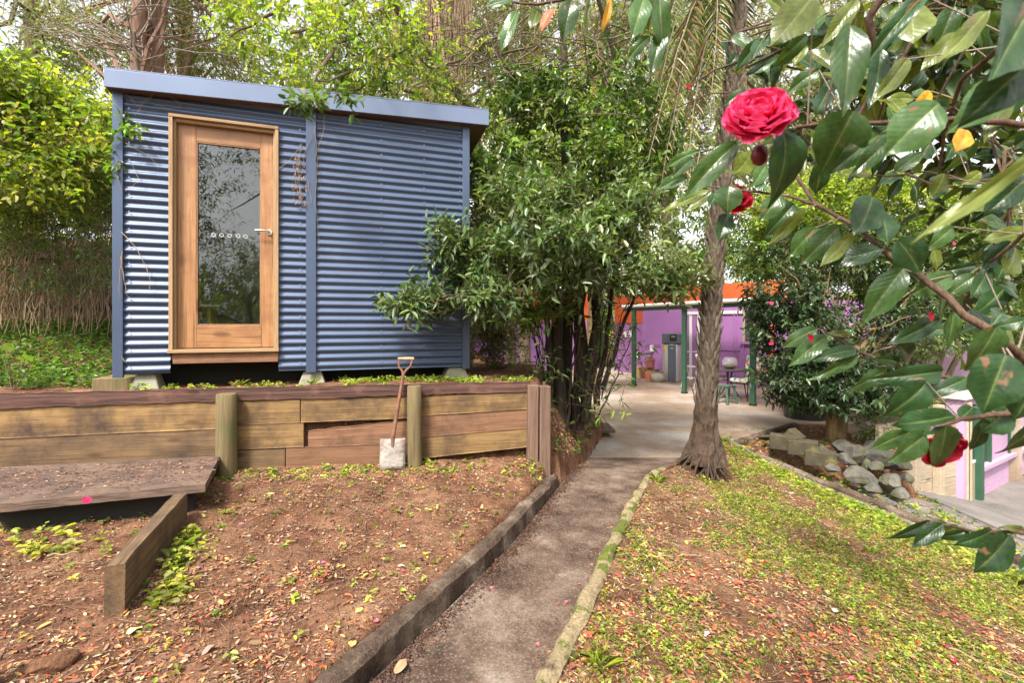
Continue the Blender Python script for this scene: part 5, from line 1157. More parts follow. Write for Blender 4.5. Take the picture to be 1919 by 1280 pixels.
bgtree('gum_tree',1115,-400,12,.12,[E(1130,20,12,120,90,1.5,240),E(1230,80,12,100,110,1.6,260)],.14,OG,'slim pale trunked gum tree over the middle of the garden','bark_tan',lean=14,seed=46.,**g2)
bgtree('gum_tree',1250,-400,17,.2,[E(1270,60,16,120,130,2.,420),E(1400,120,17,130,130,2,380),E(1300,260,16,140,90,2,320),E(1260,-200,17,300,160,3,240)],.19,OG,'drooping grey green gum tree behind the palm fronds',seed=47.,**g2)
bgtree('gum_tree',1540,-300,19,.25,[E(1540,120,18,150,140,2.5,380),E(1450,250,18,120,90,2,260),E(1640,60,19,130,110,2,200)],.22,OG,'gum tree with a straight trunk behind the bright camellia',seed=48.,**g2)
bgtree('gum_tree',1890,-200,20,.25,[E(1880,140,20,120,110,2.5,150),E(1900,400,18,90,70,2.,160),E(1800,450,17,80,40,1.5,110)],.22,OG,'sparse gum tree at the far right behind the camellia leaves',seed=49.,**g2)
bgtree('broadleaf_tree',1010,60,21,.3,[E(960,420,20,130,180,3,380),E(1130,350,20,140,200,3,380),E(900,560,20,100,60,2,260)],.26,YG+OG,'broadleaf tree far behind the purple wall, left of the palm',seed=50.,**g2)
bgtree('broadleaf_tree',1350,60,24,.3,[E(1300,400,23,150,150,3,420),E(1450,380,23,150,160,3,420),E(1580,420,24,150,120,3,260)],.28,MG+YG,'broadleaf tree directly behind the purple house roof',seed=51.,**g2)
bgtree('broadleaf_tree',560,60,16,.25,[E(520,150,15,170,50,2,80),E(680,180,15,160,50,2,90)],.2,YG,'low bright green tree behind the middle of the shed roof',seed=52.,**g2)
bgtree('broadleaf_tree',60,-100,14,.25,[E(40,60,13,130,60,2,110),E(120,260,12,140,120,2,340),E(-60,200,12,120,200,2,200)],.18,MG+CF,'dusky green tree behind the left hedge',seed=53.,**g2)
bgtree('broadleaf_tree',960,100,10.5,.12,[E(950,300,10.5,120,110,1.2,420),E(1080,250,10.5,120,140,1.2,420),E(1200,300,10.5,90,140,1.2,300)],.11,YG,'bright yellow green young tree glimpsed through the top of the shrub by the shed',seed=55.,**{**g2,'tl':.5,'twr':.005})
bgtree('broadleaf_tree',1125,500,22.5,.2,[E(1135,610,22,90,90,2,300)],.2,MG,'leafy tree seen through the gap in the purple wall',seed=54.,**g2)
t=thing('bare_tree','leafless spreading grey branches over the left of the shed roof','tree',(-7.5,10.6,gz(-7.5,10.6)))
limb('trunk',bend((-7.5,10.6,1),P(250,60,10.5),8,0,.01),taper(9,.10,.05),M['bark_mid'],t,8)
mb=MB()
for i in range(48):
    o_=P(random.uniform(225,275),random.uniform(-60,120),10.5); an=random.uniform(-2.6,.6) if i%2 else random.uniform(2.5,3.9)
    L_=random.uniform(.8,3.2); e_=o_+Vector((math.cos(an)*L_,random.uniform(-1.2,1.2),abs(math.sin(an))*L_*.8)); mb.tube(bend(o_,e_,6,random.uniform(-.3,.3),.03),taper(7,.018,.004),4,wob=.1)
tag(mb.build('limbs',M['twigg'],t),kind='stuff')
mb=MB(); t=thing('leaning_tree','thin dark arching branches crossing above the shed and the shrub','tree',(.9,8.4,gz(.9,8.4)))
limb('trunk',[Vector((.9,8.4,.2)),P(1060,400,8),P(1150,100,7.6),P(1100,-80,7)],[.05,.045,.035,.03],M['bark_dark'],t,8)
for i in range(60):
    a=P(random.uniform(860,1200),random.uniform(-60,160),random.uniform(5.6,7.6)); b_=P(random.uniform(440,1240),random.uniform(-40,320),random.uniform(5.,7.6)); mb.tube(bend(a,b_,7,random.uniform(-.5,.1),.04),taper(8,random.uniform(.006,.013),.003),4,wob=.1)
tag(mb.build('limbs',M['bark_mid'],t),kind='stuff')
# far wood: one mass on all sides, with gaps to the sky above it
B=[];n=26000
an=rng.uniform(0,2*math.pi,n); R0=rng.uniform(28,44,n); htop=(5.5+3.*np.sin(an*5)+2.*np.sin(an*11+1))+2.0; z=rng.uniform(0,1,n)**.8*htop
p=np.stack([np.cos(an)*R0,np.sin(an)*R0+8,z+.2],1); keep=wn3(p,.5,3)>-.35; p=p[keep]; n=len(p)
D=rng.normal(0,1,(n,3)); D[:,2]-=.4; o=leaves('distant_wood',p,D,rng.normal(0,1,(n,3)),rng.uniform(.5,1.1,n),rng.uniform(.25,.5,n),palette(n,OG+YG+[(.34,.36,.20)]),M['leafd'],quad=False,fold=.1); tag(o,'mass of distant woodland all round the garden','woodland',kind='stuff')
# trees behind the camera, seen in the door glass
for i,(x,y,h,rr,lab) in enumerate(((-4.2,-5.5,3.3,1.6,'dense shrub standing across the garden opposite the left part of the shed'),(-.2,-7.5,3.5,1.9,'dense shrub standing across the garden opposite the shed door'),(4.5,-6.0,3.6,1.9,'dense shrub standing across the garden on the palm side'),(-8.0,-2.0,4,1.7,'tall shrub at the near left corner of the garden'),(8.5,-1.5,4.4,1.9,'tall shrub at the near right corner of the garden'))):
    tree('garden_shrub',lab,'shrub',(x,y,0),(x,y,h*.8),.12,.05,[((x,y,h*.5),(rr*1.3,rr,h*.55),700,None)],.11,DG+MG,M['bark_dark'],M['leafd'],quad=False,k=9,tl=.5,ar=.4,hole=-.6,seed=60.+i,nl=6)
for i,(x,y,h,lab) in enumerate(((1.5,-12,11,'tall gum tree across the garden reflected in the shed door'),(-5,-13,12,'tall gum tree across the garden to the left of the reflected one'),(8,-11,11,'tall gum tree across the garden to the right of the reflected one'))):
    tree('gum_tree',lab,'tree',(x,y,0),(x+.6,y,h),.28,.1,[((x,y,h*.33),(3.6,2.2,h*.16),900,None),((x-2.5,y,h*.6),(1.6,2,h*.2),300,None),((x+1,y,h*.85),(3.2,2.6,h*.2),420,None)],.13,DG+OG,M['bark_mid'],M['leafd'],quad=False,k=9,tl=.9,ar=.3,hole=-.1,shell=0,seed=70.+i,nl=14,droop=.5)
# ---------------------------------------------------------------- foreground camellia
def camleaf(name, rough=.22, back=(.16,.19,.05), tr=.3):
    m,N,L,b=newmat(name); at=N.new('ShaderNodeAttribute'); at.attribute_name='Col'
    tc=N.new('ShaderNodeTexCoord'); oi=N.new('ShaderNodeObjectInfo'); sp=N.new('ShaderNodeSeparateXYZ'); L.new(tc.outputs['Object'],sp.inputs[0])
    ab=N.new('ShaderNodeMath'); ab.operation='ABSOLUTE'; L.new(sp.outputs[0],ab.inputs[0])
    m1=N.new('ShaderNodeMath'); m1.operation='MULTIPLY_ADD'; L.new(ab.outputs[0],m1.inputs[0]); m1.inputs[1].default_value=-.55; L.new(sp.outputs[1],m1.inputs[2])
    m2=N.new('ShaderNodeMath'); m2.operation='MULTIPLY'; L.new(m1.outputs[0],m2.inputs[0]); m2.inputs[1].default_value=62
    m3=N.new('ShaderNodeMath'); m3.operation='SINE'; L.new(m2.outputs[0],m3.inputs[0])
    n=N.new('ShaderNodeTexNoise'); n.inputs['Scale'].default_value=7; n.inputs['Detail'].default_value=8; n.noise_dimensions='4D'; L.new(tc.outputs['Object'],n.inputs['Vector'])
    mw=N.new('ShaderNodeMath'); mw.operation='MULTIPLY'; L.new(oi.outputs['Random'],mw.inputs[0]); mw.inputs[1].default_value=40; L.new(mw.outputs[0],n.inputs['W'])
    mr=N.new('ShaderNodeMapRange'); L.new(n.outputs[0],mr.inputs[0]); mr.inputs[1].default_value=.3; mr.inputs[2].default_value=.75; mr.inputs[3].default_value=.72; mr.inputs[4].default_value=1.4
    mo=N.new('ShaderNodeMapRange'); L.new(oi.outputs['Random'],mo.inputs[0]); mo.inputs[3].default_value=.7; mo.inputs[4].default_value=1.5
    mm=N.new('ShaderNodeMath'); mm.operation='MULTIPLY'; L.new(mr.outputs[0],mm.inputs[0]); L.new(mo.outputs[0],mm.inputs[1])
    vm=N.new('ShaderNodeVectorMath'); vm.operation='SCALE'; L.new(at.outputs['Color'],vm.inputs[0]); L.new(mm.outputs[0],vm.inputs['Scale'])
    # brown blemishes on some leaves
    n2=N.new('ShaderNodeTexNoise'); n2.inputs['Scale'].default_value=2.6; n2.inputs['Detail'].default_value=5; n2.noise_dimensions='4D'; L.new(tc.outputs['Object'],n2.inputs['Vector']); L.new(mw.outputs[0],n2.inputs['W'])
    r2=ramp(N,[(.64,(0,0,0)),(.68,(1,1,1))]); L.new(n2.outputs[0],r2.inputs[0]); mx=N.new('ShaderNodeMixRGB'); L.new(r2.outputs[0],mx.inputs[0]); L.new(vm.outputs[0],mx.inputs[1]); mx.inputs[2].default_value=(.20,.11,.06,1)
    ge=N.new('ShaderNodeNewGeometry'); mb_=N.new('ShaderNodeMixRGB'); L.new(ge.outputs['Backfacing'],mb_.inputs[0]); L.new(mx.outputs[0],mb_.inputs[1]); mb_.inputs[2].default_value=(*back,1)
    L.new(mb_.outputs[0],b.inputs['Base Color'])
    rr=N.new('ShaderNodeMapRange'); L.new(ge.outputs['Backfacing'],rr.inputs[0]); rr.inputs[3].default_value=rough; rr.inputs[4].default_value=.6; L.new(rr.outputs[0],b.inputs['Roughness'])
    b.inputs['Specular IOR Level'].default_value=.5
    ad=N.new('ShaderNodeMath'); ad.operation='MULTIPLY_ADD'; L.new(m3.outputs[0],ad.inputs[0]); ad.inputs[1].default_value=.10; L.new(n.outputs[0],ad.inputs[2])
    nf=N.new('ShaderNodeTexNoise'); nf.inputs['Scale'].default_value=26; nf.inputs['Detail'].default_value=5; L.new(tc.outputs['Object'],nf.inputs['Vector'])
    a2=N.new('ShaderNodeMath'); a2.operation='MULTIPLY_ADD'; L.new(nf.outputs[0],a2.inputs[0]); a2.inputs[1].default_value=.35; L.new(ad.outputs[0],a2.inputs[2])
    bp=N.new('ShaderNodeBump'); bp.inputs['Strength'].default_value=.22; bp.inputs['Distance'].default_value=.003; L.new(a2.outputs[0],bp.inputs['Height']); L.new(bp.outputs[0],b.inputs['Normal'])
    t=N.new('ShaderNodeBsdfTranslucent'); mu=N.new('ShaderNodeMixRGB'); mu.blend_type='MULTIPLY'; mu.inputs[0].default_value=1; mu.inputs[2].default_value=(1.5,1.7,.4,1); L.new(vm.outputs[0],mu.inputs[1]); L.new(mu.outputs[0],t.inputs[0])
    ms=N.new('ShaderNodeMixShader'); ms.inputs[0].default_value=tr; L.new(b.outputs[0],ms.inputs[1]); L.new(t.outputs[0],ms.inputs[2]); L.new(ms.outputs[0],N['Material Output'].inputs[0]); return m
cm=camleaf('camellia_leaf',.21); cmy=camleaf('camellia_old_leaf',.5,(.5,.3,.05),.35)
def leafmesh(nm,col,rib,m,seed,curl=.12,fold=.28,pw=.85,wave=.03):
    rs=random.Random(seed); cols=[-1,-.8,-.5,-.2,-.05,-.02,.02,.05,.2,.5,.8,1]; n=16; vs=[];cc=[];fs=[]; side=rs.uniform(-.06,.06)
    for i in range(n+1):
        t=i/n; w=(math.sin(math.pi*min(1,t**pw*.985+.012)))**.62; w*= (1-.72*(max(0,t-.70)/.30)**1.1) if t>.70 else 1
        serr=1+(.018 if i%2 else -.018)
        for c in cols:
            x=c*.5*w*(serr if abs(c)==1 else 1); z=.55*fold*abs(x)*(1-.5*abs(c))-curl*t*t*(1+.4*t)+wave*abs(c)*math.sin(t*9+seed+(2 if c>0 else 0)); x+=side*math.sin(t*3.1); z+=.05*x*math.sin(3*t+seed)
            vs.append((x,t,z)); k=1 if abs(c)<.03 else (.25 if abs(c)<.06 else 0); e=1+.12*abs(c)
            cc.append([col[j]*e*(1-k)+rib[j]*k for j in range(3)])
    k=len(cols)
    for i in range(n):
        for j in range(k-1): fs.append((i*k+j,i*k+j+1,(i+1)*k+j+1,(i+1)*k+j))
    me=bpy.data.meshes.new(nm); me.from_pydata(vs,[],fs); me.polygons.foreach_set('use_smooth',[True]*len(fs))
    a=me.color_attributes.new('Col','FLOAT_COLOR','POINT'); a.data.foreach_set('color',np.concatenate([np.array(cc),np.ones((len(cc),1))],1).astype(np.float32).ravel()); me.materials.append(m); return me
LD=[leafmesh('camellia_leaf',(.022,.052,.018),(.10,.145,.05),cm,s,c,f) for s,c,f in ((1,.10,.25),(2,.22,.35),(3,.05,.15),(4,.30,.2),(11,.38,.5),(12,-.06,.4))]
LM_=[leafmesh('camellia_leaf',(.048,.095,.028),(.16,.21,.075),cm,s,c,f) for s,c,f in ((5,.10,.25),(6,.22,.35))]
LO=[leafmesh('camellia_leaf',(.10,.125,.025),(.22,.24,.08),cm,s,c,f) for s,c,f in ((7,.12,.3),(8,.05,.1))]
LY=[leafmesh('camellia_leaf',(.55,.27,.025),(.5,.22,.03),cmy,9,.15,.3)]
LR=[leafmesh('camellia_leaf',(.45,.08,.03),(.5,.3,.05),cmy,10,.1,.2)]
KIND={'d':LD,'m':LM_,'o':LO,'y':LY,'r':LR}
cx,cy=1.28,.62; ct=thing('camellia_tree','camellia branch with large glossy leaves and pink red double flowers reaching in from the right','tree',(cx,cy,gz(cx,cy)-.02))
def FY(u,v): return .62+.30*min(1,max(0,(1520-u)/300))
nleaf=[0]
def put_leaf(B,T,W,kind,nh):
    B=Vector(B);T=Vector(T); D=(T-B); L_=D.length; d=D/L_; s=d.cross(nh).normalized(); n=s.cross(d)
    Mx=Matrix((s*W*1.0,d*L_,n*L_)).transposed(); me=random.choice(KIND[kind])
    o=bpy.data.objects.new('leaf',me); C.objects.link(o); o.parent=ct
    s3=Vector((W,L_,L_)); Rm=Matrix((s,d,n)).transposed(); o.rotation_euler=Rm.to_euler(); o.scale=s3; o.location=B-ct.location; nleaf[0]+=1
    pet.append((B,)); return o
pet=[]
LEAVES="""1381 268 1287 356 40 m .66;1468 243 1493 368 74 d .60;1600 207 1556 322 90 m .60;1675 232 1560 318 36 m .62;1760 193 1665 285 72 m .5;1668 262 1614 315 30 m .6;1914 133 1795 232 58 m .45;1594 44 1592 203 55 m .55;1700 5 1716 74 64 o .75;1525 -10 1450 78 60 o .6;1606 0 1548 75 28 o .6;1960 -30 1836 160 105 d .34;1960 90 1850 210 70 d .36;1512 64 1455 128 26 m .7;1536 131 1480 165 26 m .7;1990 255 1720 452 26 o .27;1812 243 1802 275 30 y .8;1745 170 1718 207 22 y .8;1312 282 1240 308 15 m .95;1300 297 1267 320 18 m .95;1288 331 1237 344 22 m .95;1330 355 1232 397 15 o .9;1333 358 1281 397 18 o .9;1348 312 1414 342 15 o .9;1412 286 1376 328 34 o .85;1367 348 1368 393 45 m .85;1345 363 1326 390 20 d .88;1436 309 1416 344 24 m .85;1365 400 1357 442 28 d .88;1466 365 1427 412 32 m .8;1489 382 1447 430 34 d .85;1509 391 1440 462 20 o .75;1412 343 1447 354 17 m .85;1575 423 1505 494 40 m .68;1528 427 1483 480 34 m .72;1599 437 1542 497 24 o .68;1653 467 1545 492 34 d .66;1635 370 1612 432 56 d .68;1650 392 1668 455 38 d .68;1683 450 1730 514 58 d .62;1750 467 1762 505 28 o .7;1787 425 1743 467 28 m .7;1693 504 1627 598 46 m .6;1785 515 1713 552 36 m .65;1831 497 1777 508 18 d .75;1831 515 1780 550 28 m .75;1895 455 1832 508 30 d .75;1930 432 1845 450 30 o .75;1851 505 1845 548 30 d .75;1903 465 1890 515 46 o .75;1532 616 1465 650 26 m .78;1549 630 1484 682 30 m .76;1606 655 1545 660 24 d .75;1607 667 1540 710 21 m .75;1596 626 1555 624 11 o .76;1760 598 1676 642 28 d .68;1787 585 1783 655 26 m .64;1683 645 1730 680 40 d .7;1686 678 1646 672 20 m .72;1663 692 1599 733 24 m .72;1767 695 1676 712 33 d .66;1814 709 1740 740 25 d .66;1737 716 1683 786 48 d .62;1880 585 1850 615 34 d .7;1925 600 1865 612 20 d .6;1868 612 1836 700 62 m .52;1885 665 1868 770 80 d .5;1935 720 1905 790 54 d .5;1790 780 1675 798 42 d .58;1702 810 1638 845 28 m .6;1737 813 1677 868 40 m .58;1772 797 1775 887 54 m .56;1843 785 1828 850 34 d .6;1895 760 1840 812 50 d .6;1935 785 1915 865 50 d .6;1824 763 1797 787 26 d .62;1743 976 1683 1018 17 d .72;1767 983 1707 1026 25 d .7;1777 985 1747 972 10 o .74;1797 988 1764 1000 20 o .74;1817 993 1763 1020 18 d .72;1861 994 1814 1030 27 d .7;1892 1004 1858 1078 50 d .68;1930 998 1884 988 14 o .7;1935 1040 1915 1072 22 d .66;1945 1075 1908 1104 22 d .66;962 3 906 -2 20 m .95;969 20 937 88 24 m .95;958 26 936 66 15 o .97;1010 10 996 50 22 o .95;1036 15 1012 52 18 r .9;1072 0 1060 60 34 m .9;1145 -5 1133 55 12 y .95;1208 -8 1188 66 34 m .9;1235 -10 1250 92 32 m .9;1243 50 1222 135 26 m .92;1218 67 1175 108 20 m .92;1105 -5 1096 62 8 o .95;1188 -8 1204 70 20 m .93;1229 -6 1215 60 12 o .92;1420 95 1445 60 14 m 1.1;1375 65 1410 82 22 m 1.1;1352 78 1372 92 20 d 1.2;1382 100 1372 118 16 d 1.2;1398 170 1360 190 18 m 1.0;1440 185 1475 160 18 m .85;1555 250 1600 300 26 d .8;1545 205 1510 165 20 d .85;1790 60 1730 130 26 o .7;1850 20 1770 110 34 o .5;1730 -10 1660 60 30 d .6;1650 95 1640 190 36 d .8;1560 150 1530 215 26 d .85;1770 325 1750 368 26 o .85;1838 322 1805 345 20 o .85;1812 300 1790 260 18 m .85;1745 265 1718 300 30 d .9;1790 265 1768 305 18 d .9;1860 345 1890 400 30 d .8;1925 330 1880 390 40 d .7;1895 160 1850 260 30 o .6;1700 110 1655 175 30 o .7""".split(';')
random.seed(33)
def nhint(up=.35,sc=.35): return Vector((random.uniform(-sc,sc),-1,up+random.uniform(-sc,sc))).normalized()
allB=[]
for s in LEAVES:
    a=s.split(); bu,bv,tu,tv,w=[float(x) for x in a[:5]]; k=a[5]; Y=float(a[6])
    B=P(bu,bv,Y); T=P(tu,tv,Y-random.uniform(-.02,.03)*Y/.6)
    put_leaf(B,T,w*Y/F*1.15,k,nhint()); allB.append(B)
# branches
def bpath(pts,r0,r1,n=8): 
    pts=[Vector(p) for p in pts]; out=[]
    for i in range(len(pts)-1):
        for k in range(3): out.append(pts[i].lerp(pts[i+1],k/3)+Vector((random.uniform(-1,1),random.uniform(-1,1),random.uniform(-1,1)))*.0012)
    out.append(pts[-1]); MB().tube(out,taper(len(out),r0,r1),n,wob=.04).build('branch',M['bark_cam'],ct); return out
M['bark_cam']=bark('camellia_bark',(.05,.03,.021),(.17,.10,.068),60,12,.5,.7)
tr_=bend((cx,cy,gz(cx,cy)-.05),(cx+.02,cy+.02,3.2),10,0,.006); MB().tube(tr_,taper(11,.06,.03),12,wob=.05).build('trunk',M['bark_cam'],ct)
BR=[]
BR.append(bpath([Vector((cx,cy,1.45)),P(1990,720,.60),P(1919,678,.58),P(1870,628,.57),P(1805,588,.60),P(1765,548,.63),P(1720,515,.65),P(1660,470,.68),P(1600,420,.72),P(1530,385,.76),P(1480,368,.8),P(1400,358,.86),P(1300,345,.92)],.0060,.0016))
BR.append(bpath([P(1960,735,.62),P(1860,726,.66),P(1790,712,.69),P(1735,700,.71),P(1680,688,.73),P(1610,660,.76),P(1540,618,.78)],.004,.0018))
BR.append(bpath([Vector((cx,cy,1.98)),P(1960,238,.56),P(1880,228,.57),P(1800,222,.59),P(1700,228,.6),P(1600,229,.615),P(1560,230,.62),P(1492,238,.63)],.0045,.0022))
BR.append(bpath([Vector((cx,cy,1.55)),P(1960,770,.6),P(1880,775,.59),P(1800,786,.58),P(1752,800,.575)],.005,.002))
BR.append(bpath([Vector((cx,cy,1.30)),P(1960,1002,.67),P(1900,998,.68),P(1830,998,.71),P(1760,980,.74)],.004,.0016))
BR.append(bpath([Vector((cx,cy,2.6)),P(1700,-120,.75),P(1662,-20,.78),P(1628,35,.8),P(1640,100,.82),P(1640,170,.82),P(1610,215,.82)],.009,.003))
BR.append(bpath([P(1640,100,.82),P(1680,130,.85),P(1712,72,.85),P(1725,20,.85)],.003,.003))
BR.append(bpath([Vector((cx,cy,2.75)),P(1600,-190,.85),P(1350,-110,.9),P(1200,-12,.92),P(1080,-8,.93),P(1010,8,.94),P(962,3,.95)],.006,.002))
BR.append(bpath([P(1200,-12,.92),P(1228,10,.92),P(1240,45,.92)],.003,.0015)); BR.append(bpath([P(1530,385,.76),P(1500,340,.8),P(1440,240,.9),P(1400,170,1.0),P(1395,110,1.12),P(1380,60,1.2)],.003,.0018))
BR.append(bpath([Vector((cx,cy,2.2)),P(1980,60,.55),P(1900,70,.6),P(1850,110,.7),P(1800,150,.75),P(1770,250,.82),P(1760,330,.86)],.006,.0018))
BR.append(bpath([Vector((cx,cy,1.8)),P(1980,430,.66),P(1919,440,.70),P(1870,480,.73),P(1830,510,.76)],.004,.0016))
BR.append(bpath([Vector((cx,cy,2.0)),P(1960,300,.8),P(1880,330,.85),P(1790,350,.88)],.003,.0012))
BR.append(bpath([P(1400,110,1.12),P(1340,130,1.15),P(1262,180,1.15),P(1215,240,1.15)],.003,.001)); BR.append(bpath([P(1400,170,1.0),P(1330,175,1.1),P(1270,200,1.15),P(1268,210,1.15)],.002,.001))
# filler twigs with leaves, upper right
random.seed(5); A=[];Bq=[]; bpts=[p for b in BR for p in b]
def filler(u,v,Y,nl,L_,kinds):
    p=P(u,v,Y); nb=min(bpts,key=lambda q:(q-p).length); pts=bend(nb,p,5,.01,.03); MB().tube(pts,taper(6,.0028,.0014),5).build('twig',M['bark_cam'],ct)
    for i in range(nl):
        t=.45+.55*i/max(1,nl-1); k=t*5; i0=min(int(k),4); q=pts[i0].lerp(pts[i0+1],k-i0); d=Vector((random.uniform(-1,.6),random.uniform(-.6,.6),random.uniform(-1.,.45))).normalized(); L=L_*random.uniform(.75,1.15)
        B=q+d*.012; put_leaf(B,B+d*L,L*random.uniform(.42,.55),random.choice(kinds),Vector((random.uniform(-.6,.6),random.uniform(-1,-.2),random.uniform(-.1,1))).normalized()); A.append(tuple(q));Bq.append(tuple(B))
for u,v,Y in ((1480,30,1.0),(1560,60,1.0),(1620,20,1.1),(1680,150,1.05),(1740,110,.95),(1800,60,.9),(1860,60,.95),(1700,60,1.2),(1760,30,1.1),(1640,260,1.0),(1580,110,1.15),(1500,110,1.1),(1840,190,1.0),(1790,200,1.1),(1900,280,1.0),(1730,210,1.2),(1660,190,1.2),(1550,30,1.25),(1820,0,.8),(1900,20,.8),(1890,350,1.0),(1540,290,1.1),(1600,330,1.15),(1690,330,1.2),(1470,210,1.2),(1880,640,1.0),(1900,420,1.0),(1790,640,.95),(1900,560,.9)):
    filler(u,v,Y,5,.075,'dddomo')
for B in allB:
    nb=min(bpts,key=lambda q:(q-B).length)
    if (nb-B).length<.16: A.append(tuple(nb)); Bq.append(tuple(B))
tag(sticks('petioles',np.array(A),np.array(Bq),.0013,M['greenstem'] if 'greenstem' in M else M['twigg'],ct,r2=.001),kind='stuff')
crown('foliage',[E(1640,60,1.9,150,80,.35,60),E(1800,120,1.9,150,120,.35,80),E(1880,320,2.0,70,110,.3,34),E(1720,240,2.1,90,70,.3,26),E(1560,220,2.2,70,80,.3,20),E(1930,520,1.9,70,90,.3,26)],.085,[(.045,.085,.028),(.09,.14,.035),(.12,.17,.03),(.032,.06,.022)],M['leafs'],ct,tw=M['twig'],k=6,tl=.16,ar=.5,hole=-.6,shell=0,seed=90.,flat=.6,droop=.35,twr=.002)
# flowers
m,N,L,b=newmat('petal'); at=N.new('ShaderNodeAttribute'); at.attribute_name='Col'; L.new(at.outputs['Color'],b.inputs['Base Color']); b.inputs['Roughness'].default_value=.45; b.inputs['Specular IOR Level'].default_value=.4
t_=N.new('ShaderNodeBsdfTranslucent'); L.new(at.outputs['Color'],t_.inputs[0]); ms=N.new('ShaderNodeMixShader'); ms.inputs[0].default_value=.35; L.new(b.outputs[0],ms.inputs[1]); L.new(t_.outputs[0],ms.inputs[2]); L.new(ms.outputs[0],N['Material Output'].inputs[0]); M['petal']=m
def petalmesh(seed,c0=(.74,.010,.10),c1=(.86,.10,.27)):
    rs=random.Random(seed); n=9;k=9; vs=[];cc=[];fs=[]; ph=rs.uniform(0,6)
    for i in range(n+1):
        t=i/n; w=1.12*(.30+.70*math.sin(math.pi*min(1,t*.60+.05)))*(1 if t<.72 else (1-((t-.72)/.28)**2*.62))
        for j in range(k):
            a=j/(k-1)*2-1; x=a*.5*w; y=t*(1-.10*a*a*t)-(.05*(1-abs(a))**2*(t**6)); z=.30*t*t-.10*t+.22*a*a*(.4+.6*t)*(.7)-(.10*t**5)+.022*math.sin(a*6+ph)*t*t+.012*math.sin(a*13+ph*2)*t**3
            vs.append((x,y,z)); e=t**2*.8+.15*rs.random(); cc.append([c0[q]*(1-e)+c1[q]*e for q in range(3)])
    for i in range(n):
        for j in range(k-1): fs.append((i*k+j,i*k+j+1,(i+1)*k+j+1,(i+1)*k+j))
    me=bpy.data.meshes.new('petal'); me.from_pydata(vs,[],fs); me.polygons.foreach_set('use_smooth',[True]*len(fs)); a=me.color_attributes.new('Col','FLOAT_COLOR','POINT'); a.data.foreach_set('color',np.concatenate([np.array(cc),np.ones((len(cc),1))],1).astype(np.float32).ravel()); me.materials.append(M['petal']); return me
PM=[petalmesh(s) for s in range(4)]; PMD=[petalmesh(s+9,(.40,.006,.02),(.55,.015,.045)) for s in range(2)]
def flower(c,axis,R,meshes,rings=((8,4,1.,0),(9,20,1.0,.02),(8,36,.92,.05),(8,50,.80,.07),(7,62,.66,.09),(6,72,.50,.10),(5,80,.36,.11),(4,86,.24,.12))):
    f=thing('flower',None,None,c); attach(f,ct); ax=Vector(axis).normalized(); q=ax.to_track_quat('Z','Y').to_matrix()
    for n,el,sc_k,lift in rings:
        o0=random.uniform(0,6)
        for i in range(n):
            an=o0+2*math.pi*i/n+random.uniform(-.12,.12); e=math.radians(el+random.uniform(-7,7)); Rz=Matrix.Rotation(an,3,'Z')@Matrix.Rotation(e,3,'X')
            Rm=q@Rz; p=bpy.data.objects.new('petal',random.choice(meshes)); C.objects.link(p); p.parent=f; p.location=ax*(R*lift)-ax*R*.10; p.rotation_euler=Rm.to_euler(); k=R*sc_k*random.uniform(.92,1.06); p.scale=(k*(.92 if el<60 else .8),k,k)
    p=MB().lathe((0,0,0),[(R*.05,-R*.35),(R*.26,-R*.2),(R*.3,-R*.02),(R*.1,0)],12).build('calyx',M['green'],None); p.parent=f; p.location=Vector((0,0,0))-ax*R*.3; p.rotation_euler=q.to_euler(); return f
random.seed(8)
fc=P(1431,219,.60); flower(fc+Vector((0,.012,0)),(-.33,-.78,.50),.047,PM)
BRs=bpath([fc-Vector((-.33,-.78,.50)).normalized()*.018,P(1506,208,.64),P(1518,228,.63),P(1560,232,.62)],.0018,.0018)
flower(P(1377,378,.90),(-.1,-.75,.5),.034,PMD,((6,6,1.,0),(7,28,.95,.03),(6,50,.8,.06),(5,70,.5,.1)))
flower(P(1758,832,.64),(.15,-.75,-.35),.034,PMD,((6,6,1.,0),(7,28,.95,.03),(6,50,.8,.06),(5,70,.5,.1)))
# bud below the main flower
bd=P(1424,290,.63); MB().lathe((bd.x,bd.y,bd.z-.014),[(.002,0),(.008,.004),(.011,.013),(.009,.022),(.003,.028)],12).build('bud',plain('dark_red_bud',(.14,.008,.012),.4,.2,200),ct)
# a fallen petal lying on a leaf
for u,v,Y,s in ((1519,640,.74,.012),(1745,602,.655,.014),(1290,165,1.13,.012)):
    p=P(u,v,Y); o=bpy.data.objects.new('fallen_petal',PMD[0]); C.objects.link(o); o.location=p; o.scale=(s*1.3,s,s); o.rotation_euler=(1.2,.3,.5)
    tag(o,{1519:'crimson petal stuck on a leaf at the tip of the low camellia twig',1745:'dull pink petal caught among the leaves under the thick camellia branch',1290:'small pink petal caught on the thin twig in front of the palm fronds'}[u],'petal')
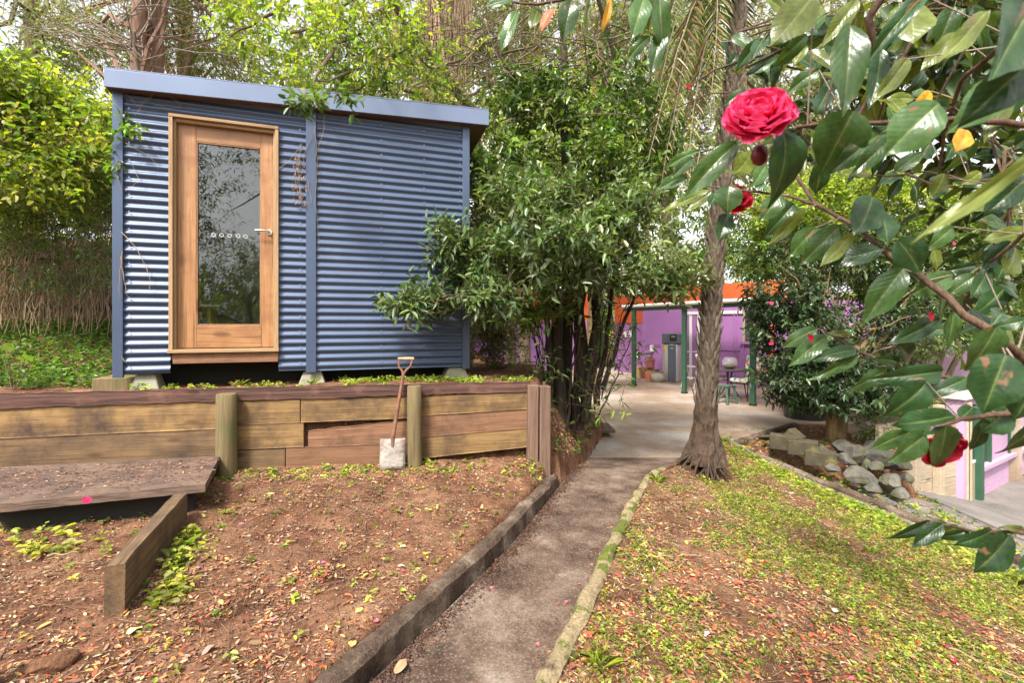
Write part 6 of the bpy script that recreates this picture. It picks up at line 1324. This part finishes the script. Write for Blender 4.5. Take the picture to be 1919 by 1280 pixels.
# ---------------------------------------------------------------- litter, weeds and small things on the ground
def left_bed(x,y): return (x<xk(y)-.10)&(y<y_wall(x)-.02)&(x>-1.15*y-.3)
def lawn(x,y): return (x>xr(y)+.12)&(x<xK(y)-.22-.3*sstep(4.6,6.6,y))&(y<6.9)&(x<1.15*y+.3)&~((np.hypot(x-2.16,y-5.42)<.3))
def mound(x,y): return (x>.36)&(x<xk(y)-.02)&(y>y_wall(x)-.0)&(y<8)
def bed(x,y): return (x>xK(y)+.1)&(y>6.9)&(x<5.7)&(y-(x-3.2)*.78<7.05)&(y<9)
def flat_litter(name,label,n,f,L0,L1,cols,ar=.5,lift=.006,curl=.5,w=None,clump=True):
    xy=f(n) if not clump else f(n*2); xy=xy if not clump else xy[wn3(np.stack([xy[:,0],xy[:,1],0*xy[:,0]],1),5.5,3)+.5*wn3(np.stack([xy[:,0],xy[:,1],0*xy[:,0]],1),13,1)>rng.normal(0,.35,len(xy))]; n=len(xy); z=ground(xy[:,0],xy[:,1]); an=rng.uniform(0,6.28,n)
    e=.06; sx_=(ground(xy[:,0]+e,xy[:,1])-z)/e; sy_=(ground(xy[:,0],xy[:,1]+e)-z)/e; sx_=np.clip(sx_,-1,1); sy_=np.clip(sy_,-1,1)
    Nn=norm(np.stack([-sx_,-sy_,np.ones(n)],1)+rng.normal(0,.28,(n,3)))
    D=np.stack([np.cos(an),np.sin(an),sx_*np.cos(an)+sy_*np.sin(an)+rng.normal(0,.12,n)],1)
    L=rng.uniform(0,1,n)**2.6*(L1-L0)+L0; B=np.stack([xy[:,0],xy[:,1],z+rng.uniform(0,.014,n)+lift],1)-D*L[:,None]*.5
    c=palette(n,cols,w,.22); o=leaves(name,B,D,Nn,L,L*ar*rng.uniform(.6,1.2,n),c,M['litter'],fold=rng.uniform(0,.01)+.12*curl,droop=.0); return tag(o,label,'leaf litter',kind='stuff')
BR1=[(.26,.10,.05),(.42,.26,.15),(.19,.09,.055),(.40,.15,.05),(.28,.19,.14),(.34,.25,.15),(.12,.06,.04),(.24,.13,.08)]
BR2=BR1+[(.40,.085,.04),(.48,.28,.08),(.30,.055,.03),(.20,.11,.07)]
near=lambda c,pw: (lambda x,y: c(x,y)&(rng.uniform(0,1,len(x))<np.clip((2.6/np.maximum(y,.8))**pw,0,1)))
flat_litter('leaf_litter','scattered red brown leaf litter on the bare soil left of the path',16000,uni(-5,1,1.2,5,near(left_bed,1.2)),.004,.034,BR1,ar=.42)
flat_litter('leaf_litter','thick red and tan leaf litter on the soil nearest the left kerb',3600,uni(-2.2,0,1.4,2.9,lambda x,y:left_bed(x,y)&(wn3(np.stack([x,y,0*x],1),2.5,7)>-.3)),.004,.045,BR2,ar=.36)
flat_litter('leaf_litter','mixed leaf litter over the grassy slope right of the path',34000,uni(-.2,6,1.3,7,near(lawn,1.1)),.004,.036,BR2,ar=.42)
flat_litter('leaf_litter','red leaf litter gathered on the slope beside the mossy kerb',4200,uni(.2,3,1.4,3.4,lambda x,y:lawn(x,y)&(wn3(np.stack([x,y,0*x],1),2.1,2)>-.1)),.006,.05,[(.40,.095,.04),(.28,.06,.03),(.45,.20,.08),(.36,.22,.13),(.2,.09,.05)],ar=.45)
flat_litter('curled_leaves','larger curled fallen leaves among the litter left of the path',170,uni(-3,0,1.3,4.4,left_bed),.03,.075,BR2+[(.38,.30,.21),(.36,.24,.10)],ar=.34,curl=1.6)
flat_litter('curled_leaves','larger curled fallen leaves among the litter right of the path',420,uni(0,5,1.3,6,lawn),.03,.075,BR2+[(.38,.30,.21),(.44,.30,.08)],ar=.34,curl=1.6)
flat_litter('leaf_litter','straw coloured grass clippings and litter over the upper slope',9000,uni(0,6,1.5,7,lawn),.012,.05,[(.50,.40,.22),(.40,.31,.16),(.58,.50,.30),(.32,.23,.12)],ar=.14)
flat_litter('leaf_litter','dark leaf litter on the mound under the shrub',2600,uni(.2,1.6,4.7,8,mound),.015,.06,BR1)
flat_litter('leaf_litter','brown leaf litter in the camellia bed',1800,uni(3.2,5.7,6.9,8.6,bed),.02,.06,BR1)
flat_litter('leaf_litter','brown leaf litter on the bank between the stones',2600,uni(3.2,6.3,5.2,7.1,lambda x,y:(x>xK(y)+.1)&(x<xK(y)+2.1)),.012,.05,BR1)
cover('ground_cover','small green plants growing among the edging stones',260,uni(3.6,5.9,5.6,7.4,lambda x,y:(x>xK(y)+.15)&(wn3(np.stack([x,y,0*x],1),5,2)>0)),.04,MG+[(.3,.36,.06)],.07,M['leaf'],k=5)
flat_litter('leaf_litter','fine litter along the foot of the timber retaining wall',1500,uni(-4,.3,3.9,4.8,lambda x,y:(y<y_wall(x)-.02)&(y>y_wall(x)-.35)),.01,.035,BR1)
def onpath(x,y): return (x>xk(y)+.02)&(x<xr(y)-.02)&((x<xk(y)+.12+.05*rng.normal(0,1,len(x)))|(x>xr(y)-.10))
xy=uni(-1,1.5,1.4,6,onpath)(900); n=len(xy); an=rng.uniform(0,6.28,n); D=np.stack([np.cos(an),np.sin(an),rng.normal(0,.1,n)],1); L_=rng.uniform(.005,.025,n)
tag(leaves('leaf_litter',np.stack([xy[:,0],xy[:,1],.163-.155*sstep(5.2,6.6,xy[:,1])+rng.uniform(0,.006,n)],1),D,np.array([[0,0,1.]])+rng.normal(0,.3,(n,3)),L_,L_*.5,palette(n,[(.10,.055,.04),(.2,.1,.06),(.35,.16,.08)],None,.2),M['litter'],droop=0),'dark crumbs and litter along both edges of the path','leaf litter',kind='stuff')
def onpath_(x,y): return (x>xk(y)+.01)&(x<xr(y))
def crumbs(name,label,n,f,s0,s1,cols):
    xy=f(n); n=len(xy); z=ground(xy[:,0],xy[:,1]); z=np.where(onpath_(xy[:,0],xy[:,1]),.166-.155*sstep(5.2,6.5,xy[:,1]),z); c=np.stack([xy[:,0],xy[:,1],z+.003],1); s=(rng.uniform(0,1,n)**3*(s1-s0)+s0)[:,None]
    v=[c+norm(rng.normal(0,1,(n,3)))*s for _ in range(4)]; co=np.stack(v,1).reshape(-1,3); i=np.arange(n)[:,None]*4
    fc=np.concatenate([i+[0,1,2],i+[0,2,3],i+[0,3,1],i+[1,3,2]],1).reshape(-1,3); o=npmesh(name,co,fc,M['litter'],None,np.repeat(palette(n,cols,None,.2),4,0)); return tag(o,label,'soil',kind='stuff')
SO=[(.12,.055,.035),(.18,.09,.055),(.08,.04,.028),(.25,.14,.09),(.3,.2,.14)]
crumbs('soil_crumbs','crumbs of soil and bark on the ground left of the path',16000,uni(-4,1,1.2,5,left_bed),.003,.014,SO)
crumbs('soil_crumbs','dark soil washed against the left kerb on the path',5200,lambda n:(lambda y:np.stack([xk(y)+.03+np.abs(rng.normal(0,.05,n)),y],1))(rng.uniform(1.4,5.6,n)),.004,.016,[(.07,.035,.025),(.12,.065,.045)])
crumbs('soil_crumbs','crumbs of soil and bark on the slope right of the path',16000,uni(-.1,5,1.2,6.5,lawn),.003,.014,SO)
# straw and twigs
def straw(name,label,n,f,L0,L1,m,r=.0012):
    xy=f(n); n=len(xy); z=ground(xy[:,0],xy[:,1])+rng.uniform(.004,.02,n); an=rng.uniform(0,6.28,n); L=rng.uniform(L0,L1,n)/2
    x1=xy[:,0]+np.cos(an)*L;y1=xy[:,1]+np.sin(an)*L;x0=xy[:,0]-np.cos(an)*L;y0=xy[:,1]-np.sin(an)*L
    A=np.stack([x0,y0,ground(x0,y0)+rng.uniform(.004,.02,n)],1);B=np.stack([x1,y1,ground(x1,y1)+rng.uniform(.004,.025,n)],1)
    k=np.abs(A[:,2]-B[:,2])<.08; return tag(sticks(name,A[k],B[k],r,m,r2=r*.7),label,'twigs',kind='stuff')
straw('straw','dry straw and fine twigs on the soil left of the path',2600,uni(-5,1,1.3,5,left_bed),.03,.13,M['vine'])
straw('straw','dry straw and fine twigs over the slope right of the path',5200,uni(-.2,6,1.3,7,lawn),.03,.12,M['vine'])
straw('fallen_twigs','short dark fallen twigs strewn on both sides of the path',420,uni(-4,5,1.3,6.5,lambda x,y:lawn(x,y)|left_bed(x,y)),.08,.25,M['twig'],.0028)
# weeds
WG=[(.20,.27,.04),(.32,.40,.055),(.14,.20,.03),(.44,.48,.10),(.36,.33,.10)]
def grow(x,y):
    t=(x-xr(y))/np.maximum(xK(y)-xr(y),.3); p=np.clip(.10+.62*(t-.05)+.62*wn3(np.stack([x,y,0*x],1),2.9,6)+.3*wn3(np.stack([x,y,0*x],1),8,2),0,.62)*np.clip(.3+y/4,0,1); return lawn(x,y)&(rng.uniform(0,1,len(x))<p)
cover('weeds','bright green low weeds spreading over the slope towards the lower kerb',7000,uni(-.1,6.2,1.3,6.9,grow),.021,WG,.045,M['leafy'],k=5,ar=.55,cat='weeds')
for nm_,lab_,n_,f_,L_,w_ in (('grass','thin short grass growing over the slope right of the path',7500,grow,.060,.003),('grass','sparse grass blades across the upper slope near the palm',800,lambda x,y:lawn(x,y)&(y>2.5),.06,.003)):
    xy=uni(-.1,6.2,1.3,6.9,f_)(n_); q=np.repeat(xy,5,0)+rng.normal(0,.012,(n_*5,2)); B_=np.stack([q[:,0],q[:,1],ground(q[:,0],q[:,1])],1); D_=rng.normal(0,.65,(len(q),3)); D_[:,2]=.8
    tag(leaves(nm_,B_,D_,rng.normal(0,1,(len(q),3)),L_*rng.uniform(.3,1.1,len(q)),w_,palette(len(q),WG+[(.42,.36,.16)],None,.2),M['leafy'],fold=.1,droop=.5),lab_,'grass',kind='stuff')
cover('weeds','fresh green broad leaved weeds along the lower kerb',480,uni(1.5,6.2,1.8,6.9,lambda x,y:lawn(x,y)&(x>xK(y)-.95)&(x<xK(y)-.34)),.040,WG,.08,M['leafy'],k=6,ar=.6,cat='weeds')
cover('weeds','sparse weed seedlings on the soil left of the path',230,uni(-4.5,1,1.5,4.9,left_bed),.034,WG,.045,M['leafy'],k=5,ar=.5,cat='weeds')
q0=Vector((-1.90,2.40)); q1=Vector((-2.25,3.2))
cover('weeds','fresh green weeds growing along the right side of the timber beam',60,lambda n:(lambda t:np.stack([q0.x+.09+(q1.x-q0.x)*t+np.abs(rng.normal(0,.07,n)),q0.y+(q1.y-q0.y)*t],1))(rng.uniform(0,1,n)),.05,WG,.10,M['leafy'],k=6,ar=.5,cat='weeds')
cover('weeds','weeds in the shade in front of the gap under the broad board',26,uni(-3.4,-2.2,2.85,3.15,left_bed),.05,WG,.11,M['leafy'],k=7,ar=.5,cat='weeds')
cover('weeds','small weeds at the foot of the timber retaining wall',150,uni(-3,.4,4.0,4.8,lambda x,y:(y<y_wall(x)-.04)&(y>y_wall(x)-.30)),.04,WG,.05,M['leafy'],k=5,cat='weeds')
cover('clover','clover and small weeds on the terrace edge in front of the shed',420,uni(-3.9,.2,4.1,5.2,lambda x,y:(y>y_wall(x)+.05)&(W1inv(x,y)[1]<.1)&(wn3(np.stack([x,y,0*x],1),4,3)>.1)),.026,WG,.06,M['leaf'],k=6,ar=.8)
cover('weeds','dark low plants on the mound beside the path',160,uni(.3,1.6,4.8,7.6,mound),.06,MG,.09,M['leaf'],k=5,cat='weeds')
cover('weeds','weeds between the stones and slabs right of the lower kerb',200,uni(3.4,6.6,4.5,8.5,lambda x,y:(x>xK(y)+.12)&(x<xK(y)+1.6)),.05,WG,.08,M['leafy'],k=5,cat='weeds')
# moss tufts on the right kerb
def tuft(x,y,n,h,label,cols=WG,w=.006,nm='grass_tuft',spread=.5):
    z=gz(x,y); B=np.array([[x,y,z]]).repeat(n,0)+rng.normal(0,.018,(n,3))*[1,1,0]; D=rng.normal(0,spread,(n,3)); D[:,2]=1
    L=h*rng.uniform(.5,1.1,n); o=leaves(nm,B,D,rng.normal(0,1,(n,3)),L,w,palette(n,cols,None,.15),M['leafy'],fold=.1,droop=.35); return tag(o,label,'grass')
for u,v,h,lab in ((1232,905,.17,'arching grass tuft on the far end of the mossy kerb'),(1635,1040,.10,'grass tuft in the middle of the weedy slope'),(1385,940,.10,'small grass tuft on the slope near the palm'),(1520,985,.09,'grass tuft on the slope left of the hanging camellia twig'),(1120,1265,.16,'grass clump with small white flowers beside the mossy kerb')):
    Y=2.0
    for _ in range(60):
        p=P(u,v,Y); 
        if p.z<=gz(p.x,p.y): break
        Y+=.08
    tuft(p.x,p.y,46,h,lab)
for i,(x,y,lab) in enumerate(((-2.62,4.62,'short grass tuft behind the wall under the left of the door'),(-1.95,4.72,'short grass tuft on the terrace left of the middle footing'),(-1.0,4.85,'thin grass tuft on the terrace behind the spade handle'))): tuft(x,y,18,.14,lab,w=.005)
# larger single leaves and petals that can be picked out
flm={}
def flatleaf(kind,col):
    if col not in flm:
        m_=leafmesh('fallen_leaf',col,tuple(c*.8 for c in col),M['litter'],len(flm)+3,.15,.3,1.0,.05); flm[col]=m_
    return flm[col]
def hit(u,v,y0=1.2):
    Y=y0
    while Y<8:
        p=P(u,v,Y)
        if p.z<=gz(p.x,p.y): return Vector((p.x,p.y,gz(p.x,p.y)))
        Y+=.01
    return P(u,v,3)
FL=[(240,1200,.085,(.78,.68,.25),'large pale yellow fallen leaf on the soil below the timber beam'),(690,1082,.05,(.62,.36,.07),'orange tan curled fallen leaf left of the path kerb'),(745,1068,.05,(.68,.50,.26),'cream and tan fallen leaf pointing up beside the kerb litter'),(660,1260,.06,(.60,.30,.10),'orange fallen leaf at the bottom near the left kerb'),(680,1150,.045,(.66,.40,.10),'small tan fallen leaf near the left kerb'),(750,1032,.04,(.75,.66,.35),'pale straw coloured fallen leaf on the soil right of centre'),(300,1135,.05,(.60,.32,.12),'long tan fallen leaf below the end of the timber beam'),(400,1218,.06,(.28,.18,.15),'grey brown curled fallen leaf on the lower soil'),(80,1040,.05,(.70,.62,.50),'whitish fallen leaf on the soil under the broad board'),(318,990,.05,(.62,.26,.05),'orange fallen leaf on the soil right of the timber beam'),(1285,1020,.04,(.60,.5,.1),'yellow fallen leaf on the slope right of the mossy kerb'),(1560,1112,.06,(.75,.52,.06),'bright yellow fallen leaf low on the weedy slope'),(1868,1222,.06,(.80,.62,.06),'yellow fallen leaf among the weeds at the lower right'),(1400,1055,.045,(.72,.45,.05),'orange yellow fallen leaf in the middle of the slope'),(1565,1155,.07,(.52,.45,.40),'grey fallen leaf on the weedy slope'),(1330,1195,.06,(.40,.37,.38),'shiny grey fallen leaf in the red litter'),(1300,1075,.05,(.35,.10,.06),'red brown fallen leaf beside the mossy kerb')]
for i,(u,v,L_,c,lab) in enumerate(FL):
    p=hit(u,v); o=bpy.data.objects.new('fallen_leaf',flatleaf(0,c)); C.objects.link(o); o.location=p+Vector((0,0,.022)); o.rotation_euler=(random.uniform(-.3,.3),random.uniform(-.3,.3),i*2.2); o.scale=(L_*.6,L_,L_*.8); tag(o,lab,'leaf')
q=P(742,1235,2.22); o=bpy.data.objects.new('fallen_leaf',flatleaf(0,(.36,.19,.11))); C.objects.link(o); o.location=(q.x,q.y-.02,.185); o.rotation_euler=(.25,.2,-.4); o.scale=(.045,.09,.06); tag(o,'brown oval fallen leaf on the path against the left kerb','leaf')
PT=[(450,990,'pink petal on the soil right of the timber beam'),(515,1170,'pink petal low on the soil beside two reddish leaves'),(755,1075,'pair of pink petals beside the tan curled leaf, the upper one'),(700,1172,'pink petal close to the left kerb'),(1085,1180,'rose petal at the foot of the mossy kerb on its lawn side'),(1345,1090,'pale pink petal in the litter on the slope'),(1440,1160,'pink petal on the slope below the yellow leaf'),(1480,1225,'pink petal near the bottom of the slope'),(1795,1248,'crumpled bright pink bloom at the lower right of the slope'),(1770,1215,'small pink petal above the crumpled bright bloom'),(1590,1280,'pink petal at the bottom edge of the slope'),(580,1000,'small pink petal on the open soil'),(610,1060,'pink petal on the open soil above the two tan leaves')]
pk=[petalmesh(30+i,(.70,.12,.22),(.80,.25,.35)) for i in range(2)]
for i,(u,v,lab) in enumerate(PT):
    p=hit(u,v); s=.026 if 'bloom' not in lab else .05; o=bpy.data.objects.new('fallen_petal',pk[i%2] if 'bloom' not in lab else PM[0]); C.objects.link(o); o.location=p+Vector((0,0,.018)); o.rotation_euler=(random.uniform(-.3,.3),random.uniform(-.3,.3),i*1.7); o.scale=(s,s,s); tag(o,lab,'petal')
for i,(u,v,lab) in enumerate(((921,1106,'pink petal on the path left of its middle'),(1047,1134,'left petal of the close pair on the path'),(1058,1131,'right petal of the close pair on the path'),(1010,1213,'pink petal on the lower path'),(1085,1096,'pink petal on the path close to the mossy kerb'),(1123,1042,'small pink petal on the path below the mossy kerb top'))):
    Y=F*(CZ-.165)/(v-610); p=P(u,v,Y); o=bpy.data.objects.new('fallen_petal',pk[i%2]); C.objects.link(o); o.location=p+Vector((0,0,.006)); o.rotation_euler=(.1,.1,i*2.3); o.scale=(.02,.02,.02); tag(o,lab,'petal')
p=gp(166,938,1.13); o=bpy.data.objects.new('fallen_petal',PM[1]); C.objects.link(o); o.location=p+Vector((0,-.012,-.015)); o.rotation_euler=(1.4,0,.3); o.scale=(.05,.045,.03); tag(o,'bright crimson petal hanging on the front edge of the broad board','petal')
# debris on the board
A_=[];n=1500; tt=rng.uniform(0,1,(n,2)); tt[:,1]=np.clip(rng.beta(2,2.2,n),0,1)
pb_=np.array([tuple(bl.lerp(br,a).lerp(fl.lerp(fr_,a),c)) for a,c in tt]); pb_[:,2]+=.004; D=np.stack([rng.normal(0,1,n)+0,rng.normal(0,.35,n),rng.normal(0,.05,n)],1); L_=rng.uniform(.006,.030,n)
tag(leaves('leaf_litter',pb_,D,np.array([[0,0,1.]])+rng.normal(0,.2,(n,3)),L_,L_*.4,palette(n,[(.09,.05,.05),(.17,.09,.06),(.36,.2,.11),(.25,.12,.07)],None,.2),M['litter'],droop=0),'bark crumbs and litter lying on the broad board','leaf litter',kind='stuff')
# soil clod
rock('soil_clod',hit(95,1250)+Vector((0,0,.01)),(.11,.09,.055),M['soil'],'rounded clod of dark soil at the lower left corner',.4,71,'soil')
# crooked fallen sticks
for u,v,du,L_,lab in ((1270,1050,.3,.35,'thin bare fallen stick on the slope beside the mossy kerb'),(1405,1000,1.2,.22,'short forked pale stick on the slope'),(1850,1255,-.7,.35,'dark fallen stick at the lower right corner'),(120,1045,.5,.14,'short pale stick on the soil below the board'),(560,890,1.0,.3,'brown stick on the soil below the wall')):
    p=hit(u,v); pts=[]
    for k in range(6): x=p.x+math.cos(du)*L_*(k/5-.5)+random.uniform(-.01,.01); y=p.y+math.sin(du)*L_*(k/5-.5)+random.uniform(-.01,.01); pts.append((x,y,gz(x,y)+.02+.008*math.sin(k*2)))
    tag(MB().tube(pts,taper(6,.006,.003),6,wob=.1).build('fallen_stick',M['vine']),lab,'stick')
# ---------------------------------------------------------------- dry vines on the shed
def vine(name,lab,uvs,r=.0035,off=.022):
    t=thing(name,lab,'vine',W1(S(uvs[0][0][0]),-off,ZS(*uvs[0][0])))
    for uv in uvs:
        pts=[W1(S(u),-off-random.uniform(0,.02),ZS(u,v)) for u,v in uv]; fine=[]
        for i in range(len(pts)-1):
            for k in range(4): fine.append(pts[i].lerp(pts[i+1],k/4)+Vector((random.uniform(-1,1),random.uniform(-1,1),random.uniform(-1,1)))*.008)
        fine.append(pts[-1]); MB().tube(fine,taper(len(fine),r,r*.5),5).build('tendril',M['vine'],t)
    return t
vine('dry_vine','dry brown tendrils hanging on the left corrugated panel beside the corner trim',[[(232,436),(262,468),(276,500),(286,530),(284,548)],[(232,470),(228,520),(227,560)],[(228,480),(236,520),(242,556)],[(233,670),(240,678)]])
vine('dry_vine','fine dry tendrils looping below the left end of the fascia',[[(236,160),(232,170),(262,200),(285,180)],[(290,176),(265,205),(256,220)],[(318,178),(342,200),(320,207),(288,195)],[(256,225),(280,250),(316,250)],[(240,270),(290,300),(300,320)],[(230,300),(222,330),(232,365)],[(250,305),(265,340),(238,360)]],.0022)
vine('dry_vine','dry leafy tendrils hanging in front of the middle cover strip',[[(578,205),(592,240),(572,290),(562,350)],[(525,318),(560,285),(574,278)],[(612,205),(606,250),(590,300),(598,330)],[(574,330),(586,380),(564,380)],[(590,240),(596,300),(592,380),(598,470)],[(560,290),(552,330),(566,380)]],.0024)
t=vine('dry_vine','bunch of shrivelled brown leaves hanging left of the middle cover strip',[[(566,270),(562,300),(558,340),(570,372)]],.0024)
n=70; B=np.array([tuple(W1(S(random.uniform(548,574)),-.03,ZS(565,random.uniform(290,385)))) for _ in range(n)]); leaves('dead_leaves',B,rng.normal(0,.3,(n,3))+[0,0,-1],rng.normal(0,1,(n,3)),.03,.010,palette(n,[(.25,.13,.07),(.35,.2,.1)]),M['litter'],t)
t=thing('creeper','green creeper sprays reaching over the left corner trim from the hedge','creeper',P(205,235,4.6))
crown('leaves',[(tuple(P(236,235,4.25)),(.12,.07,.16),16,[(.15,.28,.04),(.22,.34,.05)]),(tuple(P(222,300,4.25)),(.07,.06,.12),8,MG)],.055,MG,M['leafy'],t,tw=M['twig'],k=6,tl=.18,ar=.5,hole=-2,seed=80.,twr=.002)
# crimson and pink blossoms in the far camellias
for i,(u,v,Y,lab) in enumerate(((1446,571,6.9,'small red bloom in the dark camellia beside the green post'),(1786,457,7.2,'pink bud high in the sunlit camellia'),(1820,590,7.4,'small red bloom under the thick branch at the right'),(1445,640,6.8,'red bloom low on the dark camellia by the green post'))):
    o=bpy.data.objects.new('camellia_bloom',PM[i%4]); C.objects.link(o); o.location=P(u,v,Y); o.scale=(.06,.05,.05); o.rotation_euler=(1.2,i,0); tag(o,lab,'flower')
